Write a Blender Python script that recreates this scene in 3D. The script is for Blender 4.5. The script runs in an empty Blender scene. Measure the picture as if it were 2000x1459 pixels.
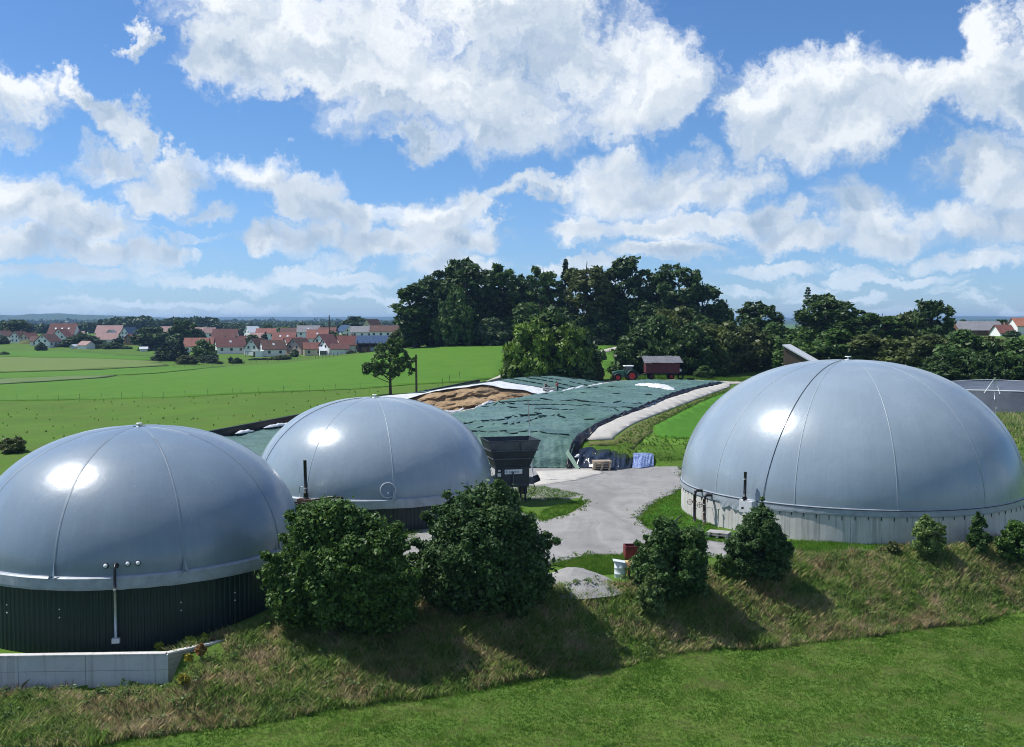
import bpy, math, random
import numpy as np
from mathutils import Vector, Matrix
from mathutils.geometry import delaunay_2d_cdt

# ------------------------------------------------------------------ camera
SC = bpy.context.scene
COL = SC.collection
FPX, PW, PH, HOR = 2050.0, 2000.0, 1459.0, 628.0      # focal length and horizon of the photograph, in its pixels
CAMZ = 17.2
PITCH = math.atan((PH/2-HOR)/FPX)
cam_d = bpy.data.cameras.new('camera')
cam_d.sensor_fit = 'HORIZONTAL'; cam_d.sensor_width = 36.0; cam_d.lens = 36.0*FPX/PW
cam_d.clip_start = 0.5; cam_d.clip_end = 60000
cam = bpy.data.objects.new('camera', cam_d); COL.objects.link(cam)
cam.location = (0, 0, CAMZ); cam.rotation_euler = (math.pi/2-PITCH, 0, 0)
SC.camera = cam

# ------------------------------------------------------------------ light
SUN_AZ, SUN_EL = math.radians(-76), math.radians(57)     # azimuth from +Y towards +X
sd = Vector((math.sin(SUN_AZ)*math.cos(SUN_EL), math.cos(SUN_AZ)*math.cos(SUN_EL), math.sin(SUN_EL)))
sun_d = bpy.data.lights.new('sun', 'SUN'); sun_d.energy = 4.8; sun_d.angle = math.radians(0.53); sun_d.color = (1.0, 0.97, 0.92)
sun = bpy.data.objects.new('sun', sun_d); COL.objects.link(sun)
sun.rotation_euler = (-sd).to_track_quat('-Z', 'Y').to_euler(); sun.location = (-60, 60, 120)

vs = SC.view_settings
vs.view_transform = 'Standard'; vs.look = 'None'; vs.gamma = 1.0; vs.use_curve_mapping = False; vs.exposure = 0.24
SC.display_settings.display_device = 'sRGB'
SC.cycles.max_bounces = 4; SC.cycles.diffuse_bounces = 2; SC.cycles.glossy_bounces = 2
SC.cycles.transmission_bounces = 4; SC.cycles.volume_bounces = 0; SC.cycles.transparent_max_bounces = 8
SC.cycles.sample_clamp_indirect = 6.0; SC.cycles.caustics_reflective = False; SC.cycles.caustics_refractive = False
SC.cycles.use_denoising = True; SC.cycles.filter_width = 1.05

def ray(px, py):
    u = (px-PW/2)/FPX; v = -(py-PH/2)/FPX; c, s = math.cos(PITCH), math.sin(PITCH)
    return np.array([u, c+v*s, -s+v*c])

# ------------------------------------------------------------------ world: sky and cumulus clouds by direction
class NT:
    def __init__(s, tree): s.t = tree; s.n = tree.nodes; s.l = tree.links
    def new(s, typ, **kw):
        n = s.n.new(typ)
        for k, v in kw.items():
            setattr(n, k, v)
        return n
    def put(s, sock, v):
        if v is None: return
        if isinstance(v, bpy.types.NodeSocket): s.l.new(v, sock)
        else: sock.default_value = v
    def math(s, op, a, b=None, c=None, clamp=False):
        n = s.n.new('ShaderNodeMath'); n.operation = op; n.use_clamp = clamp
        s.put(n.inputs[0], a); s.put(n.inputs[1], b)
        if c is not None: s.put(n.inputs[2], c)
        return n.outputs[0]
    def vm(s, op, a, b=None, c=None):
        n = s.n.new('ShaderNodeVectorMath'); n.operation = op
        s.put(n.inputs[0], a); s.put(n.inputs[1], b)
        if c is not None: s.put(n.inputs[2], c)
        return n.outputs[1] if op in ('DOT_PRODUCT', 'LENGTH', 'DISTANCE') else n.outputs[0]
    def noise(s, vec, scale, detail=4, rough=0.55, dist=0.0, color=False):
        n = s.n.new('ShaderNodeTexNoise'); n.inputs['Scale'].default_value = scale
        n.inputs['Detail'].default_value = detail; n.inputs['Roughness'].default_value = rough
        n.inputs['Distortion'].default_value = dist
        if vec is not None: s.l.new(vec, n.inputs['Vector'])
        return n.outputs['Color' if color else 'Fac']
    def maprange(s, v, a, b, c=0.0, d=1.0, smooth=False):
        n = s.n.new('ShaderNodeMapRange'); n.interpolation_type = 'SMOOTHSTEP' if smooth else 'LINEAR'
        s.put(n.inputs[0], v)
        for i, q in enumerate((a, b, c, d)): s.put(n.inputs[i+1], q)
        return n.outputs[0]
    def mix(s, f, a, b, blend='MIX'):
        n = s.n.new('ShaderNodeMix'); n.data_type = 'RGBA'; n.blend_type = blend
        s.put(n.inputs[0], f)
        for sock, q in ((n.inputs[6], a), (n.inputs[7], b)):
            if isinstance(q, bpy.types.NodeSocket): s.l.new(q, sock)
            else: sock.default_value = (*q[:3], 1)
        return n.outputs[2]
    def ramp(s, v, stops):
        n = s.n.new('ShaderNodeValToRGB'); s.l.new(v, n.inputs[0]); e = n.color_ramp.elements
        while len(e) < len(stops): e.new(0.5)
        for q, (p, c) in zip(e, stops):
            q.position = p; q.color = (*c[:3], 1)
        return n.outputs[0]

W = bpy.data.worlds.new('World'); SC.world = W; W.use_nodes = True
W.cycles.sampling_method = 'MANUAL'; W.cycles.sample_map_resolution = 256
wt = NT(W.node_tree)
for n in list(wt.n): wt.n.remove(n)
w_out = wt.new('ShaderNodeOutputWorld')
w_sky = wt.new('ShaderNodeTexSky', sky_type='NISHITA'); w_sky.sun_disc = False
w_sky.sun_elevation = SUN_EL; w_sky.sun_rotation = SUN_AZ
w_sky.altitude = 500; w_sky.air_density = 1.0; w_sky.dust_density = 0.25; w_sky.ozone_density = 2.5

CLOUDS = [  # where each cloud lump stands in the sky: photo x, y, half width, half height
 (640,80,290,120),(470,110,115,80),(800,150,270,120),(520,20,230,70),(980,225,220,80),(1120,110,220,140),(1285,150,95,110),(820,283,95,38),(1000,20,260,80),(1190,215,120,60),(660,180,190,34),
 (1600,215,220,100),(1470,235,90,75),(1630,160,130,55),(1790,175,105,52),(1520,285,130,42),(1720,240,130,50),
 (1960,180,120,70),(2000,100,80,80),(2060,160,120,90),
 (1930,330,125,55),(1990,365,120,55),(1890,440,120,45),(2010,440,120,40),
 (1190,335,130,58),(1330,355,150,55),(1060,362,100,24),(1440,360,90,42),(1240,385,180,45),
 (1130,450,95,30),(1330,440,180,26),(1510,425,90,38),(1680,420,105,62),(1560,470,130,26),(1740,470,90,30),
 (30,190,78,46),(150,185,42,36),(215,225,48,42),(290,285,46,28),(350,345,95,36),(185,315,95,36),(400,415,56,22),(290,380,105,34),(250,260,50,32),
 (30,395,90,52),(140,440,125,38),(300,490,95,28),(20,480,110,30),(190,500,140,20),
 (525,350,72,44),(610,392,80,42),(690,425,95,36),(860,425,110,40),(590,470,130,30),(900,468,120,32),(505,470,60,22),(930,395,60,34),(760,480,140,30),
 (120,540,170,17),(420,545,140,13),(640,540,190,15),(900,520,120,22),(1120,520,120,14),(1500,525,110,14),(1300,490,140,20),(1750,545,140,12),(1900,510,130,18),(1620,580,120,8),(300,590,200,8),(800,580,200,9),(268,75,26,38),
 (-160,200,180,90),(-200,430,220,70),(-420,300,160,80),(2300,260,200,80),(2450,420,240,60),(2200,60,160,80),(-500,520,300,22),(2500,540,300,18),
]
def build_sky():
    tc = wt.new('ShaderNodeTexCoord')
    sep = wt.new('ShaderNodeSeparateXYZ'); wt.l.new(tc.outputs['Generated'], sep.inputs[0])
    X, Y, Z = sep.outputs
    az = wt.math('ARCTAN2', X, Y)
    el = wt.math('ARCSINE', Z)
    cmb = wt.new('ShaderNodeCombineXYZ'); wt.l.new(az, cmb.inputs[0]); wt.l.new(el, cmb.inputs[1])
    p = cmb.outputs[0]
    def n2(vec, scale, detail, rough, color=False):
        o = wt.noise(vec, scale, detail, rough, color=color); o.node.noise_dimensions = '2D'; return o
    skyc = wt.mix(1.0, w_sky.outputs[0], wt.mix(wt.maprange(el, 0.0, 0.16), (0.70, 0.96, 1.50), SKY_TINT), 'MULTIPLY')
    # billowing warp of the cloud outlines, finer near the horizon where the clouds are far away
    sc = wt.maprange(el, 0.0, 0.30, 0.28, 1.0)
    n1 = wt.vm('SUBTRACT', n2(p, 17, 5, 0.66, True), (0.5, 0.5, 0.5))
    n0 = wt.vm('SUBTRACT', n2(p, 6.0, 2, 0.5, True), (0.5, 0.5, 0.5))
    wv = wt.vm('MULTIPLY_ADD', n1, (0.120, 0.100, 0), wt.vm('MULTIPLY', n0, (0.10, 0.055, 0)))
    ss = wt.n.new('ShaderNodeVectorMath'); ss.operation = 'SCALE'; wt.l.new(wv, ss.inputs[0]); wt.l.new(sc, ss.inputs['Scale'])
    q = wt.vm('ADD', p, ss.outputs[0])
    fine = n2(q, 24, 6, 0.62)
    mid = n2(q, 8.5, 3, 0.5); mid2 = n2(wt.vm('ADD', q, (-0.018, 0.030, 0)), 8.5, 3, 0.5)
    puf = n2(q, 21, 3, 0.5); puf2 = n2(wt.vm('ADD', q, (-0.008, 0.013, 0)), 21, 3, 0.5)
    # rows of small far puffs low over the horizon
    rv = wt.vm('MULTIPLY', q, (1.0, 3.6, 0)); rn = n2(rv, 15, 4, 0.55)
    rows = wt.math('MULTIPLY', wt.math('SUBTRACT', rn, 0.53), 5.0)
    rows = wt.math('SUBTRACT', rows, wt.maprange(el, 0.095, 0.15, 0.0, 2.5)); rows = wt.math('MINIMUM', rows, 0.42)
    DX, DY = -0.020, 0.034                                  # towards the sun, in radians across the sky
    blobs = []
    for (cx, cy, rx, ry) in CLOUDS:
        d = ray(cx, cy); d /= np.linalg.norm(d)
        re = 1.06*ry/FPX; k = min(1.0, re*32+0.25)
        blobs.append((math.atan2(d[0], d[1]), math.asin(d[2]), rx/FPX, re, DX*k, DY*k))
    def shade(dens, dif):
        alpha = wt.maprange(dens, -0.16, 0.88, smooth=True)
        alpha = wt.math('MULTIPLY', alpha, wt.maprange(el, 0.0, 0.06, 0.60, 0.97))
        lit = wt.math('MULTIPLY_ADD', dif, 0.42, wt.math('MULTIPLY', wt.math('SUBTRACT', mid, mid2), 1.5))
        lit = wt.math('MULTIPLY_ADD', wt.math('SUBTRACT', puf, puf2), 1.3, lit)
        lit = wt.math('MULTIPLY_ADD', wt.math('SUBTRACT', fine, 0.5), 0.65, lit)
        lit = wt.math('SUBTRACT', lit, wt.math('MULTIPLY', wt.maprange(dens, 0.55, 1.5), 0.50))
        lit = wt.maprange(lit, -1.0, 0.12)
        ccol = wt.mix(lit, CL_GREY, CL_WHITE)
        ccol = wt.mix(wt.maprange(el, 0.005, 0.07), (8.4, 9.9, 11.6), ccol)
        bg = wt.new('ShaderNodeBackground'); bg.inputs[1].default_value = SKY_STRENGTH
        wt.l.new(wt.mix(alpha, skyc, ccol), bg.inputs[0]); return bg.outputs[0]
    def tile(a0, a1, e0, e1):
        """the clouds of one window of the sky; clouds that reach into it are all counted"""
        gt = bpy.data.node_groups.new('cloud_window', 'ShaderNodeTree')          # a group of its own keeps the node tree small
        gt.interface.new_socket('p', in_out='INPUT', socket_type='NodeSocketVector')
        for nm in ('edge', 'sunward'): gt.interface.new_socket(nm, in_out='OUTPUT', socket_type='NodeSocketFloat')
        g = NT(gt); gi = g.new('NodeGroupInput'); go = g.new('NodeGroupOutput'); qq = gi.outputs[0]; f0 = f1 = None
        for (a, e, ra, re, dx, dy) in blobs:
            qa = max(a0-a, 0, a-a1); qe = max(e0-e, 0, e-e1); m = 0.06
            if (max(qa-m, 0)/ra)**2+(max(qe-m*.7, 0)/re)**2 > 2.4: continue
            r = g.vm('MULTIPLY_ADD', qq, (1/ra, 1/re, 0), (-a/ra, -e/re, 0))
            r2 = g.vm('DOT_PRODUCT', r, r)
            s2 = g.math('ADD', g.vm('DOT_PRODUCT', r, (2*dx/ra, 2*dy/re, 0)), r2)
            if f0 is None: f0, f1 = r2, s2
            else: f0 = g.math('SMOOTH_MIN', f0, r2, 0.35); f1 = g.math('SMOOTH_MIN', f1, s2, 0.35)
        g.l.new(f0, go.inputs[0]); g.l.new(f1, go.inputs[1])
        gn = wt.new('ShaderNodeGroup', node_tree=gt); wt.l.new(q, gn.inputs[0]); f0, f1 = gn.outputs[0], gn.outputs[1]
        fld = wt.math('MAXIMUM', wt.math('MAXIMUM', wt.math('SUBTRACT', 1.0, f0), rows), -0.8); dif = wt.math('MAXIMUM', wt.math('SUBTRACT', f1, f0), -1.0)
        dens = wt.math('ADD', fld, wt.math('MULTIPLY', wt.math('SUBTRACT', fine, 0.5), 1.5))
        dens = wt.math('ADD', dens, wt.math('MULTIPLY', wt.math('SUBTRACT', mid, 0.5), 0.9))
        return shade(dens, dif)
    def mixsh(fac, A, B):
        n = wt.new('ShaderNodeMixShader'); wt.l.new(fac, n.inputs[0]); wt.l.new(A, n.inputs[1]); wt.l.new(B, n.inputs[2]); return n.outputs[0]
    azs = [-0.72, -0.25, 0.0, 0.25, 0.72]; es = [0.0, 0.13, 0.46]; cols = []
    for a0, a1 in zip(azs[:-1], azs[1:]):
        lo, hi = tile(a0, a1, -0.02, es[1]), tile(a0, a1, es[1], es[2]); cols.append(mixsh(wt.math('GREATER_THAN', el, es[1]), lo, hi))
    left = mixsh(wt.math('GREATER_THAN', az, azs[1]), cols[0], cols[1]); right = mixsh(wt.math('GREATER_THAN', az, azs[3]), cols[2], cols[3])
    inner = mixsh(wt.math('GREATER_THAN', az, 0.0), left, right)
    # outside the frame the same kind of broken cumulus goes on
    pn = wt.noise(wt.vm('MULTIPLY', tc.outputs['Generated'], (1, 1, 2.2)), 3.2, 4, 0.6)
    al = wt.math('MULTIPLY', wt.maprange(pn, 0.50, 0.60, smooth=True), 0.9)
    bgo = wt.new('ShaderNodeBackground'); bgo.inputs[1].default_value = SKY_STRENGTH
    wt.l.new(wt.mix(al, skyc, wt.mix(wt.maprange(pn, 0.54, 0.70), CL_WHITE, CL_GREY)), bgo.inputs[0])
    out = wt.math('MAXIMUM', wt.math('GREATER_THAN', wt.math('ABSOLUTE', az), 0.72), wt.math('MAXIMUM', wt.math('GREATER_THAN', el, es[2]), wt.math('LESS_THAN', el, -0.02)))
    wt.l.new(mixsh(out, inner, bgo.outputs[0]), w_out.inputs[0])
SKY_STRENGTH = 0.078; CL_GREY = (4.3, 5.7, 7.5); CL_WHITE = (10.6, 11.0, 11.3)
SKY_TINT = (0.70, 1.00, 1.36)
build_sky()

# ------------------------------------------------------------------ helpers
random.seed(7)
RNG = np.random.default_rng(11)
def P(px, py, depth):
    d = ray(px, py); t = depth/d[1]
    return np.array([d[0]*t, depth, CAMZ+d[2]*t])
def G(px, py, z):
    d = ray(px, py); t = (z-CAMZ)/d[2]
    return np.array([d[0]*t, d[1]*t, z])

def link(name, mesh, parent=None, mat=None, loc=None):
    o = bpy.data.objects.new(name, mesh); COL.objects.link(o)
    if mat is not None and not mesh.materials: mesh.materials.append(mat)
    if parent is not None: o.parent = parent
    if loc is not None: o.location = loc
    return o
def tag(o, label=None, cat=None, group=None, kind=None):
    if label: o['label'] = label
    if cat: o['category'] = cat
    if group: o['group'] = group
    if kind: o['kind'] = kind
    return o
def thing(name, label, cat, loc=(0, 0, 0), rz=0.0, group=None):
    o = bpy.data.objects.new(name, None); COL.objects.link(o)
    o.empty_display_size = 0.5
    o.location = tuple(float(q) for q in loc); o.rotation_euler = (0, 0, rz)
    return tag(o, label, cat, group)
def mesh_np(name, V, F, mat=None, smooth=False):
    """V (n,3) array, F (m,k) int array of equal sized faces"""
    V = np.asarray(V, np.float32); F = np.asarray(F, np.int32); k = F.shape[1]
    me = bpy.data.meshes.new(name)
    me.vertices.add(len(V)); me.vertices.foreach_set('co', V.ravel())
    me.loops.add(F.size); me.loops.foreach_set('vertex_index', F.ravel())
    me.polygons.add(len(F)); me.polygons.foreach_set('loop_start', np.arange(0, F.size, k, dtype=np.int32))
    if smooth: me.polygons.foreach_set('use_smooth', np.ones(len(F), bool))
    me.update(calc_edges=True)
    if mat: me.materials.append(mat)
    return me
class MB:
    def __init__(s): s.v = []; s.f = []; s.sm = []
    def add(s, vs, fs, smooth=False):
        b = len(s.v); s.v += [tuple(map(float, q)) for q in vs]
        s.f += [tuple(i+b for i in f) for f in fs]; s.sm += [smooth]*len(fs)
        return s
    def box(s, c, size, rz=0.0, M=None, taper=(1, 1)):
        hx, hy, hz = (q/2 for q in size); vs = []
        for z in (-1, 1):
            tx, ty = taper if z > 0 else (1, 1)
            for x, y in ((-1, -1), (1, -1), (1, 1), (-1, 1)): vs.append(Vector((x*hx*tx, y*hy*ty, z*hz)))
        R = M if M is not None else Matrix.Rotation(rz, 3, 'Z')
        vs = [R @ q + Vector(c) for q in vs]
        return s.add(vs, [(3, 2, 1, 0), (4, 5, 6, 7), (0, 1, 5, 4), (1, 2, 6, 5), (2, 3, 7, 6), (3, 0, 4, 7)])
    def tube(s, pts, rad, n=8, caps=True):
        pts = [Vector(q) for q in pts]; rad = [float(q) for q in rad] if isinstance(rad, (list, tuple)) else [float(rad)]*len(pts)
        vs = []; fs = []; up = None
        for i, q in enumerate(pts):
            t = (pts[min(i+1, len(pts)-1)]-pts[max(i-1, 0)]).normalized()
            if up is None: up = Vector((0, 0, 1)) if abs(t.z) < 0.9 else Vector((0, 1, 0))
            a = t.cross(up).normalized(); b = t.cross(a).normalized()
            for k in range(n):
                th = 2*math.pi*k/n; vs.append(q+rad[i]*(math.cos(th)*a+math.sin(th)*b))
        m = len(pts)
        for i in range(m-1):
            for k in range(n):
                fs.append((i*n+k, i*n+(k+1) % n, (i+1)*n+(k+1) % n, (i+1)*n+k))
        s.add(vs, fs, True)
        if caps:
            b = len(s.v)-len(vs)
            s.f += [tuple(b+k for k in range(n)), tuple(b+(m-1)*n+n-1-k for k in range(n))]; s.sm += [False, False]
        return s
    def lathe(s, prof, n=24, c=(0, 0, 0), axis='z', a0=0.0):
        vs = []; fs = []
        for (r, z) in prof:
            for k in range(n):
                th = a0+2*math.pi*k/n; x, y = r*math.cos(th), r*math.sin(th)
                q = (x, y, z) if axis == 'z' else ((x, z, y) if axis == 'y' else (z, x, y))
                vs.append((q[0]+c[0], q[1]+c[1], q[2]+c[2]))
        for i in range(len(prof)-1):
            for k in range(n): fs.append((i*n+k, i*n+(k+1) % n, (i+1)*n+(k+1) % n, (i+1)*n+k))
        return s.add(vs, fs, True)
    def sphere(s, c, r, n=10, m=7):
        r = r if isinstance(r, (list, tuple)) else (r, r, r); vs = []; fs = []
        for i in range(m+1):
            ph = math.pi*i/m
            for k in range(n):
                th = 2*math.pi*k/n
                vs.append((c[0]+r[0]*math.sin(ph)*math.cos(th), c[1]+r[1]*math.sin(ph)*math.sin(th), c[2]+r[2]*math.cos(ph)))
        for i in range(m):
            for k in range(n): fs.append((i*n+k, (i+1)*n+k, (i+1)*n+(k+1) % n, i*n+(k+1) % n))
        return s.add(vs, fs, True)
    def prism(s, poly, z0, z1):
        n = len(poly); vs = [(x, y, z0) for x, y in poly]+[(x, y, z1) for x, y in poly]
        return s.add(vs, [tuple(range(n-1, -1, -1)), tuple(range(n, 2*n))]+[(k, (k+1) % n, n+(k+1) % n, n+k) for k in range(n)])
    def mesh(s, name, mat=None):
        me = bpy.data.meshes.new(name); me.from_pydata(s.v, [], s.f)
        me.polygons.foreach_set('use_smooth', s.sm); me.update()
        if mat: me.materials.append(mat)
        return me
    def build(s, name, mat, parent=None, loc=None, bevel=0.0):
        o = link(name, s.mesh(name, mat), parent, loc=loc)
        if bevel:
            m = o.modifiers.new('bevel', 'BEVEL'); m.width = bevel; m.segments = 2; m.limit_method = 'ANGLE'
        return o
def smoothstep(a, b, x):
    t = np.clip((np.asarray(x, float)-a)/(b-a), 0, 1); return t*t*(3-2*t)
def hash2(ix, iy, seed):
    h = (ix.astype(np.int64)*374761393+iy.astype(np.int64)*668265263+seed*982451653) & 0x7fffffff
    h = ((h ^ (h >> 13))*1274126177) & 0x7fffffff
    return ((h ^ (h >> 16)) & 0xffff)/65535.0
def vnoise(x, y, seed=0):
    x = np.asarray(x, float); y = np.asarray(y, float); ix = np.floor(x); iy = np.floor(y); fx = x-ix; fy = y-iy
    fx = fx*fx*(3-2*fx); fy = fy*fy*(3-2*fy)
    a = hash2(ix, iy, seed); b = hash2(ix+1, iy, seed); c = hash2(ix, iy+1, seed); d = hash2(ix+1, iy+1, seed)
    return (a*(1-fx)+b*fx)*(1-fy)+(c*(1-fx)+d*fx)*fy
def fbm(x, y, seed=0, oct=4):
    v = 0; a = 0.5
    for i in range(oct):
        v = v+a*vnoise(np.asarray(x)*2**i, np.asarray(y)*2**i, seed+i); a *= 0.5
    return v/(1-0.5**oct)

# ------------------------------------------------------------------ materials
MATS = {}
def pmat(name, col, rough=0.7, spec=0.3, metal=0.0, var=0.0, vscale=3.0, col2=None, bump=0.0, bscale=20.0, detail=5, trans=0.0, coord='Object', coat=0.0, stretch=None, rnd=0.0):
    m = bpy.data.materials.new(name); m.use_nodes = True; t = NT(m.node_tree); b = t.n['Principled BSDF']; out = t.n['Material Output']
    b.inputs['Roughness'].default_value = rough; b.inputs['Specular IOR Level'].default_value = spec; b.inputs['Metallic'].default_value = metal
    b.inputs['Coat Weight'].default_value = coat; b.inputs['Coat Roughness'].default_value = 0.15
    tc = t.new('ShaderNodeTexCoord'); vec = tc.outputs[coord]
    if coord == 'World': vec = None
    if stretch: vec = t.vm('MULTIPLY', vec, stretch)
    c = None
    if var or col2 is not None:
        c2 = col2 if col2 is not None else tuple(q*(1-var) for q in col)
        c1 = col if col2 is not None else tuple(min(1, q*(1+var)) for q in col)
        c = t.mix(t.maprange(t.noise(vec, vscale, detail, 0.6), 0.34, 0.66), c1, c2)
    if rnd:
        oi = t.new('ShaderNodeObjectInfo'); k = t.maprange(oi.outputs['Random'], 0, 1, 1-rnd, 1+rnd)
        cc = t.new('ShaderNodeCombineXYZ')
        for i in range(3): t.l.new(k, cc.inputs[i])
        c = t.mix(1.0, c if c is not None else col, cc.outputs[0], 'MULTIPLY')
    if c is not None: t.l.new(c, b.inputs['Base Color'])
    else: b.inputs['Base Color'].default_value = (*col, 1)
    if bump:
        bn = t.new('ShaderNodeBump'); bn.inputs['Strength'].default_value = bump; bn.inputs['Distance'].default_value = 0.05
        t.l.new(t.noise(vec, bscale, 5, 0.6), bn.inputs['Height']); t.l.new(bn.outputs[0], b.inputs['Normal'])
    if trans:
        tr = t.new('ShaderNodeBsdfTranslucent'); mx = t.new('ShaderNodeMixShader'); mx.inputs[0].default_value = trans
        if c is not None: t.l.new(c, tr.inputs[0])
        else: tr.inputs[0].default_value = (*col, 1)
        t.l.new(b.outputs[0], mx.inputs[1]); t.l.new(tr.outputs[0], mx.inputs[2]); t.l.new(mx.outputs[0], out.inputs[0])
    MATS[name] = m
    return m
def leafmat(name, c_dark, c_light, scale=0.35, trans=0.22, rnd=0.10):
    m = bpy.data.materials.new(name); m.use_nodes = True; t = NT(m.node_tree); b = t.n['Principled BSDF']; out = t.n['Material Output']
    geo = t.new('ShaderNodeNewGeometry'); oi = t.new('ShaderNodeObjectInfo'); tc = t.new('ShaderNodeTexCoord')
    k = t.maprange(t.noise(geo.outputs['Position'], scale, 3, 0.6), 0.36, 0.64)
    k2 = t.math('MULTIPLY_ADD', geo.outputs['Random Per Island'], 0.5, t.math('MULTIPLY', k, 0.5))
    c = t.mix(k2, c_dark, c_light)
    v = t.maprange(oi.outputs['Random'], 0, 1, 1-rnd, 1+rnd)
    cc = t.new('ShaderNodeCombineXYZ'); t.l.new(v, cc.inputs[0]); t.l.new(v, cc.inputs[1]); cc.inputs[2].default_value = 1
    c = t.mix(1.0, c, cc.outputs[0], 'MULTIPLY')
    t.l.new(c, b.inputs['Base Color']); b.inputs['Roughness'].default_value = 0.5; b.inputs['Specular IOR Level'].default_value = 0.25
    tr = t.new('ShaderNodeBsdfTranslucent'); t.l.new(c, tr.inputs[0])
    mx = t.new('ShaderNodeMixShader'); mx.inputs[0].default_value = trans
    t.l.new(b.outputs[0], mx.inputs[1]); t.l.new(tr.outputs[0], mx.inputs[2]); t.l.new(mx.outputs[0], out.inputs[0])
    return m
def groundmat(name, cols, scales, rough=0.95, bump=0.4, bscale=6.0, stretch=(1, 1, 1), weights=None, bdist=0.1):
    """several noise scales mixing several ground colours"""
    m = bpy.data.materials.new(name); m.use_nodes = True; t = NT(m.node_tree); b = t.n['Principled BSDF']
    geo = t.new('ShaderNodeNewGeometry'); vec = t.vm('MULTIPLY', geo.outputs['Position'], stretch)
    c = cols[0]
    for i, (cc, s) in enumerate(zip(cols[1:], scales)):
        w = weights[i] if weights else 1.0
        k = t.maprange(t.noise(vec, s, 5, 0.62), 0.36, 0.66)
        c = t.mix(t.math('MULTIPLY', k, w), c, cc)
    t.l.new(c, b.inputs['Base Color']); b.inputs['Roughness'].default_value = rough; b.inputs['Specular IOR Level'].default_value = 0.12
    if bump:
        bn = t.new('ShaderNodeBump'); bn.inputs['Strength'].default_value = bump; bn.inputs['Distance'].default_value = bdist
        t.l.new(t.noise(vec, bscale, 6, 0.65), bn.inputs['Height']); t.l.new(bn.outputs[0], b.inputs['Normal'])
    return m
# ------------------------------------------------------------------ terrain
CTRL = []
def cp(px, py, depth): CTRL.append(tuple(P(px, py, depth)))
for x, y in ((-45,95),(-28,110),(-10,105),(5,100),(12,85),(3,75),(20,112),(30,100),(-5,112),(40,85),(48,100),(-60,75),(20,72),(60,72),(-20,60),(0,45),(30,45),(-40,40),(60,45),(0,10),(60,0),(-60,0)):
    CTRL.append((x, y, 0.0))
for q in ((1150,858,127),(1170,836,134),(1216,813,142.5),(1262,795,151),(1340,768,170),(1410,751,190),(1290,858,127),(1395,858,128),(1350,820,146),(1420,775,172),(1425,764,181),(1220,745,200),(1430,748,203),(1060,752,205),(980,745,208),
          (1950,830,130),(1990,905,112),(1950,808,150),(1700,735,200),(1850,745,190),(2100,780,165),
          (430,838,139),(0,862,139),(0,830,165),(250,838,150),(800,768,186),(900,745,210),
          (800,680,300),(1000,673,298),(1150,670,310),(1400,675,300),(1600,672,300),(1900,672,330),(2200,690,300),
          (900,718,240),(700,742,226),(700,692,335),(560,709,375),(500,760,208),(440,716,400),(250,760,228),(310,713,410),
          (0,782,212),(0,722,366),(0,692,550),(150,683,610),(-250,780,212),(-250,720,366),(-300,690,560),
          (500,697,505),(640,694,500),(720,682,520),(300,690,560),(60,668,720),(200,675,650),(400,692,520),
          (500,664,720),(650,660,720),(300,660,760),(1900,655,460),(2100,655,460),(780,664,560),(1100,655,560),(1400,655,560),(800,652,800),(1300,650,800)):
    cp(*q)
for x in (-1.0, -0.5, -0.25, 0.0, 0.25, 0.5, 1.0):
    CTRL.append((x*1500, 1500, 4.0)); CTRL.append((x*3500, 3500, 2.0)); CTRL.append((x*9000, 9000, 0.0)); CTRL.append((x*20000, 20000, 0.0))
CTRL = np.array(CTRL)
def _w(x, y):
    q = np.maximum(np.asarray(y, float)+60, 20.0)
    return np.stack([2.6*np.asarray(x, float)/(q+20), 1.5*np.log(q)], -1)
_cw = _w(CTRL[:, 0], CTRL[:, 1])
def _phi(a, b):
    d2 = ((a[:, None, :]-b[None, :, :])**2).sum(-1); return np.sqrt(d2+0.02)
_A = _phi(_cw, _cw); _n = len(_A)
_K = np.zeros((_n+1, _n+1)); _K[:_n, :_n] = _A+np.eye(_n)*-1e-3; _K[:_n, _n] = 1; _K[_n, :_n] = 1
_sol = np.linalg.solve(_K, np.append(CTRL[:, 2], 0))
def base_z(x, y):
    s = np.shape(x); w = _w(np.ravel(x), np.ravel(y)); out = np.empty(len(w))
    for i in range(0, len(w), 20000): out[i:i+20000] = _phi(w[i:i+20000], _cw) @ _sol[:_n]+_sol[_n]
    return out.reshape(s)
MEADOW = -3.6
_cr = np.array([G(*q) for q in ((330,1272,-1.3),(440,1248,-1.15),(540,1207,-.8),(640,1190,-.5),(800,1165,-.1),(950,1152,0),(1050,1152,-.05),(1240,1138,-.05),(1400,1112,0),(1550,1090,0),(1700,1078,0),(1850,1074,0),(2000,1054,0),(2400,1015,0))])
_toe = np.array([G(px, py, MEADOW) for px, py in ((-400,1540),(130,1464),(400,1424),(700,1388),(950,1348),(1250,1293),(1500,1263),(1750,1236),(1900,1218),(2000,1196),(2400,1150))])
WALL0, WALL1, WALL2 = G(-300,1284,-1.2), G(325,1275,-1.2), G(437,1249,-1.12)
def ztop(x): return np.interp(x, [-60, -21, -15, -8, 0], [-1.95, -1.8, -.75, -.2, 0])
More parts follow.
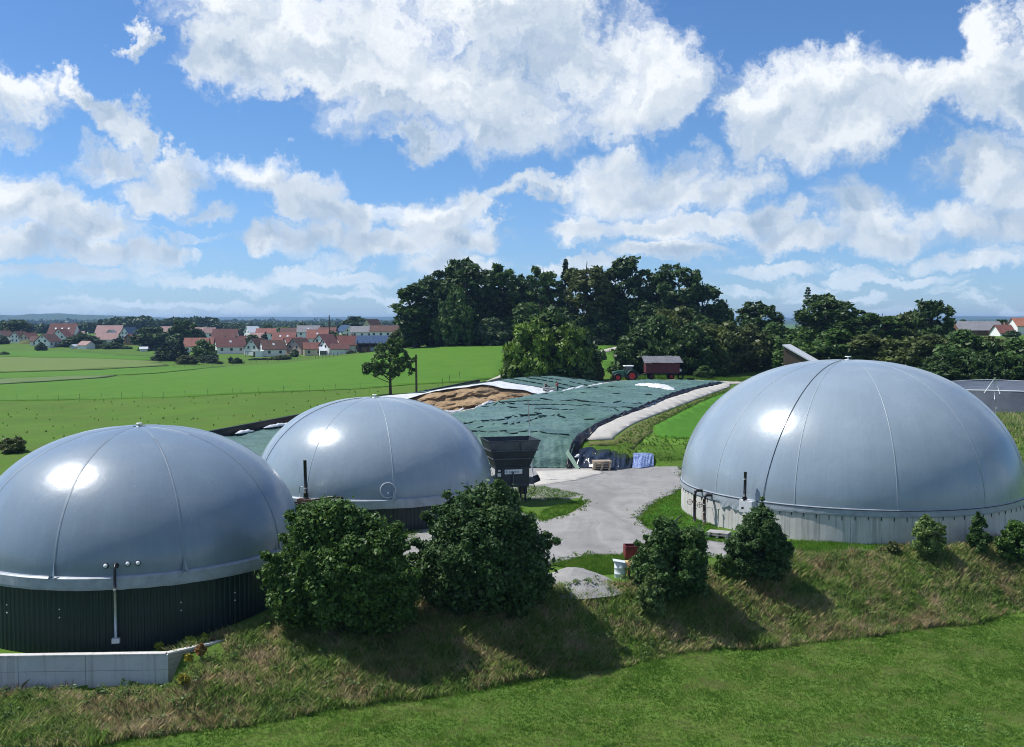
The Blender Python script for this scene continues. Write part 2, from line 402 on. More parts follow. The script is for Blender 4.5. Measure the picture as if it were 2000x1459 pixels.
# plan lines of the two silage clamps: right edge, middle wall, outer wall
def x_edge(y): return np.interp(y, [120,122,128,136,148,168,191,199], [6.3,6.6,8.2,11.4,17.9,26.6,37.6,41.4])
def x_mid(y): return np.interp(y, [120,152,170,199], [-29.2,-8.9,2.5,20.5])
def x_out(y): return np.interp(y, [118,134,180,206], [-45,-37.9,-17.6,-5.5])
def zt(x, y):
    x = np.asarray(x, float); y = np.asarray(y, float)
    b = base_z(x, y)
    wm = smoothstep(-50, -43, x)*(1-smoothstep(42, 52, x))                    # behind the yard the land steps up in a steep grass bank
    fm = smoothstep(123.8, 127.4, y+.8*(fbm(x*.3, 0*x, 77)-.5)); fo = np.where(x < 20, smoothstep(100, 126, y), smoothstep(92, 112, y))
    b = np.where(y < 130, b*(fm*wm+fo*(1-wm)), b)
    wc = smoothstep(-1.5, .5, x-x_out(y))*(1-smoothstep(-1.4, -.3, x-x_edge(y)))*(1-smoothstep(196, 199, y))      # the sunken clamp floor
    b = b*(1-wc)+np.minimum(b, np.interp(y, [100, 123, 150, 170, 186, 199], [0, 0, .8, 1.8, 3.6, 5.4]))*wc
    yc = np.interp(x, _cr[:, 0], _cr[:, 1]); yt = np.interp(x, _toe[:, 0], _toe[:, 1])
    top = ztop(x)*(1-smoothstep(64, 78, y))
    wx = WALL1[0]
    yw = np.interp(x, [WALL0[0], WALL1[0]], [WALL0[1], WALL1[1]])+0.22
    foot = np.interp(x, [WALL0[0], WALL1[0]], [-3.5, -2.85])
    m = MEADOW+0.12*(fbm(x*.08, y*.08, 3)-.5)
    # open bank on the right of the retaining wall
    t = np.clip((y-yt)/np.maximum(yc-yt, 1.0), 0, 1); t = 0.65*t+0.35*t*t*(3-2*t)
    lump = 0.35*(fbm(x*.45, y*.45, 5)-.5)*4*t*(1-t)
    zb = m*(1-t)+(top+np.where(y < 90, 0, 0))*t+lump
    # in front of the retaining wall
    t2 = np.clip((y-yt)/np.maximum(yw-yt, 1.0), 0, 1)
    zw = np.where(y < yw, m*(1-t2)+foot*t2+0.2*(fbm(x*.5, y*.5, 8)-.5)*t2, top)
    k = smoothstep(wx-0.05, wx+1.6, x)
    z = np.where(x < wx, zw, zw*(1-k)+zb*k)
    return np.where(y > 66, np.where(t >= 1, b+top, zb+b*0), z)
def Z(x, y): return float(zt(np.array([x]), np.array([y]))[0])
_DS = np.concatenate([np.arange(35, 140, .25), np.arange(140, 420, 1.0), np.geomspace(420, 6000, 400)])
def T(px, py):
    d = ray(px, py); xs = d[0]/d[1]*_DS; zs = CAMZ+d[2]/d[1]*_DS; g = zt(xs, _DS)
    i = np.argmax(zs <= g)
    if i == 0: i = len(_DS)-1
    a, b = zs[i-1]-g[i-1], zs[i]-g[i]; k = a/(a-b) if a != b else 0
    D = _DS[i-1]+(_DS[i]-_DS[i-1])*k
    return np.array([d[0]/d[1]*D, D, CAMZ+d[2]/d[1]*D])

M_ROUGH = groundmat('rough_meadow', [(.058,.138,.014),(.078,.165,.018),(.085,.088,.028),(.105,.150,.030)], [.09,.22,1.6], weights=[1,.35,.3], bump=.8, bscale=1.4, bdist=.25)
def build_terrain():
    ys = np.concatenate([np.arange(-60, 40, 4.0), np.arange(40, 86, .45), np.arange(86, 220, 1.5), np.arange(220, 480, 5), np.geomspace(480, 13200, 80)])
    us = np.linspace(-1.25, 1.25, 330)
    X = us[None, :]*np.maximum(ys[:, None]+30, 60); Y = np.repeat(ys[:, None], len(us), 1)
    Zs = zt(X, Y)
    V = np.stack([X, Y, Zs], -1).reshape(-1, 3); n, m = X.shape
    i = np.arange(n-1)[:, None]*m+np.arange(m-1)[None, :]
    F = np.stack([i, i+1, i+m+1, i+m], -1).reshape(-1, 4)
    o = link('terrain', mesh_np('terrain', V, F, M_ROUGH, True)); tag(o, kind='structure')
build_terrain()

def sheet_xy(name, poly, mat, off=.03, res=1.0, rag=0.0, kind='structure', seed=0):
    """a sheet lying on the terrain inside a plan polygon, with a slightly ragged edge"""
    poly = np.array(poly, float)[:, :2]; edge = []
    for a, b in zip(poly, np.roll(poly, -1, 0)):
        k = max(1, int(np.linalg.norm(b-a)/res))
        for q in range(k): edge.append(a+(b-a)*q/k)
    edge = np.array(edge)
    if rag:
        edge = edge+rag*(np.stack([fbm(edge[:, 0]*.7, edge[:, 1]*.7, 20+seed), fbm(edge[:, 0]*.7, edge[:, 1]*.7, 40+seed)], -1)-.5)*2
    lo, hi = edge.min(0), edge.max(0)
    gx, gy = np.meshgrid(np.arange(lo[0], hi[0], res), np.arange(lo[1], hi[1], res)); pts = np.stack([gx.ravel(), gy.ravel()], -1)
    ins = np.zeros(len(pts), bool); a = edge; b = np.roll(edge, -1, 0)
    for (x1, y1), (x2, y2) in zip(a, b):
        c = ((y1 > pts[:, 1]) != (y2 > pts[:, 1])) & (pts[:, 0] < (x2-x1)*(pts[:, 1]-y1)/(y2-y1+1e-12)+x1); ins ^= c
    pts = pts[ins]; allp = np.concatenate([edge, pts]); ne = len(edge)
    vs, es, fs, *_ = delaunay_2d_cdt([Vector(q) for q in allp], [], [list(range(ne))], 1, 1e-5)
    vv = np.array([(q.x, q.y) for q in vs]); zz = zt(vv[:, 0], vv[:, 1])+off
    cnt = {}
    for f in fs:
        for a_, b_ in zip(f, list(f[1:])+[f[0]]): cnt.setdefault((min(a_, b_), max(a_, b_)), []).append((a_, b_))
    rim = [q[0] for q in cnt.values() if len(q) == 1]; V3 = [(x, y, z) for (x, y), z in zip(vv, zz)]; low = {}; F3 = [tuple(f) for f in fs]
    for a_, b_ in rim:                                       # the edge turns down into the ground
        for i_ in (a_, b_):
            if i_ not in low: low[i_] = len(V3); V3.append((V3[i_][0], V3[i_][1], V3[i_][2]-off-.12))
        F3.append((b_, a_, low[a_], low[b_]))
    me = bpy.data.meshes.new(name); me.from_pydata(V3, [], F3)
    me.polygons.foreach_set('use_smooth', [True]*len(me.polygons)); me.update(); me.materials.append(mat)
    # faces must look upward
    if len(me.polygons) and me.polygons[0].normal.z < 0: me.flip_normals()
    o = link(name, me); tag(o, kind=kind); return o
def sheet(name, pix, mat, **kw): return sheet_xy(name, [T(*q) for q in pix], mat, **kw)

M_FIELD = groundmat('mown_field', [(.072,.175,.017),(.058,.150,.015),(.095,.190,.023),(.052,.120,.015)], [.03,.25,1.2], weights=[.8,.6,.4], bump=.35, bscale=2.2)
M_TAN = groundmat('hay_field', [(.125,.175,.050),(.150,.185,.062),(.10,.165,.035)], [.02,.08], stretch=(1, 3.5, 1), bump=.2, weights=[.8,.8])
M_TILL = groundmat('tilled_strip', [(.13,.165,.085),(.105,.155,.055),(.09,.16,.035)], [.05,.2], bump=.2, weights=[.8,.6])
M_LAWN = groundmat('cut_lawn', [(.055,.165,.014),(.070,.190,.018),(.048,.140,.014)], [.12,.8], bump=.4, bscale=5)
M_LAWN2 = groundmat('pale_lawn', [(.10,.20,.03),(.13,.205,.04),(.08,.17,.02)], [.2,.9], bump=.4, bscale=5)
def gravel_mat():
    m = groundmat('gravel', [(.235,.235,.235),(.34,.335,.33),(.18,.178,.18),(.31,.295,.27)], [.09,.40,1.3], weights=[.85,.7,.6], bump=1.0, bscale=9, bdist=.06)
    t = NT(m.node_tree); b = t.n['Principled BSDF']; geo = t.new('ShaderNodeNewGeometry'); c = b.inputs['Base Color'].links[0].from_socket
    # wheel tracks: long streaks along the way through the yard, bent by a slow noise
    wv = t.vm('ADD', geo.outputs['Position'], t.vm('MULTIPLY', t.vm('SUBTRACT', t.noise(geo.outputs['Position'], .06, 2, .5, color=True), (.5, .5, .5)), (14, 14, 0)))
    tr = t.noise(t.vm('MULTIPLY', wv, (1, .10, 1)), .55, 3, .5); c = t.mix(t.math('MULTIPLY', t.maprange(tr, .50, .66), .38), c, (.155,.152,.15))
    tr2 = t.noise(t.vm('MULTIPLY', wv, (1, .10, 1)), .8, 2, .5); c = t.mix(t.math('MULTIPLY', t.maprange(tr2, .58, .72), .22), c, (.42,.415,.40))
    c = t.mix(t.math('MULTIPLY', t.maprange(t.noise(geo.outputs['Position'], 14, 3, .7), .55, .72), .6), c, (.12,.118,.115))
    t.l.new(c, b.inputs['Base Color']); return m
M_GRAVEL = gravel_mat()
M_TRACK = groundmat('pale_track', [(.40,.375,.335),(.46,.435,.40),(.33,.31,.27)], [.2,1.2], bump=.3, bscale=8)
M_CONC_G = groundmat('concrete_slab', [(.43,.415,.385),(.52,.50,.465),(.35,.335,.305),(.30,.28,.25)], [.12,.7,3], weights=[.8,.6,.4], bump=.2, bscale=9, bdist=.02)
M_WEED = groundmat('weedy_verge', [(.12,.125,.045),(.155,.14,.065),(.075,.11,.022)], [.25,1.4], bump=.8, bscale=3, bdist=.2)

YARD_PIX = [(840,915),(1118,906),(1275,906),(1332,902),(1345,950),(1302,972),(1264,993),(1252,1012),(1266,1032),(1300,1046),(1390,1058),(1460,1064),(1568,1074),(1562,1096),(1470,1096),(1390,1086),(1235,1083),(1150,1084),(1075,1102),(1000,1128),(830,1120),(760,1070),(870,1000),(1000,992),(1062,1018),(1108,1006),(1142,985),(1138,973),(1050,977),(960,970),(880,960)]
M_MEADOW = groundmat('meadow_turf', [(.048,.115,.013),(.068,.140,.017),(.098,.140,.026),(.15,.145,.055)], [.10,.5,1.5], weights=[.8,.5,.25], bump=.7, bscale=6, bdist=.06)
def build_fields():
    sheet_xy('meadow', [(-60, 20)]+[(q[0], q[1]-.2) for q in _toe if q[0] > -60]+[(70, 20)], M_MEADOW, off=.02, res=1.6)
    sheet('field', [(-420,790),(0,783),(150,781),(380,775),(560,766),(700,760),(800,752),(900,747),(960,741),(1002,730),(1006,712),(1030,690),(1030,676),(960,674),(860,677),(790,682),(700,694),(560,709),(440,717),(380,723),(300,731),(205,739),(0,752),(-420,765)], M_FIELD, off=.10, res=5)
    sheet('field', [(-420,732),(0,729),(200,723),(330,716),(440,716.5),(380,722.5),(300,730),(230,733),(0,740),(-420,750)], M_FIELD, off=.16, res=9)
    sheet('tilled_strip', [(-420,751),(0,741),(150,735),(228,734),(205,738),(0,751),(-420,764)], M_TILL, off=.22, res=7)
    sheet('hay_field', [(-420,703),(0,697.5),(160,700),(310,706),(330,715),(200,722),(0,728),(-420,731)], M_TAN, off=.25, res=12)
    sheet('field', [(-420,690),(0,686),(160,686),(310,696),(312,705),(160,699.5),(0,697),(-420,702)], M_FIELD, off=.3, res=16)
    sheet('field', [(1150,696),(1205,678),(1205,668),(1140,672)], M_FIELD, off=.15, res=5)
    sheet('field', [(1150,733),(1205,720),(1205,683),(1150,700)], M_FIELD, off=.15, res=4)
    sheet('track', [(925,756),(960,744),(1003,733),(1080,718),(1150,701),(1200,685),(1265,678),(1265,674),(1200,679),(1146,695),(1080,712),(1003,727),(975,735)], M_TRACK, off=.22, res=3, rag=.3)
    sheet('back_road', [(1100,751),(1200,749.5),(1320,749),(1420,751),(1475,748),(1475,741),(1400,742.5),(1300,744),(1200,745),(1120,746.5)], M_TRACK, off=.12, res=2, rag=.3)
    sheet('gravel_yard', YARD_PIX, M_GRAVEL, off=.05, res=1.2, rag=.45)
    sheet('lawn', [(1280,832),(1325,808),(1425,764),(1425,800),(1395,858),(1330,858),(1290,857),(1277,846)], M_LAWN, off=.06, res=1.5, rag=.2)
    sheet('lawn', [(1245,885),(1275,850),(1290,858),(1395,859),(1372,905),(1330,903),(1262,890)], M_LAWN2, off=.05, res=1.5, rag=.4)
    sheet('weedy_verge', [(1150,862),(1200,862),(1235,832),(1292,808),(1372,778),(1425,758),(1425,763),(1325,806),(1278,831),(1270,850),(1238,880),(1200,872),(1150,868)], M_WEED, off=.05, res=1.2, rag=.4)
    sheet('lawn', [(1346,952),(1303,974),(1266,994),(1255,1012),(1268,1030),(1301,1044),(1388,1056),(1400,1030),(1345,985)], M_LAWN, off=.035, res=.8, rag=.2)
    sheet('lawn', [(1064,1016),(1106,1004),(1138,984),(1130,979),(1090,990),(1060,1002)], M_LAWN2, off=.035, res=.6, rag=.3)
    sheet('lawn', [(1082,1103),(1152,1087),(1232,1086),(1232,1118),(1150,1120)], M_LAWN2, off=.035, res=.7, rag=.3)
    sheet('lawn', [(1545,1075),(1650,1080),(1780,1080),(1760,1066),(1660,1062),(1548,1058)], M_LAWN, off=.035, res=.8, rag=.3)
    sheet('concrete_pad', [(1045,950),(1048,921),(1170,917),(1180,925),(1120,940)], M_CONC_G, off=.075, res=1.5, rag=.25)
    sheet('concrete_path', [(1144,858),(1165,836),(1215,813),(1260,795),(1340,768),(1402,750),(1427,750),(1425,757),(1370,777),(1290,807),(1232,831),(1195,859)], M_CONC_G, off=.14, res=1.5)
build_fields()

# ------------------------------------------------------------------ far hills
M_HILL = groundmat('wooded_hill', [(.025,.05,.018),(.04,.07,.022),(.055,.085,.03)], [.004,.02], bump=1.0, bscale=.02, bdist=8)
def ridge(name, depth, pts, thick, seed, lump, nstep=240):
    """pts: photo x and photo y of the skyline at that distance"""
    xs = np.linspace(pts[0][0], pts[-1][0], nstep); ysk = np.interp(xs, [q[0] for q in pts], [q[1] for q in pts])
    rows = []
    for k, (dd, hh) in enumerate(((-thick, 0), (-thick*.55, .5), (-thick*.25, .82), (0, 1), (thick*.6, .6), (thick*1.2, 0))):
        r = []
        for x, y in zip(xs, ysk):
            top = P(x, y, depth); zb = -4.0
            h = (top[2]-zb)*hh; X = top[0]*(depth+dd)/depth
            h += lump*(hh > .3)*(fbm(X*.02/max(1, depth/4000), k*3.3, seed)-.3)
            r.append((X, depth+dd, zb+h))
        rows.append(r)
    V = np.array(rows).reshape(-1, 3); n, m = len(rows), nstep
    i = np.arange(n-1)[:, None]*m+np.arange(m-1)[None, :]
    F = np.stack([i, i+1, i+m+1, i+m], -1).reshape(-1, 4)
    tag(link(name, mesh_np(name, V, F, M_HILL, False)), kind='structure')
ridge('hills', 11000, [(-900,622),(-200,620),(330,623),(450,619.5),(560,619),(700,619.5),(800,619),(1000,621),(1300,622),(1600,621),(1900,618),(2050,619),(2800,622)], 1500, 3, 8)
ridge('hills', 6500, [(-900,619),(-300,617),(40,616),(60,613.5),(110,613),(160,614.5),(230,617),(330,622),(420,626),(560,626.5),(760,626),(1000,627),(1500,627),(1850,625),(2000,623.5),(2700,622)], 900, 5, 10, 420)
# ------------------------------------------------------------------ biogas digesters
def proj(p):
    c, s = math.cos(PITCH), math.sin(PITCH); x, y, z = p[0], p[1], p[2]-CAMZ
    fw = y*c-z*s; up = y*s+z*c
    return (PW/2+FPX*x/fw, PH/2-FPX*up/fw)
def membrane_mat(name, base, rough):
    m = bpy.data.materials.new(name); m.use_nodes = True; t = NT(m.node_tree); b = t.n['Principled BSDF']
    geo = t.new('ShaderNodeNewGeometry'); pos = geo.outputs['Position']
    k = t.noise(t.vm('MULTIPLY', pos, (1, 1, .35)), .35, 5, .6); k2 = t.noise(t.vm('MULTIPLY', pos, (3, 3, .25)), 1.2, 4, .6)
    c = t.mix(t.maprange(k, .35, .65), base, tuple(q*.88 for q in base))
    c = t.mix(t.math('MULTIPLY', t.maprange(k2, .56, .74), .35), c, tuple(q*.72 for q in base))
    tc = t.new('ShaderNodeTexCoord'); sx = t.new('ShaderNodeSeparateXYZ'); t.l.new(tc.outputs['Object'], sx.inputs[0])
    an = t.math('DIVIDE', t.math('ARCTAN2', sx.outputs[1], sx.outputs[0]), math.radians(5.0))      # weld lines between the sheet strips
    wl = t.math('ABSOLUTE', t.math('SUBTRACT', t.math('FRACT', an), .5)); wl = t.maprange(wl, .470, .492)
    c = t.mix(t.math('MULTIPLY', wl, .22), c, tuple(q*1.35 for q in base))
    st = t.noise(t.vm('MULTIPLY', pos, (1.6, 1.6, .12)), 2.2, 5, .7)
    c = t.mix(t.math('MULTIPLY', t.maprange(st, .50, .72), .15), c, tuple(q*.62 for q in base))
    c = t.mix(t.math('MULTIPLY', t.maprange(t.noise(pos, 9, 2, .5), .70, .78), .5), c, (.55,.57,.58))
    t.l.new(c, b.inputs['Base Color'])
    t.l.new(t.maprange(k, .3, .7, rough*.88, rough*1.15), b.inputs['Roughness'])
    b.inputs['Specular IOR Level'].default_value = .55; b.inputs['Coat Weight'].default_value = .25; b.inputs['Coat Roughness'].default_value = .16
    bn = t.new('ShaderNodeBump'); bn.inputs['Strength'].default_value = .08; bn.inputs['Distance'].default_value = .30
    t.l.new(t.noise(pos, .6, 4, .55), bn.inputs['Height'])
    bn2 = t.new('ShaderNodeBump'); bn2.inputs['Strength'].default_value = .06; bn2.inputs['Distance'].default_value = .02
    t.l.new(t.noise(pos, 16, 3, .6), bn2.inputs['Height']); t.l.new(bn.outputs[0], bn2.inputs['Normal'])
    t.l.new(bn2.outputs[0], b.inputs['Normal'])
    return m
M_MEM = membrane_mat('grey_membrane', (.265,.332,.388), .28)
M_MEM2 = membrane_mat('blue_grey_membrane', (.195,.255,.315), .30)
M_SEAM = pmat('seam_tape', (.30,.36,.40), .45, .4)
M_SEAM2 = pmat('dark_seam_lacing', (.215,.27,.325), .45, .4)
M_SEAM_W = pmat('pale_seam_lacing', (.50,.53,.56), .5, .4)
M_FLAP = pmat('pale_rim_sheet', (.30,.34,.38), .45, .4, var=.14, vscale=1.6, bump=.25, bscale=2.5)
M_CLAD = pmat('dark_green_steel', (.012,.027,.026), .38, .4, var=.2, vscale=.6)
M_STEEL = pmat('galvanised_steel', (.42,.44,.45), .4, .5, metal=.6, var=.15, vscale=5)
M_BLACKP = pmat('black_plastic_pipe', (.012,.012,.014), .38, .4)
M_RUST = pmat('rusty_pipe', (.10,.055,.045), .7, .2, var=.4, vscale=8)
M_WHITE = pmat('white_plastic', (.78,.79,.80), .4, .4)
M_GREYBOX = pmat('light_grey_box', (.55,.57,.59), .5, .3, var=.08, vscale=3)
M_ROPE = pmat('dark_rope', (.03,.035,.04), .7, .2)
def concrete_mat(name, c0, c1, streak=.5):
    m = bpy.data.materials.new(name); m.use_nodes = True; t = NT(m.node_tree); b = t.n['Principled BSDF']
    geo = t.new('ShaderNodeNewGeometry'); pos = geo.outputs['Position']
    c = t.mix(t.maprange(t.noise(pos, .5, 6, .65), .35, .65), c0, c1)
    st = t.noise(t.vm('MULTIPLY', pos, (2.6, 2.6, .10)), 1.3, 4, .65)
    c = t.mix(t.math('MULTIPLY', t.maprange(st, .52, .72), streak), c, (.17,.15,.13))
    c = t.mix(t.math('MULTIPLY', t.maprange(t.noise(pos, 6, 4, .6), .55, .75), .25), c, (.25,.24,.23))
    t.l.new(c, b.inputs['Base Color']); b.inputs['Roughness'].default_value = .85; b.inputs['Specular IOR Level'].default_value = .25
    bn = t.new('ShaderNodeBump'); bn.inputs['Strength'].default_value = .3; bn.inputs['Distance'].default_value = .02
    t.l.new(t.noise(pos, 7, 6, .65), bn.inputs['Height']); t.l.new(bn.outputs[0], b.inputs['Normal'])
    return m
M_CONC = concrete_mat('tank_concrete', (.50,.49,.465), (.60,.585,.56), .55)
M_CONC2 = concrete_mat('wall_concrete', (.44,.45,.455), (.52,.53,.53), .4)
M_CONC3 = concrete_mat('weathered_concrete', (.26,.245,.21), (.36,.34,.29), .6)

def gore_mesh(name, R, H, n, bulge, mat, nt=16, nph=26, prof=(1.0, 1.0), wob=0.0, seed=0):
    da = 2*math.pi/n; V = []
    for i in range(nph+1):
        ph = math.pi/2*i/nph*.985
        for j in range(nt+1):
            t = j/nt; k = math.sin(math.pi*t)**.8
            env = math.sin(min(1, ph/.25)*math.pi/2)*math.cos(ph)**.35
            r = R*math.cos(ph)**prof[0]*(1+bulge*k*env); z = H*math.sin(ph)**prof[1]*(1+bulge*.7*k*math.sin(ph))
            V.append((r*math.cos(da*t), r*math.sin(da*t), z))
    m = nt+1; i = np.arange(nph)[:, None]*m+np.arange(nt)[None, :]
    F = np.stack([i, i+1, i+m+1, i+m], -1).reshape(-1, 4)
    return mesh_np(name, np.array(V), F, mat, True)
def seam_mesh(name, R, H, prof, mat, w=.07, ladder=False, nph=40):
    mb = MB(); pts = []
    for i in range(nph+1):
        ph = math.pi/2*i/nph*.97; pts.append(Vector((R*math.cos(ph)**prof[0]*1.001, 0, H*math.sin(ph)**prof[1]*1.001)))
    vs = []
    for i, p in enumerate(pts):
        tn = (pts[min(i+1, nph)]-pts[max(i-1, 0)]).normalized(); nr = Vector((tn.z, 0, -tn.x))
        ww = w*(.25+.75*math.cos(math.pi/2*i/nph))
        for (dy, dn) in ((-ww, -.004), (-ww*.5, .012), (ww*.5, .012), (ww, -.004)): vs.append(p+Vector((0, dy, 0))+nr*dn)
    fs = [(i*4+k, i*4+k+1, i*4+k+5, i*4+k+4) for i in range(nph) for k in range(3)]
    mb.add(vs, fs, True)
    if ladder:
        L = 0
        for i in range(150):
            ph = math.pi/2*i/150*.80; p = Vector((R*math.cos(ph)**prof[0], 0, H*math.sin(ph)**prof[1]))
            nr = Vector((math.cos(ph)/R, 0, math.sin(ph)/H)).normalized()
            mb.box(p+nr*.010, (.045, w*2.0, .016), M=Vector((0, 0, 1)).rotation_difference(nr).to_matrix())
    return mb.mesh(name, mat)
def rim_band(mb, R, z0, prof, a0, a1, n, wav=0.0, seed=0, wavf=6.0):
    """prof: (dr, dz) section lines of the skirt round the rim; the last line is ragged"""
    vs = []; m = len(prof)
    for k in range(n+1):
        th = a0+(a1-a0)*k/n
        for i, (dr, dz) in enumerate(prof):
            rg = wav*(float(fbm(th*wavf*3, i*.3, seed))-.5)*2 if i == m-1 else 0
            rr = R+dr+(.035*(float(fbm(th*40, i*1.7, seed+3))-.5) if i else 0)
            vs.append((rr*math.cos(th), rr*math.sin(th), z0+dz+rg))
    fs = [(k*m+i, k*m+i+1, (k+1)*m+i+1, (k+1)*m+i) for k in range(n) for i in range(m-1)]
    mb.add(vs, fs, False); return mb
class Dig: pass
def digester(label, cx, cy, R, zr, H, n, a0, mat, bulge, prof, seam_mat, seam_w, ladder):
    d = Dig(); d.c = Vector((cx, cy, 0)); d.R = R; d.zr = zr; d.H = H; d.prof = prof
    d.o = thing('biogas_digester', label, 'biogas tank', (cx, cy, 0))
    gm = gore_mesh('membrane_panel', R, H, n, bulge, mat, prof=prof); smh = seam_mesh('seam', R, H, prof, seam_mat, seam_w, ladder)
    for k in range(n):
        g = link('membrane_panel', gm, d.o); g.location = (0, 0, zr); g.rotation_euler = (0, 0, a0+2*math.pi*k/n)
        link('seam', smh, g)
    return d
def on_dome(d, th, ph):
    return Vector((d.R*math.cos(ph)**d.prof[0]*math.cos(th), d.R*math.cos(ph)**d.prof[0]*math.sin(th), d.zr+d.H*math.sin(ph)**d.prof[1]))
def rim_angle(d, px):
    best = None
    for k in range(-1780, 0):
        th = math.radians(k/10); q = (d.c.x+d.R*math.cos(th), d.c.y+d.R*math.sin(th), d.zr); e = abs(proj(q)[0]-px)
        if q[1] < d.c.y and (best is None or e < best[0]): best = (e, th)
    return best[1]
def dome_at(d, px, py):
    best = None
    for th in np.radians(np.arange(-175, -2, .5)):
        for ph in np.radians(np.arange(0, 60, .5)):
            q = on_dome(d, th, ph)+d.c; e = proj(q); e = (e[0]-px)**2+(e[1]-py)**2
            if best is None or e < best[0]: best = (e, th, ph)
    return best[1], best[2]
def apex_valve(d, mat, s=1.0):
    z = d.zr+d.H; mb = MB(); mb.lathe([(0, -.12), (.42*s, -.10), (.40*s, .02), (.16*s, .05), (.10*s, .10), (.10*s, .34*s)], 16, (0, 0, z)); v = mb.build('apex_valve', mat, d.o)
    MB().lathe([(0, .34*s), (.36*s, .34*s), (.38*s, .38*s), (.34*s, .44*s), (0, .45*s)], 16, (0, 0, z)).build('valve_cap', M_WHITE, v)
def rope(d, px):
    th = rim_angle(d, px); pts = []
    for i in range(30):
        ph = math.radians(1+i*2.9); q = on_dome(d, th+.10*math.sin(ph), ph); pts.append(q+Vector((math.cos(th)*math.cos(ph), math.sin(th)*math.cos(ph), math.sin(ph)))*.05)
    MB().tube(pts, .022, 5).build('safety_rope', M_ROPE, d.o)
def cladding(d, z0, z1, nsheet, mat, cols=3):
    da = 2*math.pi/nsheet; prof = []; R = d.R-.02
    for k in range(cols):
        for f, dr in ((0, 0), (.38, 0), (.50, .045), (.82, .045), (.94, 0)): prof.append(((k+f)/cols, dr))
    prof.append((1.0, 0)); vs = []
    for z in (z0, z1):
        for f, dr in prof: vs.append(((R+dr)*math.cos(da*f), (R+dr)*math.sin(da*f), z))
    m = len(prof); me = MB().add(vs, [(i, i+1, m+i+1, m+i) for i in range(m-1)], False).mesh('cladding_sheet', mat)
    for k in range(nsheet):
        s = link('cladding_sheet', me, d.o); s.rotation_euler = (0, 0, da*k)

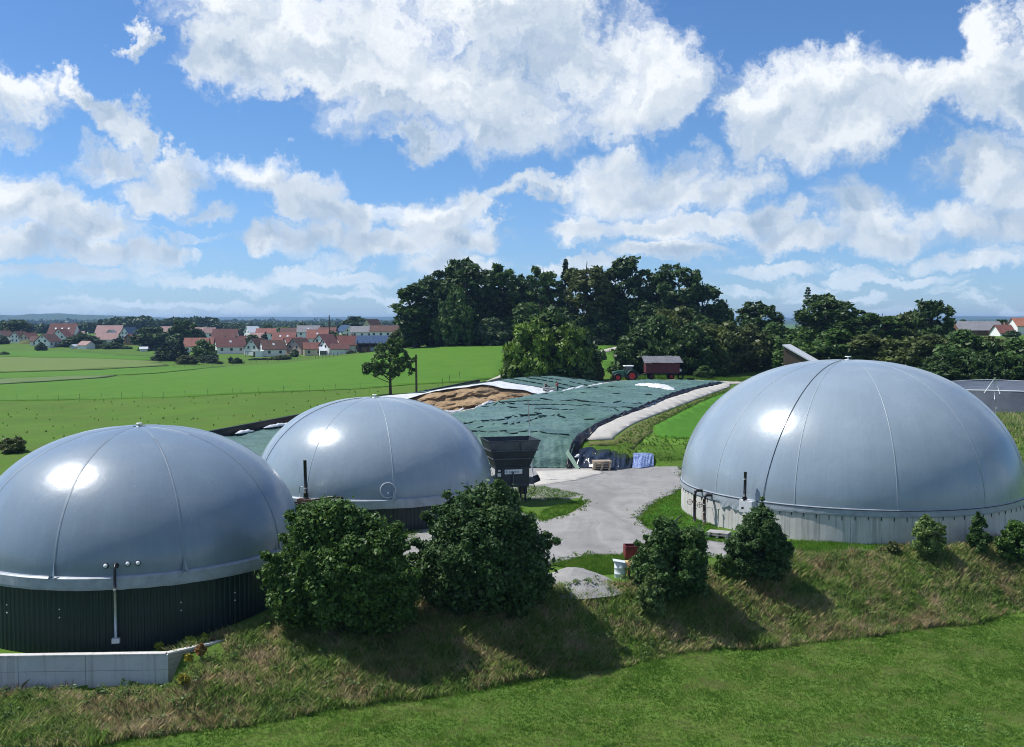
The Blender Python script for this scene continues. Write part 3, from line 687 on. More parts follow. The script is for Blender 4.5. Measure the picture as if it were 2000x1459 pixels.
DOME_PROF = (.86, 1.03)
dL = digester('dark green clad biogas tank with laced blue grey dome behind retaining wall', -24.7, 69.3, 10.35, 2.7, 7.55, 9, math.radians(-97.4), M_MEM2, .007, DOME_PROF, M_SEAM2, .07, True)
dM = digester('green clad biogas tank with grey dome standing between two leafy bushes and silage clamp', -12.5, 95.3, 10.6, 2.7, 7.6, 9, math.radians(-114.4), M_MEM, .003, DOME_PROF, M_SEAM, .05, False)
dR = digester('largest biogas tank with pale grey dome on bare concrete wall', 30.3, 94.6, 14.75, 2.7, 11.05, 12, math.radians(-122.9), M_MEM, .002, DOME_PROF, M_SEAM, .05, False)
def fit_out_tanks():
    for d, sd_, z0 in ((dL, 1, -2.4), (dM, 2, -.6)):
        mb = MB(); rim_band(mb, d.R, d.zr, [(-.10, .06), (.16, .03), (.27, -.05), (.275, -.58), (.25, -.72)], 0, 2*math.pi, 260, .035, sd_)
        mb.build('rim_flap', M_FLAP, d.o)
        cladding(d, z0, d.zr-.62, 62, M_CLAD)
        MB().lathe([(d.R-.3, z0-.3), (d.R-.3, d.zr-.1)], 64).build('tank_wall', M_CONC3, d.o)
    # lacing folds at the foot of the seams of the near tank
    for d in (dL, dM):
        for k in range(9):
            th = math.radians(-97.4 if d is dL else -114.4)+2*math.pi*k/9
            mb = MB(); r = d.R+.02; w = .2
            c = Vector((math.cos(th), math.sin(th), 0)); tdir = Vector((-math.sin(th), math.cos(th), 0))
            p0 = c*(r+.01)+Vector((0, 0, d.zr+.9)); a = c*(r+.32)+tdir*w+Vector((0, 0, d.zr-.1)); b = c*(r+.32)-tdir*w+Vector((0, 0, d.zr-.1)); e = c*(r+.2)+Vector((0, 0, d.zr+.1))
            mb.add([p0, a, e, b, c*(r-.2)+Vector((0, 0, d.zr))], [(0, 1, 2), (0, 2, 3), (1, 4, 2), (2, 4, 3)], False)
            mb.build('seam_fold', M_SEAM if d is dM else M_MEM2, d.o)
    apex_valve(dL, M_STEEL, .55); apex_valve(dM, M_WHITE, .6); apex_valve(dR, M_WHITE, .75)
    rope(dR, 1489); rope(dM, 507)
    # four small ports above the rim of the near tank, one carrying a pipe
    for px, py in ((209,1105),(250,1102),(268,1101),(228,1105)):
        th, ph = dome_at(dL, px, py); q = on_dome(dL, th, ph); nr = Vector((math.cos(th), math.sin(th), .25)).normalized()
        M = Vector((0, 0, 1)).rotation_difference(nr).to_matrix()
        mb = MB().lathe([(0, 0), (.15, 0), (.15, .08), (.11, .10), (.11, .2), (0, .2)], 14); mb.v = [tuple(M @ Vector(v)+q) for v in mb.v]
        if px == 228:
            mb.build('pipe_port', M_BLACKP, dL.o)
            a = q+nr*.2; out = Vector((math.cos(th), math.sin(th), 0))
            MB().tube([a, a+out*.22+Vector((0, 0, .05)), a+out*.36+Vector((0, 0, -.15)), a+out*.40+Vector((0, 0, -.7)), a+out*.42+Vector((0, 0, -1.25))], .085, 10).build('flexible_pipe', M_BLACKP, dL.o)
            p1 = a+out*.42+Vector((0, 0, -1.2)); dp = MB().tube([p1, p1+Vector((0, 0, -2.9))], .075, 10).build('down_pipe', M_STEEL, dL.o)
            MB().tube([p1+Vector((0, 0, .03)), p1+Vector((0, 0, -.10))], .11, 10).build('pipe_clamp', M_STEEL, dp)
            MB().box(p1+Vector((0, 0, -3.0)), (.42, .3, .26), rz=th+math.pi/2).build('condensate_box', M_GREYBOX, dp)
        else:
            g = mb.build('vent_port', M_BLACKP, dL.o)
            mb2 = MB().lathe([(0, .2), (.115, .2), (.115, .24), (0, .24)], 14); mb2.v = [tuple(M @ Vector(v)+q) for v in mb2.v]; mb2.build('port_cover', M_WHITE, g)
    # bolt heads on the cladding
    for px in (13, 115, 352, 457):
        th = rim_angle(dL, px)
        for z in (.85, .38):
            q = Vector((math.cos(th), math.sin(th), 0))*(dL.R+.04)+Vector((0, 0, z)); MB().sphere(q, .045, 8, 5).build('bolt_cap', M_WHITE, dL.o)
    # round inspection port on the middle dome
    th, ph = dome_at(dM, 757, 958); q = on_dome(dM, th, ph); nr = Vector((math.cos(th), math.sin(th), .16)).normalized(); M = Vector((0, 0, 1)).rotation_difference(nr).to_matrix()
    def put(prof, name, mat, par, n=28, off=Vector((0, 0, 0))):
        mb = MB().lathe(prof, n); mb.v = [tuple(M @ (Vector(v)+off)+q) for v in mb.v]; return mb.build(name, mat, par)
    port = put([(.66, -.1), (.66, .05), (.58, .06), (.57, .01)], 'port_ring', M_SEAM_W, dM.o); put([(0, .03), (.57, .03)], 'port_window', M_MEM2, port)
    put([(0, .045), (.10, .045), (.10, .06), (0, .06)], 'port_label', M_WHITE, port, 4, Vector((.05, -.2, .02)))
    # overpressure stack with pipework on the middle tank
    th = rim_angle(dM, 603); o3 = Vector((math.cos(th), math.sin(th), 0)); b0 = o3*(dM.R+.35)+Vector((0, 0, dM.zr+.0))
    st = MB().tube([b0, b0+Vector((-.03, 0, .5))], .20, 12).tube([b0+Vector((-.03, 0, .5)), b0+Vector((-.08, 0, 3.2))], .135, 12).build('vent_stack', M_BLACKP, dM.o)
    MB().tube([b0+Vector((-.04, 0, .85)), b0+Vector((-.04, 0, .95))], .165, 12).build('stack_collar', M_STEEL, st)
    MB().box(b0+Vector((.1, 0, -.12)), (1.5, .8, .3), rz=th+math.pi/2).build('stack_base', M_RUST, st)
    hp = []
    for k, px in enumerate((575, 603, 630, 650, 672)):
        t2 = rim_angle(dM, px); hp.append(Vector((math.cos(t2), math.sin(t2), 0))*(dM.R+.55)+Vector((0, 0, dM.zr+(-.45, -.15, .12, .32, .30)[k])))
    MB().tube(hp, .09, 8).tube([p+Vector((0, -.15, -.12)) for p in hp], .06, 8).tube([hp[-1], hp[-1]+Vector((.05, 0, -.75))], .12, 8).build('gas_pipe', M_BLACKP, dM.o)
    MB().tube([b0+Vector((-.55, 0, .2)), b0+Vector((-.55, 0, 1.0))], .03, 6).tube([b0+Vector((-.55, 0, 1.0)), b0+Vector((-.25, 0, 1.0))], .03, 6).build('pipe_bracket', M_STEEL, st)
    # big tank: concrete wall of cast panels, membrane skirt, fixings
    np_ = 40; da = 2*math.pi/np_; z0, z1 = -1.0, dR.zr-.02; gap = .012/dR.R
    vs = []; fs = []; ns = 5
    for r in (dR.R-.25, dR.R):
        for z in (z0, z1):
            for j in range(ns+1):
                a = gap+(da-2*gap)*j/ns; rr = r-(.02 if (r == dR.R and j in (0, ns)) else 0); vs.append((rr*math.cos(a), rr*math.sin(a), z))
    m = ns+1
    for j in range(ns): fs += [(2*m+j, 2*m+j+1, 3*m+j+1, 3*m+j), (3*m+j, 3*m+j+1, m+j+1, m+j)]
    fs += [(2*m, 3*m, m, 0), (2*m+ns, ns, m+ns, 3*m+ns)]
    pm = MB().add(vs, fs, False).mesh('concrete_panel', M_CONC)
    for k in range(np_):
        o = link('concrete_panel', pm, dR.o); o.rotation_euler = (0, 0, da*k+.03)
    MB().lathe([(dR.R-.06, z0), (dR.R-.06, z1-.05)], 80).build('joint_filler', M_CONC3, dR.o)
    rim_band(MB(), dR.R, dR.zr, [(-.06, .10), (.07, .05), (.085, -.02), (.10, -.40), (.09, -.52)], 0, 2*math.pi, 300, .07, 9, 9).build('rim_flap', M_FLAP, dR.o)
    MB().tube([Vector(((dR.R+.10)*math.cos(t), (dR.R+.10)*math.sin(t), dR.zr-.01)) for t in np.linspace(0, 2*math.pi, 140)], .03, 5, False).build('rim_cable', M_ROPE, dR.o)
    tick = MB().box((0, 0, 0), (.03, .06, .34)).mesh('fixing_strap', M_ROPE)
    for k in range(96):
        th = 2*math.pi*k/96; t = link('fixing_strap', tick, dR.o); t.location = ((dR.R+.02)*math.cos(th), (dR.R+.02)*math.sin(th), dR.zr-.66+.05*math.sin(k*7.3)); t.rotation_euler = (0, 0, th)
    # two gas risers
    for px, top, mat in ((1372, .05, M_BLACKP), (1390, -.12, M_RUST)):
        th = rim_angle(dR, px); o3 = Vector((math.cos(th), math.sin(th), 0)); b = o3*(dR.R+.75)
        rz_ = MB().tube([b+Vector((0, 0, -.1)), b+Vector((0, 0, dR.zr+top-.35))], .125, 12).build('gas_riser', mat, dR.o)
        tp = b+Vector((0, 0, dR.zr+top-.35))
        MB().tube([tp, tp+Vector((.05, -.02, .2)), tp+Vector((.18, .02, .33)), tp-o3*.45+Vector((.35, .05, .30))], .14, 10).build('riser_elbow', M_BLACKP, rz_)
        for z in (.35, 1.1, 1.75): MB().tube([b+Vector((0, 0, z)), b+Vector((0, 0, z+.08))], .17, 12).build('flange', M_RUST if mat is M_BLACKP else M_STEEL, rz_)
        mb = MB().lathe([(.20, -.03), (.24, 0), (.20, .03)], 16, axis='y'); c = b+Vector((-.42, -.1, dR.zr-.95)); mb.v = [tuple(Vector(v)+c) for v in mb.v]
        mb.box(c, (.42, .03, .03)).box(c, (.03, .03, .42)); mb.tube([c, c+Vector((.4, .08, 0))], .03, 6); mb.build('valve_wheel', M_RUST, rz_)
        MB().tube([b+Vector((0, 0, 1.45)), b+Vector((.75, .25, 1.45))], .03, 6).build('stay_bar', M_STEEL, rz_)
    th = rim_angle(dR, 1409); o3 = Vector((math.cos(th), math.sin(th), 0)); b = o3*(dR.R+.3); MB().tube([b+Vector((0, 0, 0)), b+Vector((0, 0, 1.5))], .04, 8).sphere(b+Vector((0, 0, 1.55)), .10, 10, 6).build('lamp_post', M_STEEL, dR.o)
    # control box with vent stack on the rim
    th = rim_angle(dR, 1466); o3 = Vector((math.cos(th), math.sin(th), 0)); b = o3*(dR.R+.35)
    MB().box(b+Vector((0, 0, dR.zr-.45)), (1.25, .75, 1.0), rz=th+math.pi/2).build('control_box', M_GREYBOX, dR.o, bevel=.03)
    MB().tube([b+o3*.37+Vector((-.2, 0, dR.zr-.55)), b+o3*.47+Vector((-.2, 0, dR.zr-.55))], .10, 12).build('box_outlet', M_BLACKP, dR.o)
    c = b+Vector((-.28, 0, dR.zr+.05)); st = MB().tube([c, c+Vector((0, 0, .30))], .17, 12).tube([c+Vector((0, 0, .28)), c+Vector((.04, 0, 2.3))], .12, 12).build('vent_stack', M_BLACKP, dR.o)
    for z in (.1, .62, 1.7): MB().tube([c+Vector((0, 0, z)), c+Vector((0, 0, z+.07))], .15 if z > .2 else .24, 12).build('stack_collar', M_BLACKP if z != 1.7 else M_STEEL, st)
    # loose flap of sheet hanging beside the box
    q = []; th0, th1 = rim_angle(dR, 1408), rim_angle(dR, 1447)
    for i in range(13):
        th = th0+(th1-th0)*i/12
        for j in range(6): rr = dR.R+.11+.07*math.sin(i*1.9+j)*j/5; q.append((rr*math.cos(th), rr*math.sin(th), dR.zr-.35-j*.11-(.12*math.sin(i*.8)*j/5)))
    MB().add(q, [(i*6+j, i*6+j+1, i*6+j+7, i*6+j+6) for i in range(12) for j in range(5)], True).build('loose_flap', M_FLAP, dR.o)
fit_out_tanks()

# ------------------------------------------------------------------ retaining wall in front of the near tank
def slab_box(mb, a, b, z0, z1, th, za=None, zb=None):
    """upright slab from plan point a to b; za, zb top heights at both ends"""
    a = Vector((a[0], a[1], 0)); b = Vector((b[0], b[1], 0)); d = (b-a).normalized(); n = Vector((-d.y, d.x, 0))*th/2
    za = z1 if za is None else za; zb = z1 if zb is None else zb
    vs = [a-n+Vector((0, 0, z0)), b-n+Vector((0, 0, z0)), b+n+Vector((0, 0, z0)), a+n+Vector((0, 0, z0)), a-n+Vector((0, 0, za)), b-n+Vector((0, 0, zb)), b+n+Vector((0, 0, zb)), a+n+Vector((0, 0, za))]
    return mb.add(vs, [(3, 2, 1, 0), (4, 5, 6, 7), (0, 1, 5, 4), (1, 2, 6, 5), (2, 3, 7, 6), (3, 0, 4, 7)])
def build_retaining_wall():
    rw = thing('retaining_wall', 'long pale concrete retaining wall below the dark green tank', 'wall', (0, 0, 0))
    xs = [WALL0[0]]+[G(px, 1280, -1.2)[0] for px in (-190, -80, 36, 165, 299, 325)]
    for i in range(len(xs)-1):
        a = (xs[i]+.012, np.interp(xs[i], [WALL0[0], WALL1[0]], [WALL0[1], WALL1[1]])); b = (xs[i+1]-.012, np.interp(xs[i+1], [WALL0[0], WALL1[0]], [WALL0[1], WALL1[1]]))
        for z0, z1 in ((-5.0, -2.12), (-2.10, -1.26)):
            slab_box(MB(), a, b, z0, z1, .34).build('concrete_panel', M_CONC2, rw, bevel=.012)
    a, b = WALL0, WALL1
    slab_box(MB(), a, b, -5, -1.3, .28).build('wall_core', M_CONC3, rw)
    slab_box(MB(), (a[0], a[1]), (b[0], b[1]), -1.255, -1.17, .42).build('wall_cap', M_CONC, rw, bevel=.015)
    w2 = thing('wing_wall', 'short weathered sloping wing wall at the end of the retaining wall', 'wall', (0, 0, 0))
    for k in range(4):
        z = -1.25-.32*k
        slab_box(MB(), (WALL1[0]+.03, WALL1[1]), (WALL2[0], WALL2[1]), -5 if k == 3 else z-.31, z, .26+.02*(k % 2), za=z, zb=z+.06).build('board', M_CONC3, w2, bevel=.012)
    slab_box(MB(), (WALL1[0]+.03, WALL1[1]), (WALL2[0], WALL2[1]), -1.25, -1.17, .34, zb=-1.10).build('wall_cap', M_CONC, w2)
    MB().box((WALL2[0]-.5, WALL2[1]-.25, -1.1), (.16, .16, .55)).build('post', M_RUST, w2)
build_retaining_wall()
# ------------------------------------------------------------------ silage clamps
def x_left(y): return x_mid(y)+np.interp(y, [122,138,150,163,200], [5.5,4.6,2.6,.4,.2])
def z_mid(y): return np.interp(y, [120,152,170,199], [2.6,3.5,4.65,5.7])
def z_out(y): return np.interp(y, [118,134,180,206], [2.6,3.05,4.55,5.7])
def z_main(x, y):
    """height of the big green cover"""
    x = np.asarray(x, float); y = np.asarray(y, float)
    q = (x_edge(y)-x)/(x_edge(y)-x_mid(y))                # 0 at the right edge, 1 at the middle wall
    yy = y-1.6*(fbm(x*.16, 3.0+0*x, 4)-.5)
    z = np.interp(yy, [122.3,123.0,124.8,126.8,129.5,140,150,168,191,198], [.06,1.1,2.5,3.2,3.6,4.2,4.65,5.35,5.95,5.7])
    crown = .40*np.sin(np.pi*np.clip(q, 0, 1))*smoothstep(124, 130, y)
    edge = 1-.10*(1-smoothstep(0, .06, q))*smoothstep(123, 127, y)
    sag = -1.15*smoothstep(.72, 1.0, q)*smoothstep(126, 134, y)*(1-smoothstep(146, 166, y))-.35*smoothstep(.8, 1, q)*smoothstep(150, 170, y)
    top = smoothstep(125.5, 128.5, y)
    xx = x+2.2*(fbm(x*.10, y*.10, 33)-.5)*4; yw_ = y+1.8*(fbm(x*.16, y*.14, 35)-.5)*4
    rid = 1-np.abs(2*fbm(xx*.10, yw_*.42, 12)-1); rid2 = 1-np.abs(2*fbm(xx*.30+5, yw_*.95, 13)-1)
    wr = top*(.16*(fbm(x*.22, y*.55, 9)-.5)+.26*(rid**4-.35)+.13*(rid2**3-.4)+.06*(fbm(x*1.0, y*2.2, 15)-.5))
    wr = wr+.22*top*(fbm(x*.07, y*.09, 31)-.5)*2
    fl = (1-top)*(.50*(fbm(x*.9, y*.12, 17)-.5)+.22*(fbm(x*2.2, y*.2, 19)-.5))
    return z*edge+crown+sag+wr+fl
def grid_mesh(name, X, Y, Zv, mat):
    n, m = X.shape; V = np.stack([X, Y, Zv], -1).reshape(-1, 3); i = np.arange(n-1)[:, None]*m+np.arange(m-1)[None, :]
    return mesh_np(name, V, np.stack([i, i+1, i+m+1, i+m], -1).reshape(-1, 4), mat, True)
def thick(o, t=.03):
    s = o.modifiers.new('thickness', 'SOLIDIFY'); s.thickness = t; s.offset = 1
    return o
def tarp_mat():
    m = bpy.data.materials.new('green_netting'); m.use_nodes = True; t = NT(m.node_tree); b = t.n['Principled BSDF']
    geo = t.new('ShaderNodeNewGeometry'); pos = geo.outputs['Position']
    c = t.mix(t.maprange(t.noise(pos, .07, 4, .6), .38, .62), (.050,.115,.085), (.078,.145,.160))
    c = t.mix(t.maprange(t.noise(t.vm('MULTIPLY', pos, (.35, 1.4, 1)), .35, 5, .65), .4, .7), c, (.105,.195,.165))
    c = t.mix(t.math('MULTIPLY', t.maprange(t.noise(t.vm('MULTIPLY', pos, (1, 2.5, 1)), .8, 6, .7), .55, .72), .6), c, (.17,.29,.265))
    c = t.mix(t.math('MULTIPLY', t.maprange(t.noise(pos, 2.4, 5, .7), .52, .66), .7), c, (.025,.065,.05))
    t.l.new(c, b.inputs['Base Color']); b.inputs['Roughness'].default_value = .62; b.inputs['Specular IOR Level'].default_value = .35
    bn = t.new('ShaderNodeBump'); bn.inputs['Strength'].default_value = .8; bn.inputs['Distance'].default_value = .2
    t.l.new(t.noise(t.vm('MULTIPLY', pos, (.8, 1.6, 1)), 1.5, 6, .65), bn.inputs['Height']); t.l.new(bn.outputs[0], b.inputs['Normal'])
    return m
M_NET = tarp_mat()
M_BLACKS = pmat('black_silage_sheet', (.009,.010,.013), .42, .32, var=.3, vscale=.8, bump=.9, bscale=1.6)
M_NAVY = pmat('dark_blue_grey_sheet', (.018,.024,.038), .16, .7, var=.35, vscale=.7, bump=.8, bscale=1.8)
M_BLUE = pmat('blue_sheet', (.035,.07,.24), .35, .45, col2=(.30,.38,.58), vscale=2.4, bump=.7, bscale=3)  # pale streaks mixed into the colour stand in for highlights on the blue
M_WSHEET = pmat('white_silage_sheet', (.66,.68,.70), .35, .45, var=.12, vscale=1.0, bump=.7, bscale=2.2)
M_GSHEET = pmat('pale_green_sheet', (.30,.42,.33), .5, .3, var=.1, vscale=2, bump=.4, bscale=3)
M_BAG = pmat('dark_gravel_bag', (.020,.045,.042), .8, .15, var=.3, vscale=4)
def silage_mat():
    m = bpy.data.materials.new('chopped_silage'); m.use_nodes = True; t = NT(m.node_tree); b = t.n['Principled BSDF']
    geo = t.new('ShaderNodeNewGeometry'); pos = geo.outputs['Position']
    c = t.mix(t.maprange(t.noise(pos, .55, 6, .65), .36, .64), (.36,.25,.145), (.22,.15,.085))
    c = t.mix(t.maprange(t.noise(pos, 3.2, 5, .7), .48, .70), c, (.44,.32,.195))
    c = t.mix(t.math('MULTIPLY', t.maprange(t.noise(t.vm('MULTIPLY', pos, (1, 1, 3)), .9, 5, .7), .56, .72), .7), c, (.10,.06,.03))
    t.l.new(c, b.inputs['Base Color']); b.inputs['Roughness'].default_value = .95; b.inputs['Specular IOR Level'].default_value = .1
    bn = t.new('ShaderNodeBump'); bn.inputs['Strength'].default_value = 1.0; bn.inputs['Distance'].default_value = .2
    t.l.new(t.noise(pos, 2.2, 8, .7), bn.inputs['Height']); t.l.new(bn.outputs[0], b.inputs['Normal'])
    return m
M_SIL = silage_mat()
def heap_top(q, y):
    return np.interp(q, [0,.12,.3,.6,.85,1], [4.6,4.85,5.7,6.75,5.75,5.0])+np.interp(y, [172,178,186,206], [0,.05,.25,-.3])*np.interp(q, [0,.6,1], [.3,1,.3])
def build_silo():
    # walls
    for nm, lab, fx, fz, y0, y1 in (('clamp_wall', 'black lined outer clamp wall along the rough meadow', x_out, z_out, 120, 204), ('clamp_wall', 'pale topped middle wall between the two silage clamps', x_mid, z_mid, 124, 196)):
        w = thing(nm, lab, 'wall'); ys = np.linspace(y0, y1, 13)
        for a, b in zip(ys[:-1], ys[1:]):
            slab_box(MB(), (fx(a), a+.01), (fx(b), b-.01), Z(fx(a), a)-2.5, 0, .36, za=fz(a), zb=fz(b)).build('wall_slab', M_BLACKS, w)
            slab_box(MB(), (fx(a)+.0, a+.01), (fx(b)+.0, b-.01), min(fz(a), fz(b))-.12, 0, 1.05 if fx is x_mid else .40, za=fz(a)+.32, zb=fz(b)+.32).build('wall_coping', M_CONC_G if fx is x_mid else M_BLACKS, w)
    # big cover
    ys = np.concatenate([np.linspace(122.3, 129, 46), np.arange(129.25, 198, .32)]); qs = np.linspace(0, .985, 170)
    Y = np.repeat(ys[:, None], len(qs), 1); X = x_edge(Y)-qs[None, :]*(x_edge(Y)-x_left(Y)); Zv = np.maximum(z_main(X, Y), zt(X, Y)+.1)
    Y2 = Y+np.where(Y < 128, -.5*(fbm(X*.9, Y*.15, 23)-.5), 0)
    o = link('silage_cover', grid_mesh('silage_cover', X, Y2, Zv, M_NET)); thick(o); tag(o, 'huge green netting cover over the right silage clamp', 'tarpaulin')
    ys = np.linspace(123, 166, 120); ts = np.linspace(0, 1, 16); Y = np.repeat(ys[:, None], len(ts), 1); Tt = np.repeat(ts[None, :], len(ys), 0); X = x_left(Y)+.5+(x_mid(Y)+.2-x_left(Y)-.5)*Tt
    za = np.maximum(z_main(x_left(Y)+.4, Y), zt(X, Y)+.1); Zv = np.maximum(za+.05+(zt(X, Y)+.25-za)*smoothstep(0, .7, Tt)+.3*(fbm(Y*.6, Tt*3, 55)-.5), zt(X, Y)+.06)
    o = link('plastic_sheet', grid_mesh('plastic_sheet', X, Y, Zv, M_BLACKS)); thick(o); tag(o, 'black sheet in the dark gap between middle wall and big green cover', 'plastic sheet')
    # left clamp: low front cover, silage face, white sheet, rear cover
    ys = np.linspace(124, 150, 60); qs = np.linspace(.02, .97, 90); Y = np.repeat(ys[:, None], len(qs), 1); X = x_mid(Y)+qs[None, :]*(x_out(Y)-x_mid(Y))
    Zv = np.interp(Y, [124,127,130,144,150], [.15,1.6,2.0,2.4,.9])+.35*(fbm(X*.25, Y*.5, 51)-.5)+.3*smoothstep(.8, 1, qs)[None, :]
    o = link('silage_cover', grid_mesh('silage_cover', X, Y, np.maximum(Zv, zt(X, Y)+.1), M_NET)); thick(o); tag(o, 'low green netting cover behind the middle dome, beside the black wall', 'tarpaulin')
    qs = np.linspace(.0, 1, 170); ts = np.linspace(0, 1, 80); Q, Tt = np.meshgrid(qs, ts)            # q from outer wall to middle wall
    yf = 168.5+7.5*Tt-1.5*np.sin(Q*np.pi)
    Xa = x_out(yf)+.3; Xb = x_mid(yf)-.3; X = Xa+(Xb-Xa)*Q
    top = heap_top(Q, 174+0*Q)
    zb = np.maximum(2.0, zt(X[0:1], yf[0:1])+.2); Zv = zb+(top-zb)*Tt
    lum = fbm(Q*9, Tt*4, 61, 5)-.5; lum2 = np.abs(fbm(Q*5, Tt*2.5, 66, 4)-.5); st = np.abs(((Tt*5+lum*2.5) % 1)-.5)-.25
    k = np.sin(np.pi*np.clip(Tt, 0.02, 1))**.5
    Yv = yf+k*(3.2*lum-5.0*lum2+.9*st)+.6; Zv = Zv+.5*lum*k
    # loose silage spilt on the floor before the face
    Qa, Ta = np.meshgrid(qs, np.linspace(0, 1, 24)); ya = 138+(Yv[0:1, :]-138)*Ta; Xq = x_out(ya)+.3+(x_mid(ya)-x_out(ya)-.6)*Qa
    za = np.maximum(zt(Xq, ya)+.12, 1.2)+(.9*(fbm(Xq*.35, ya*.35, 68)-.3)*Ta)*(1-Ta)*2; za = za*(1-Ta**3)+Zv[0:1, :]*Ta**3
    X = np.concatenate([Xq[:-1], X]); Yv = np.concatenate([ya[:-1], Yv]); Zv = np.concatenate([za[:-1], Zv])
    o = link('silage_heap', grid_mesh('silage_heap', X, Yv, Zv, M_SIL)); tag(o, 'crumbling brown face of chopped silage under white sheet', 'silage')
    qs = np.linspace(-.01, 1.01, 110); ts = np.linspace(0, 1, 30); Q, Tt = np.meshgrid(qs, ts); Yv = 175.1+5.2*Tt-1.0*np.sin(Q*np.pi)+.35*np.sin(Q*31)*(1-Tt)
    lf = 1-smoothstep(.06, .24, Q); Yv = Yv-6.5*lf*(1-Tt)
    X = x_out(Yv)+(x_mid(Yv)-x_out(Yv))*Q; Zv = heap_top(Q, Yv)+.16+lf*(1-Tt)*(.25-1.6*smoothstep(.02, .2, Q))+.10*(fbm(Q*22, Tt*5, 71)-.5)*2-.22*(1-Tt)**4
    o = link('plastic_sheet', grid_mesh('plastic_sheet', X, Yv, Zv, M_WSHEET)); thick(o, .04); tag(o, 'white plastic sheet folded back over the crest of the brown silage', 'plastic sheet')
    qs = np.linspace(0, 1, 80); ys = np.linspace(179.2, 204, 70); Y = np.repeat(ys[:, None], len(qs), 1); X = x_out(Y)+(x_mid(Y)-x_out(Y))*qs[None, :]
    Zv = heap_top(qs[None, :]+0*Y, Y)+.30+.14*(fbm(X*.4, Y*.8, 81)-.5)-.5*smoothstep(198, 204, Y)
    o = link('silage_cover', grid_mesh('silage_cover', X, Y, np.maximum(Zv, zt(X, Y)+.05), M_NET)); thick(o); tag(o, 'green netting cover on the rear of the left clamp behind the white sheet', 'tarpaulin')
    # black sheeting along the right edge, draped to the concrete path
    ys = np.linspace(121.8, 192, 260); ts = np.linspace(0, 1, 12); Y = np.repeat(ys[:, None], len(ts), 1); Tt = np.repeat(ts[None, :], len(ys), 0)
    pe = np.array([T(*q) for q in ((1112,912),(1126,885),(1146,857),(1167,836),(1216,813),(1260,795),(1340,768),(1404,750))]); pe = pe[np.argsort(pe[:, 1])]
    xp = np.maximum(np.interp(Y, pe[:, 1], pe[:, 0]), x_edge(Y)+.25)
    X = x_edge(Y)-.35+Tt*(xp+.15-x_edge(Y)+.35+.25*(fbm(Y*.4, 0*Y, 91)-.5)); zt_ = np.maximum(z_main(x_edge(Y)-.3, Y), zt(X, Y)+.15)+.16; zg = zt(X, Y)+.22
    Zv = zt_+(zg-zt_)*smoothstep(.10, .92, Tt)+(.5*(fbm(Y*1.1, Tt*2.5, 95)-.5)+.25*np.sin(Y*2.1+3*fbm(Y*.3, Tt, 93)))*np.sin(np.pi*np.clip(Tt, .05, 1))
    X = X+.30*(fbm(Y*.9, Tt*2, 97)-.5)*np.sin(np.pi*Tt)
    o = link('plastic_sheet', grid_mesh('plastic_sheet', X, Y, Zv, M_BLACKS)); thick(o); tag(o, 'crumpled black plastic edging between green cover and concrete path', 'plastic sheet')
    # bright roll of plastic lying along that edge, and smaller scraps
    def crumple(name, label, cat, mat, pts, wid, hgt, seed, zf, grp=None):
        pts = np.array(pts, float); L = np.concatenate([[0], np.cumsum(np.linalg.norm(np.diff(pts, axis=0), axis=1))]); n = max(8, int(L[-1]/.18)); s = np.linspace(0, L[-1], n)
        cx = np.interp(s, L, pts[:, 0]); cy = np.interp(s, L, pts[:, 1]); m = 12
        tx = np.gradient(cx); ty = np.gradient(cy); ll = np.hypot(tx, ty)+1e-9; nx, ny = -ty/ll, tx/ll
        ii = np.arange(n); e = (np.minimum(1, np.minimum(4*ii/n, 4*(n-1-ii)/n))*.8+.2)[:, None]; t = (np.arange(m)/(m-1)*2-1)[None, :]
        ww = wid*e*(.75+.6*fbm(s*.8, 1.0+0*s, seed))[:, None]; X = cx[:, None]+nx[:, None]*t*ww/2; Y = cy[:, None]+ny[:, None]*t*ww/2
        Zc = zf(X, Y)+.05+hgt*e*(1-t*t)*(.3+1.2*fbm(s[:, None]*1.5+0*t, t*1.5+3+0*s[:, None], seed+2))
        V = np.stack([X, Y, Zc], -1).reshape(-1, 3)
        F = [(i*m+j, i*m+j+1, (i+1)*m+j+1, (i+1)*m+j) for i in range(n-1) for j in range(m-1)]
        o = link(name, mesh_np(name, np.array(V), np.array(F), mat, True)); thick(o, .02); return tag(o, label, cat, grp)
    zmv = lambda x, y: np.maximum(z_main(np.asarray(x, float), np.asarray(y, float)), zt(np.asarray(x, float), np.asarray(y, float)))
    zmf = lambda x, y: float(zmv([x], [y])[0])
    def M1(px, depth): return (depth*(px-1000)/FPX, depth)
    crumple('plastic_sheet', 'glossy grey plastic strip on the black edging beside the concrete path', 'plastic sheet', M_NAVY, [(x_edge(y)+.25, y) for y in (147, 152, 158, 162)], 1.2, .5, 3, lambda x, y: zmv(x-.6, y)-.3)
    crumple('plastic_sheet', 'crumpled bright white sheet lying on the green cover near its right edge', 'plastic sheet', M_WSHEET, [M1(1241, 182.5), M1(1262, 182), M1(1285, 179), M1(1318, 176)], 3.0, .5, 5, zmv)
    crumple('plastic_sheet', 'narrow white sheet by the road behind the green cover', 'plastic sheet', M_WSHEET, [M1(1128, 201), M1(1145, 199), M1(1158, 197)], 1.5, .3, 7, lambda x, y: zt(x, y)+.3)
    crumple('plastic_sheet', 'thin white edge strip running along the top of the middle wall', 'plastic sheet', M_WSHEET, [(x_mid(y)+.9, y) for y in (172, 178, 184, 190, 196)], .8, .25, 8, lambda x, y: zmv(x, y)-.02)
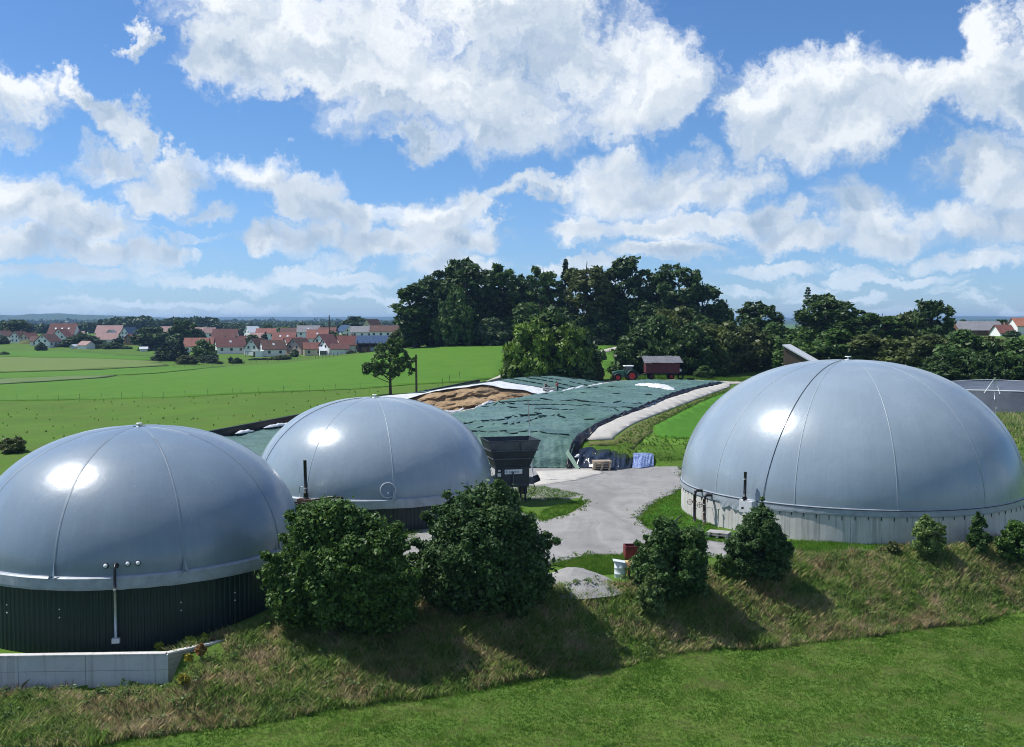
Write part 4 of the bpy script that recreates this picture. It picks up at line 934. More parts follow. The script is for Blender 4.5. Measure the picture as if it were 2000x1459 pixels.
    crumple('plastic_sheet', 'white sheet scrap on the near end of the outer wall, nearest the domes', 'plastic sheet', M_WSHEET, [(x_out(y)+1.0, y) for y in (136, 139.5)], .8, .35, 9, lambda x, y: 2.55+0*x)
    crumple('plastic_sheet', 'white sheet scrap on the outer wall beside the middle dome', 'plastic sheet', M_WSHEET, [(x_out(y)+1.0, y) for y in (141.5, 147.5)], .9, .35, 11, lambda x, y: 2.75+0*x)
    crumple('plastic_sheet', 'bluish white sheet strip hanging in the dark gap left of the green cover', 'plastic sheet', M_WSHEET, [(x_mid(y)+k, y) for y, k in ((140, 1.3), (145, 1.2), (150, 1.0), (154, .6))], .9, .35, 13, lambda x, y: zmv(x, y)+.2)
    crumple('plastic_sheet', 'white sheet crumpled at the top of the dark gap beside the green cover', 'plastic sheet', M_WSHEET, [(x_mid(y)+k, y) for y, k in ((154.5, 1.9), (157, 1.5), (160, 1.3))], .6, .3, 15, lambda x, y: zmv(x, y)+.02)
    crumple('plastic_sheet', 'white plastic lining peeling off the front right corner of the green cover', 'plastic sheet', M_WSHEET, [(7.4, 123.4), (8.2, 124.6), (9.2, 125.2), (10.8, 124.6)], .8, .4, 17, lambda x, y: np.maximum(1.1, zt(x, y)))
    crumple('plastic_sheet', 'dark plastic bundle at the right end of the silage face', 'plastic sheet', M_BLACKS, [(x_mid(y), y) for y in (171.5, 174.5)], 1.8, 1.0, 19, lambda x, y: 4.4+0*x)
    # gravel bags in rows
    bag = MB(); nb = 9
    for i in range(nb):
        pass
    pr = [(0, -.62), (.10, -.58), (.155, -.35), (.165, 0), (.155, .35), (.10, .58), (0, .62)]
    bag = MB().lathe(pr, 8, axis='x'); bag.v = [(x*1.15, y*.62, z*.5+.04) for x, y, z in bag.v]; bagm = bag.mesh('gravel_bag', M_BAG)
    def row(p0, p1, grp, lab, zf, step=1.22, drop=.06, wig=.4):
        a, b = np.array(p0, float), np.array(p1, float); L = np.linalg.norm(b-a); n = int(L/step)
        for i in range(n):
            if random.random() < drop: continue
            c = a+(b-a)*(i+.5)/n; c = c+np.array([0, wig*(float(fbm(c[0]*.3, c[1]*.3, 101))-.5)*4])
            e = .3; h0 = zf(c[0], c[1])
            o = link('gravel_bag', bagm); o.location = (c[0], c[1], h0+.03); d = b-a
            o.rotation_euler = (0, -math.atan2(zf(c[0]+e*d[0]/L, c[1]+e*d[1]/L)-h0, e), math.atan2(d[1], d[0])+random.uniform(-.2, .2)); o.scale = (random.uniform(.75, 1.12), random.uniform(.7, 1.3), random.uniform(.8, 1.3))
            tag(o, lab, 'gravel bag', grp)
    main_lab = 'small dark gravel bag in the cross rows on the big right cover'
    for y, f0, f1, dr in ((128.2, .04, .62, .18), (139, .03, .40, .5), (146.5, .02, .60, .3), (151.5, .02, .92, .05), (157, .02, .95, .05), (167, .05, .9, .45), (178, .05, .85, .55), (187, .1, .8, .6)):
        xa, xb = x_edge(y)-f0*(x_edge(y)-x_mid(y)), x_edge(y)-f1*(x_edge(y)-x_mid(y)); row((xb, y+.4), (xa, y-.4), 'gravel bags on the big cover', main_lab, zmf, drop=dr)
    for a, b in (((-8, 132), (4, 141)), ((-6.5, 128.5), (-.5, 134)), ((-2, 131), (6.5, 141.5))): row(a, b, 'gravel bags on the big cover', main_lab, zmf, drop=.2)
    row((x_mid(174)+.4, 174), (x_mid(196)+.4, 196), 'gravel bags on the big cover', main_lab, zmf, drop=.15, wig=0)
    zl = lambda x, y: float(heap_top((x-x_out(y))/(x_mid(y)-x_out(y)), y)+.36)
    for y0, y1 in ((182, 183.5), (185.5, 187.5), (190, 193), (195, 199.5), (200.5, 202.5)): row((x_out(y1)+1.5, y1), (x_mid(y0)-.8, y0), 'gravel bags on the rear left cover', 'small dark gravel bag in the rows on the rear left cover', zl, drop=.08)
    # sheeting thrown over the heap end by the yard: dark sheet, blue end sheet
    def drape(name, label, mat, pix_top, pix_bot, zt0, zt1, seed, amp=.28):
        n, m = 46, 20; V = []
        tp = [G(px, py, z) for px, py, z in pix_top]; bt = [G(px, py, .07) for px, py in pix_bot]
        for i in range(n):
            u = i/(n-1)
            a = np.array([np.interp(u, np.linspace(0, 1, len(tp)), [q[k] for q in tp]) for k in range(3)]); b = np.array([np.interp(u, np.linspace(0, 1, len(bt)), [q[k] for q in bt]) for k in range(3)])
            for j in range(m):
                v = j/(m-1); c = a+(b-a)*v; f = amp*(float(fbm(u*13+v*1.5, v*1.6, seed))-.5)*2*math.sin(math.pi*min(max(v, .12), .95))
                f += amp*.6*math.sin(u*34+3*v+3*math.sin(u*9))*v*(1-v)*2
                V.append((c[0], c[1]-f, c[2]+.35*math.sin(math.pi*v)*.5+f*.3))
        F = [(i*m+j, i*m+j+1, (i+1)*m+j+1, (i+1)*m+j) for i in range(n-1) for j in range(m-1)]
        o = link(name, mesh_np(name, np.array(V), np.array(F), mat, True)); thick(o, .03); return tag(o, label, 'tarpaulin')
    drape('tarpaulin', 'dark blue grey plastic sheet draped over the bank end behind the pallets', M_NAVY, [(1118,880,1.7),(1150,873,2.1),(1190,872,2.0),(1207,885,1.4),(1236,886,1.25)], [(1118,914),(1150,914),(1190,917),(1215,917),(1232,914)], 2, 1, 111, .95)
    drape('tarpaulin', 'bright blue tarpaulin at the end of the dark sheet', M_BLUE, [(1237,885,1.4),(1256,884.5,1.4),(1277,884,1.4)], [(1235,914),(1252,915),(1277,911)], 1, 1, 121, .16)
    drape('tarpaulin', 'black plastic sheet between the green cover corner and the dark sheet', M_BLACKS, [(1128,866,2.4),(1135,868,2.2),(1146,872,2.0)], [(1113,905),(1122,912),(1140,914)], 1, 1, 131, .3)
    bo = link('board', MB().box((0, 0, 0), (.12, 2.9, .55)).mesh('board', M_GSHEET)); a = G(1109, 885, 1.7); b = G(1128, 914, .15); d = Vector(b-a)
    bo.location = Vector((a+b)/2); bo.rotation_euler = d.to_track_quat('Y', 'Z').to_euler(); tag(bo, 'pale green board leaning at the front corner of the green cover', 'board')
build_silo()

# ------------------------------------------------------------------ pallets
M_WOOD = pmat('pale_pallet_wood', (.46,.38,.29), .8, .2, var=.25, vscale=5, stretch=(1, 6, 6), bump=.3, bscale=20, rnd=.15)
M_WOODG = pmat('grey_wood', (.42,.40,.38), .8, .2, var=.22, vscale=5, stretch=(1, 6, 6), bump=.3, bscale=20, rnd=.12)
M_WOODD = pmat('dark_wood', (.10,.075,.055), .85, .15, var=.3, vscale=5)
def pallet(label, loc, rz, mat, group=None):
    t = thing('pallet', label, 'pallet', loc, rz, group)
    top = MB().box((0, 0, 0), (1.2, .11, .022)).mesh('top_board', mat); blk = MB().box((0, 0, 0), (.145, .10, .085)).mesh('block', mat); run = MB().box((0, 0, 0), (.10, .8, .022)).mesh('bottom_board', mat); st = MB().box((0, 0, 0), (.145, .8, .022)).mesh('stringer', mat)
    for k in range(5): o = link('top_board', top, t); o.location = (0, -.345+.1725*k, .133)
    for x in (-.52, 0, .52):
        o = link('stringer', st, t); o.location = (x, 0, .111-.0005)
        o = link('bottom_board', run, t); o.location = (x, 0, .011)
        for y in (-.34, 0, .34): o = link('block', blk, t); o.location = (x, y, .0645)
    return t
def scaled(t, s): t.scale = (s, s, s); return t
pc = G(1174, 916, .06)
for k in range(4): scaled(pallet(('lowest', 'second lowest', 'second highest', 'topmost')[k]+' pallet of the stack in front of the dark blue sheet', (pc[0]+.03*(k % 2), pc[1]-.6, .07+k*.27), .08*(k-1.5), M_WOOD, 'pallet stack by the dark sheet'), 1.75)
pq = G(1404, 1048, .06)
for k in range(2): scaled(pallet(('lower', 'upper')[k]+' grey pallet beside the risers at the big concrete tank', (pq[0], pq[1], .05+k*.21), -.45, M_WOODG, 'pallets at the big tank'), 1.45)

# ------------------------------------------------------------------ solids feeder hopper
M_HOP = pmat('dark_blue_steel', (.030,.037,.048), .5, .4, var=.3, vscale=1.2)
M_HOP2 = pmat('slate_grey_steel', (.075,.088,.105), .45, .45, var=.25, vscale=1.5)
M_LETTER = pmat('grey_blue_lettering', (.18,.26,.36), .6, .2)
M_YELLOW = pmat('dull_paint', (.20,.19,.17), .6, .3)
def build_hopper():
    c = G(1003, 984, 0); t = thing('feeder_hopper', 'tall dark steel feeder hopper with flared top beside the middle dome', 'hopper', (c[0]-.35, 100.0, 0), math.radians(15))
    tiers = [(1.70, 2.95, 2.1, 2.95), (2.95, 2.95, 2.1, 2.1)]
    lv = [(1.75, 3.20, 2.2), (3.40, 3.25, 2.25), (4.25, 3.85, 2.8), (5.05, 4.45, 3.3), (5.95, 4.95, 3.8)]    # z, width, depth
    for k in range(4):
        (z0, w0, d0), (z1, w1, d1) = lv[k], lv[k+1]; mats = (M_HOP, M_HOP, M_HOP, M_HOP2)
        def ring(w, d, z, q=0): return [(-w/2+q, -d/2+q, z), (w/2-q, -d/2+q, z), (w/2-q, d/2-q, z), (-w/2+q, d/2-q, z)]
        A, B = ring(w0, d0, z0), ring(w1, d1, z1); Ai, Bi = ring(w0, d0, z0, .05), ring(w1, d1, z1, .05)
        for s in range(4):
            e = (s+1) % 4; nm = 'side_panel'
            MB().add([A[s], A[e], B[e], B[s], Ai[s], Ai[e], Bi[e], Bi[s]], [(0, 1, 2, 3), (5, 4, 7, 6), (3, 2, 6, 7), (1, 0, 4, 5), (0, 3, 7, 4), (2, 1, 5, 6)]).build(nm, M_HOP2 if (k == 3 and s == 0) or (k == 2 and s == 0 and False) else M_HOP, t)
        # stiffening ledge between tiers
        if k:
            mb = MB()
            for s in range(4):
                e = (s+1) % 4; a, b = Vector(A[s]), Vector(A[e]); mid = (a+b)/2; n = Vector((mid.x, mid.y, 0)).normalized(); mb.box(mid+n*.05, ((b-a).length+.18, .14, .09), rz=math.atan2((b-a).y, (b-a).x))
            mb.build('stiffening_ledge', M_HOP2 if k > 1 else M_HOP, t)
    mb = MB(); z1, w1, d1 = lv[4][0], lv[4][1], lv[4][2]
    for s, (x, y, l, r) in enumerate(((0, -d1/2, w1, 0), (0, d1/2, w1, 0), (-w1/2, 0, d1, math.pi/2), (w1/2, 0, d1, math.pi/2))): mb.box((x, y, z1+.03), (l+.1, .1, .08), rz=r)
    mb.build('top_rim', M_HOP, t)
    MB().box((.55, -lv[4][2]/2+.02, 5.5), (.10, .12, .9), M=Matrix.Rotation(-.22, 3, 'X')).build('panel_brace', M_HOP, t)
    sg = MB().box((.05, -1.15, 2.98), (1.72, .03, .44)).build('sign', M_WHITE, t)
    mb = MB(); xx = -.62
    for k, w in enumerate((.16, .0, .13, .13, .10, .13, .13, .11, .13)):
        if w: mb.box((xx, -1.175, 2.98+(.02 if k == 0 else -.02)), (w*.55, .02, .16 if k else .2)); xx += w+.02
        else: xx += .12
    mb.build('sign_lettering', M_LETTER, sg)
    for z, h, w in ((2.72, .32, .34), (3.12, .16, .24)): MB().box((-1.34, -1.14, z), (w, .03, h)).build('warning_label', M_WHITE, t)
    MB().box((0.0, -1.22, 2.35), (.14, .16, 1.3)).build('front_post', M_HOP2, t)
    MB().box((-1.66, -.1, 2.9), (.05, 1.5, .9)).build('side_cover', M_GREYBOX, t)
    for x in (-1.3, 1.3):
        for y in (-.85, .85): MB().box((x, y, .82), (.16, .16, 1.86)).build('leg', M_HOP, t)
    MB().box((0, 0, 1.62), (3.2, 2.2, .22)).build('base_frame', M_HOP, t)
    MB().box((1.2, -.3, 1.2), (.6, 1.0, .9)).build('gear_housing', M_WOODD, t)
    MB().box((1.75, -.5, 2.0), (.75, .7, .6)).build('drive_box', M_HOP2, t)
    MB().tube([(1.9, -.5, 1.9), (2.75, -.55, 2.25)], .33, 14).build('auger_chute', M_HOP, t)
    MB().tube([(2.15, -.8, 1.7), (2.3, -.85, 1.2), (2.1, -.8, .8), (1.6, -.8, .7)], .04, 6).build('hose', M_BLACKP, t)
build_hopper()

# ------------------------------------------------------------------ poles
lp = G(1041, 936, 0); o = thing('steel_pole', 'thin tall grey steel pole standing behind the feeder hopper', 'pole', (1041/2050*0+lp[0], lp[1], 0))
MB().tube([(0, 0, 0), (-.25, 0, 3.6)], .09, 8).build('lower_tube', M_STEEL, o); MB().tube([(-.25, 0, 3.6), (-.55, 0, 8.6)], .055, 8).build('upper_tube', M_STEEL, o); MB().box((-.3, -.06, 4.1), (.55, .22, .35)).build('pole_box', M_HOP2, o)
pp = T(815, 776); o = thing('wooden_post', 'dark wooden post at the outer clamp wall right of the lone tree', 'post', (P(813, 776, 184)[0], 184.5, Z(P(813, 776, 184)[0], 184.5)))
MB().tube([(0, 0, -.5), (-.05, 0, 6.9)], [.19, .17], 8).build('post_shaft', M_WOODD, o); MB().box((-.03, 0, 6.2), (.5, .3, .14)).build('post_bracket', M_WOODD, o)
# ------------------------------------------------------------------ tractor and trailer
M_TGREEN = pmat('tractor_green', (.035,.12,.075), .4, .45, var=.15, vscale=3)
M_TRED = pmat('wheel_red', (.45,.03,.025), .45, .4, var=.12, vscale=4)
M_TYRE = pmat('tyre_rubber', (.015,.015,.015), .85, .2, var=.2, vscale=6)
M_GLASS = pmat('tinted_glass', (.03,.05,.055), .08, .6)
M_TGREY = pmat('tractor_grey', (.06,.065,.07), .5, .4)
M_TRAIL = pmat('faded_red_boards', (.115,.032,.036), .7, .25, var=.25, vscale=3, stretch=(.4, 1, 3))
M_TROOF = pmat('grey_corrugated_roof', (.135,.135,.15), .65, .35, var=.18, vscale=1.5, rnd=.08)
def wheel(name, parent, c, r, w, rim_r, rim_mat, axis='y', lugs=18):
    """axle along y; the tyre with lugs, the rim and hub as parts of the wheel"""
    t = MB().lathe([(rim_r, -w/2*.8), (r*.9, -w/2), (r, -w/2*.75), (r, w/2*.75), (r*.9, w/2), (rim_r, w/2*.8)], 28, c, axis='y')
    for k in range(lugs):
        a = 2*math.pi*k/lugs; M = Matrix.Rotation(-a, 3, 'Y'); 
        for s in (-1, 1): t.box(Vector(c)+Vector((math.cos(a)*(r+.01), s*w*.22, math.sin(a)*(r+.01))), (.09, w*.42, .05), M=M @ Matrix.Rotation(s*.5, 3, 'X'))
    o = t.build(name, M_TYRE, parent)
    MB().lathe([(0, -w*.30), (rim_r*.35, -w*.30), (rim_r*.45, -w*.18), (rim_r*.8, -w*.20), (rim_r, -w*.42), (rim_r*1.02, 0), (rim_r, w*.42), (0, w*.3)], 24, c, axis='y').build('rim', rim_mat, o)
    MB().lathe([(0, -w*.44), (rim_r*.22, -w*.42), (rim_r*.24, -w*.28)], 12, c, axis='y').build('hub', rim_mat, o)
    return o
def build_tractor():
    y0 = 201.0; x0 = P(1222, 742, y0)[0]; t = thing('tractor', 'green tractor with red wheels and white cab roof parked beside the trailer', 'tractor', (x0, y0, Z(x0, y0)+.12), math.radians(8))
    # faces -x
    for y in (-.95, .95):
        wheel('rear_wheel', t, (1.0, y, .95), .95, .62, .62, M_TRED)
        wheel('front_wheel', t, (-1.75, y*.95, .66), .66, .46, .40, M_TRED, lugs=14)
    MB().box((-.2, 0, .95), (3.6, .7, .5)).build('chassis', M_TGREY, t)
    mb = MB(); pr = [(-2.45, 1.0), (-2.5, 1.45), (-2.3, 1.78), (-1.6, 1.92), (-.35, 2.02), (-.35, 1.0)]
    for s in range(len(pr)): pass
    vs = [(x, -.46, z) for x, z in pr]+[(x, .46, z) for x, z in pr]; n = len(pr)
    mb.add(vs, [tuple(range(n-1, -1, -1)), tuple(range(n, 2*n))]+[(k, (k+1) % n, n+(k+1) % n, n+k) for k in range(n)]); mb.build('bonnet', M_TGREEN, t, bevel=.08)
    MB().box((-2.52, 0, 1.35), (.06, .7, .55)).build('grille', M_TGREY, t)
    for y in (-.3, .3): MB().box((-2.53, y, 1.66), (.08, .22, .14)).build('headlight', M_WHITE, t)
    cab = MB().box((.55, 0, 1.55), (1.75, 1.35, .6)).build('cab', M_TGREEN, t, bevel=.05)
    MB().box((.50, 0, 2.28), (1.5, 1.30, .92), taper=(.92, .95)).build('cab_glass', M_GLASS, cab)
    for x in (-.24, .45, 1.22):
        for y in (-.66, .66): MB().tube([(x, y, 1.8), (x*.94+.04, y*.96, 2.76)], .045, 6).build('cab_pillar', M_TGREEN, cab)
    MB().box((.50, 0, 2.84), (1.95, 1.55, .20), taper=(.9, .88)).build('cab_roof', M_WHITE, cab, bevel=.06)
    for y in (-.95, .95):
        mb = MB(); pts = [Vector((1.0+1.08*math.cos(a), y, .95+1.08*math.sin(a))) for a in np.radians(np.linspace(15, 165, 11))]; vs = []
        for p in pts: vs += [p+Vector((0, -.36, 0)), p+Vector((0, .36, 0)), p*1.0+Vector((0, .36, .05)), p+Vector((0, -.36, .05))]
        mb.add(vs, [(i*4+k, i*4+(k+1) % 4, i*4+4+(k+1) % 4, i*4+4+k) for i in range(10) for k in range(4)], True); mb.build('mudguard', M_TGREEN, t)
        mb = MB(); pts = [Vector((-1.75+.78*math.cos(a), y*.95, .66+.78*math.sin(a))) for a in np.radians(np.linspace(30, 150, 8))]; vs = []
        for p in pts: vs += [p+Vector((0, -.24, 0)), p+Vector((0, .24, 0)), p+Vector((0, .24, .04)), p+Vector((0, -.24, .04))]
        mb.add(vs, [(i*4+k, i*4+(k+1) % 4, i*4+4+(k+1) % 4, i*4+4+k) for i in range(7) for k in range(4)], True); mb.build('front_mudguard', M_TGREY, t)
    MB().tube([(-.75, -.5, 1.9), (-.75, -.5, 2.9)], .06, 8).build('exhaust', M_BLACKP, t)
    MB().box((2.05, 0, .95), (.7, 1.1, .9)).build('rear_linkage', M_TGREY, t)
    for y in (-.85, .85): MB().box((-.25, y, 2.35), (.05, .22, .32)).tube([(-.25, y*.8, 2.5), (-.25, y, 2.5)], .02, 5).build('mirror', M_BLACKP, t)
build_tractor()
def build_trailer():
    y0 = 202.5; x0 = P(1292, 744, y0)[0]; t = thing('farm_trailer', 'faded red farm trailer with sloping grey sheet roof', 'trailer', (x0, y0, Z(x0, y0)+.12), math.radians(3))
    for x in (-2.1, 1.75):
        for y in (-.95, .95): wheel('wheel', t, (x, y, .55), .55, .38, .30, M_TRED if x > 0 else M_TRAIL, lugs=12)
        MB().tube([(x, -.9, .55), (x, .9, .55)], .08, 8).build('axle', M_TGREY, t)
    MB().box((0, 0, 1.18), (6.2, 1.0, .22)).build('chassis', M_TGREY, t)
    w, L, z0, z1 = 2.4, 6.4, 1.3, 3.1
    for k in range(5):
        x = -L/2+L/5*(k+.5)
        for y in (-w/2, w/2):
            for j in range(3): MB().box((x, y, z0+.3+.6*j), (L/5-.10, .06, .58)).build('board', M_TRAIL, t)
    for k in range(6):
        for y in (-w/2-.03, w/2+.03): MB().box((-L/2+L/5*k, y, (z0+z1)/2), (.11, .13, z1-z0+.1)).build('stake', M_TRAIL, t)
    for x in (-L/2, L/2): MB().box((x, 0, (z0+z1)/2), (.06, w, z1-z0)).build('end_board', M_TRAIL, t)
    for k in range(5):
        M = Matrix.Rotation(math.radians(20), 3, 'X')
        mb = MB(); seg = []
        for i in range(13):
            x = -.75+1.5*i/12+(-3.0+1.5*k); 
            for y in (-1.75, 1.75): seg.append(M @ Vector((x, y, .03*math.sin(i*2.1)+.05*math.sin(k*2.3+y)))+Vector((.1, 0, 3.78+(.02 if k % 2 else 0))))
        mb.add(seg, [(2*i, 2*i+2, 2*i+3, 2*i+1) for i in range(12)], False); thick(mb.build('roof_sheet', M_TROOF, t), .04)
    for x in (-3.0, 3.0):
        MB().box((x, -1.1, 3.2), (.09, .09, .5)).build('roof_post', M_TGREY, t); MB().box((x, 1.1, 3.6), (.09, .09, 1.1)).build('roof_post', M_TGREY, t)
    MB().tube([(-3.1, 0, 1.1), (-4.4, .0, .75)], .07, 8).build('drawbar', M_TGREY, t)
    MB().box((3.45, -.6, 1.75), (.5, .6, .5)).build('rear_box', M_GREYBOX, t)
build_trailer()
# old tyres lying behind the trailer
for k, (px, lab) in enumerate(((1329, 'old dark tyre leaning behind the red trailer'), (1346, 'left of two old tyres lying right of the trailer'), (1353, 'right of two old tyres lying right of the trailer'))):
    y0 = 203.0; x0 = P(px, 742, y0)[0]; o = thing('old_tyre', lab, 'tyre', (x0, y0, Z(x0, y0)+.10), .4*k, 'old tyres by the trailer')
    r = .62 if k == 0 else .45; mb = MB().lathe([(r*.55, -.14), (r*.9, -.16), (r, -.1), (r, .1), (r*.9, .16), (r*.55, .14), (r*.55, -.14)], 20, axis='y' if k == 0 else 'z', c=(0, 0, r*.95 if k == 0 else .16)); mb.build('casing', M_TYRE, o)
    MB().lathe([(r*.50, -.1), (r*.54, 0), (r*.50, .1)], 16, axis='y' if k == 0 else 'z', c=(0, 0, r*.95 if k == 0 else .16)).build('bead', M_TGREY, o)

# ------------------------------------------------------------------ people
M_SKIN = pmat('skin', (.50,.30,.22), .6, .3); M_HAIR = pmat('dark_hair', (.03,.02,.015), .7, .3)
M_RSHIRT = pmat('red_shirt', (.20,.012,.02), .8, .2, var=.2, vscale=9); M_DSHIRT = pmat('dark_clothes', (.018,.02,.032), .8, .2, var=.2, vscale=9); M_DTR = pmat('dark_trousers', (.014,.016,.026), .8, .2)
M_MAROON = pmat('maroon_shirt', (.07,.012,.022), .8, .2)
def skin_obj(name, verts, edges, rad, mat, parent, root=0, sub=1):
    me = bpy.data.meshes.new(name); me.from_pydata(verts, edges, []); o = link(name, me, parent, mat)
    o.modifiers.new('skin', 'SKIN'); 
    me.skin_vertices[0].data  # layer made by the modifier below when missing
    for i, r in enumerate(rad): me.skin_vertices[0].data[i].radius = (r, r)
    for i in range(len(rad)): me.skin_vertices[0].data[i].use_root = (i == root)
    s = o.modifiers.new('sub', 'SUBSURF'); s.levels = sub; s.render_levels = sub
    return o
def skin_mesh(name, verts, edges, rad, mat, parent, root=0, sub=1):
    me = bpy.data.meshes.new(name); me.from_pydata(verts, edges, [])
    o = link(name, me, parent, mat)
    bpy.context.view_layer.objects.active = o
    md = o.modifiers.new('skin', 'SKIN')
    if not me.skin_vertices:
        import bmesh
        bm = bmesh.new(); bm.from_mesh(me); bm.verts.layers.skin.verify(); bm.to_mesh(me); bm.free()
    for i, r in enumerate(rad):
        d = me.skin_vertices[0].data[i]; d.radius = (r, r); d.use_root = (i == root)
    md.use_smooth_shade = True
    s = o.modifiers.new('sub', 'SUBSURF'); s.levels = sub; s.render_levels = sub
    return o
def hand(V, E, R, wi, w, d, side):
    """five short finger chains rooted in a palm that leaves wrist vertex wi at w towards d"""
    d = Vector(d).normalized(); s = d.cross(Vector((0, 0, 1))); s = s.normalized() if s.length > .1 else Vector((1, 0, 0)); w = Vector(w)
    p = len(V); V.append(tuple(w+d*.07)); E.append((wi, p)); R.append(.032)
    for k, (o, l) in enumerate(((-.030, .075), (-.010, .085), (.010, .08), (.028, .065))):
        a = len(V); V += [tuple(w+d*.11+s*o), tuple(w+d*(.11+l)+s*o*1.1-Vector((0, 0, .02)))]; E += [(p, a), (a, a+1)]; R += [.0095, .008]
    a = len(V); V += [tuple(w+d*.06+s*side*.045), tuple(w+d*.10+s*side*.065)]; E += [(p, a), (a, a+1)]; R += [.011, .009]
def person(name, label, loc, rz, pose, shirt, trousers):
    t = thing(name, label, 'person', loc, rz)
    J = {k: Vector(v) for k, v in pose.items()}
    V = []; E = []; R = []; ix = {}
    def v(k, r): ix[k] = len(V); V.append(tuple(J[k])); R.append(r)
    for k, r in (('pelvis', .135), ('waist', .125), ('chest', .15), ('neck', .058), ('head', .085), ('crown', .08), ('shl', .065), ('ell', .044), ('wrl', .030), ('shr', .065), ('elr', .044), ('wrr', .030), ('hil', .092), ('knl', .062), ('anl', .042), ('tol', .036), ('hir', .092), ('knr', .062), ('anr', .042), ('tor', .036)): v(k, r)
    for a, b in (('pelvis','waist'),('waist','chest'),('chest','neck'),('neck','head'),('head','crown'),('chest','shl'),('shl','ell'),('ell','wrl'),('chest','shr'),('shr','elr'),('elr','wrr'),('pelvis','hil'),('hil','knl'),('knl','anl'),('anl','tol'),('pelvis','hir'),('hir','knr'),('knr','anr'),('anr','tor')): E.append((ix[a], ix[b]))
    for s, (e, w) in ((1, ('ell', 'wrl')), (-1, ('elr', 'wrr'))): hand(V, E, R, ix[w], J[w], J[w]-J[e], s)
    body = skin_mesh('body', V, E, R, M_SKIN, t)
    hd = J['crown']; f = Vector((0, -1, 0)); n = J['head']
    MB().sphere(hd+Vector((0, .02, .03)), (.095, .105, .085), 12, 8).build('hair', M_HAIR, t)
    face = MB().sphere(n+Vector((0, -.10, .03)), (.016, .026, .022), 6, 5)
    for s in (-1, 1): face.sphere(n+Vector((.095*s, .0, .03)), (.018, .03, .035), 6, 5)
    face.build('nose_and_ears', M_SKIN, t)
    eye = MB()
    for s in (-1, 1): eye.sphere(n+Vector((.035*s, -.088, .055)), .013, 6, 5)
    eye.box(n+Vector((0, -.092, -.03)), (.05, .012, .012)); eye.build('eyes_and_mouth', M_HAIR, t)
    def dress(keys, nm, mat, grow):
        vv = []; ee = []; rr = []; mp = {}
        for a, b in keys:
            for k in (a, b):
                if k not in mp: mp[k] = len(vv); vv.append(tuple(J[k])); rr.append(R[ix[k]]+grow)
            ee.append((mp[a], mp[b]))
        return skin_mesh(nm, vv, ee, rr, mat, t)
    dress((('waist','chest'),('chest','shl'),('shl','ell'),('ell','wrl'),('chest','shr'),('shr','elr'),('elr','wrr')), 'jacket', shirt, .022)
    dress((('pelvis','waist'),('pelvis','hil'),('hil','knl'),('knl','anl'),('pelvis','hir'),('hir','knr'),('knr','anr')), 'trousers', trousers, .018)
    mb = MB()
    for s in ('l', 'r'):
        a, b = J['an'+s], J['to'+s]; d = (b-a); mb.box((a+b)/2+Vector((0, 0, -.02)), (.10, .28, .09), rz=math.atan2(d.y, d.x)-math.pi/2)
    mb.build('shoes', M_HAIR, t)
    return t
zmf = lambda x, y: float(max(z_main(np.array([x]), np.array([y]))[0], Z(x, y)))
STAND = dict(pelvis=(0,.05,.95),waist=(0,.02,1.12),chest=(0,-.06,1.38),neck=(0,-.13,1.54),head=(0,-.20,1.62),crown=(0,-.22,1.70),shl=(.19,-.06,1.42),ell=(.27,-.10,1.14),wrl=(.17,-.34,1.04),shr=(-.19,-.06,1.42),elr=(-.27,-.10,1.14),wrr=(-.16,-.34,1.06),hil=(.10,.04,.92),knl=(.14,.02,.50),anl=(.16,.07,.09),tol=(.18,-.12,.04),hir=(-.10,.04,.92),knr=(-.15,.0,.50),anr=(-.17,.05,.09),tor=(-.19,-.14,.04))
SIT = dict(pelvis=(0,.0,.12),waist=(0,-.04,.30),chest=(0,-.14,.54),neck=(0,-.22,.69),head=(0,-.29,.77),crown=(0,-.31,.85),shl=(.19,-.14,.56),ell=(.24,-.24,.32),wrl=(.12,-.46,.28),shr=(-.19,-.14,.56),elr=(-.24,-.24,.32),wrr=(-.12,-.46,.30),hil=(.10,-.04,.12),knl=(.14,-.44,.20),anl=(.13,-.86,.10),tol=(.14,-1.02,.13),hir=(-.10,-.04,.12),knr=(-.14,-.44,.22),anr=(-.13,-.88,.10),tor=(-.14,-1.04,.13))
yp = 177.5; xp = P(1086, 768, yp)[0]; person('person', 'person in a red top and dark trousers standing on the silage cover', (xp+.25, yp, max(zmf(xp, yp), z_mid(yp)+.36, zmf(xp+1.2, yp))+.03), math.radians(-70), STAND, M_RSHIRT, M_DTR)
xs_ = P(1068.5, 768, yp)[0]; zs_ = max(zmf(xs_, yp), z_mid(yp)+.36, zmf(xs_+1.2, yp))
for k in range(2): scaled(pallet(('lower', 'upper')[k]+' pallet under the seated person', (xs_+.3, yp, zs_+.03+.37*k), 0.05, M_WOODG, 'pallets under the seated person'), 1.45).scale = (1.75, 1.45, 2.5)
person('person', 'person in dark clothes sitting on pallets on the silage cover', (xs_-.35, yp, zs_+.80), math.radians(75), SIT, M_MAROON, M_DTR)
# dark bundle beside the track
yb = 206.0; xb = P(981, 744, yb)[0]; mb = MB(); mb.tube([(0, 0, -.1), (-.05, 0, .35), (-.16, 0, .72), (-.1, 0, 1.0), (-.06, 0, 1.15)], [.42, .36, .24, .17, .05], 10).tube([(.1, 0, .1), (.42, .05, .32), (.55, 0, .1)], [.3, .2, .1], 8)
bz = max(Z(xb, yb), 5.3)
tag(mb.build('dark_bundle', M_BLACKS, loc=(xb, yb, bz+.25)), 'small dark upright bundle beside the pale track above the white sheet', 'bundle')

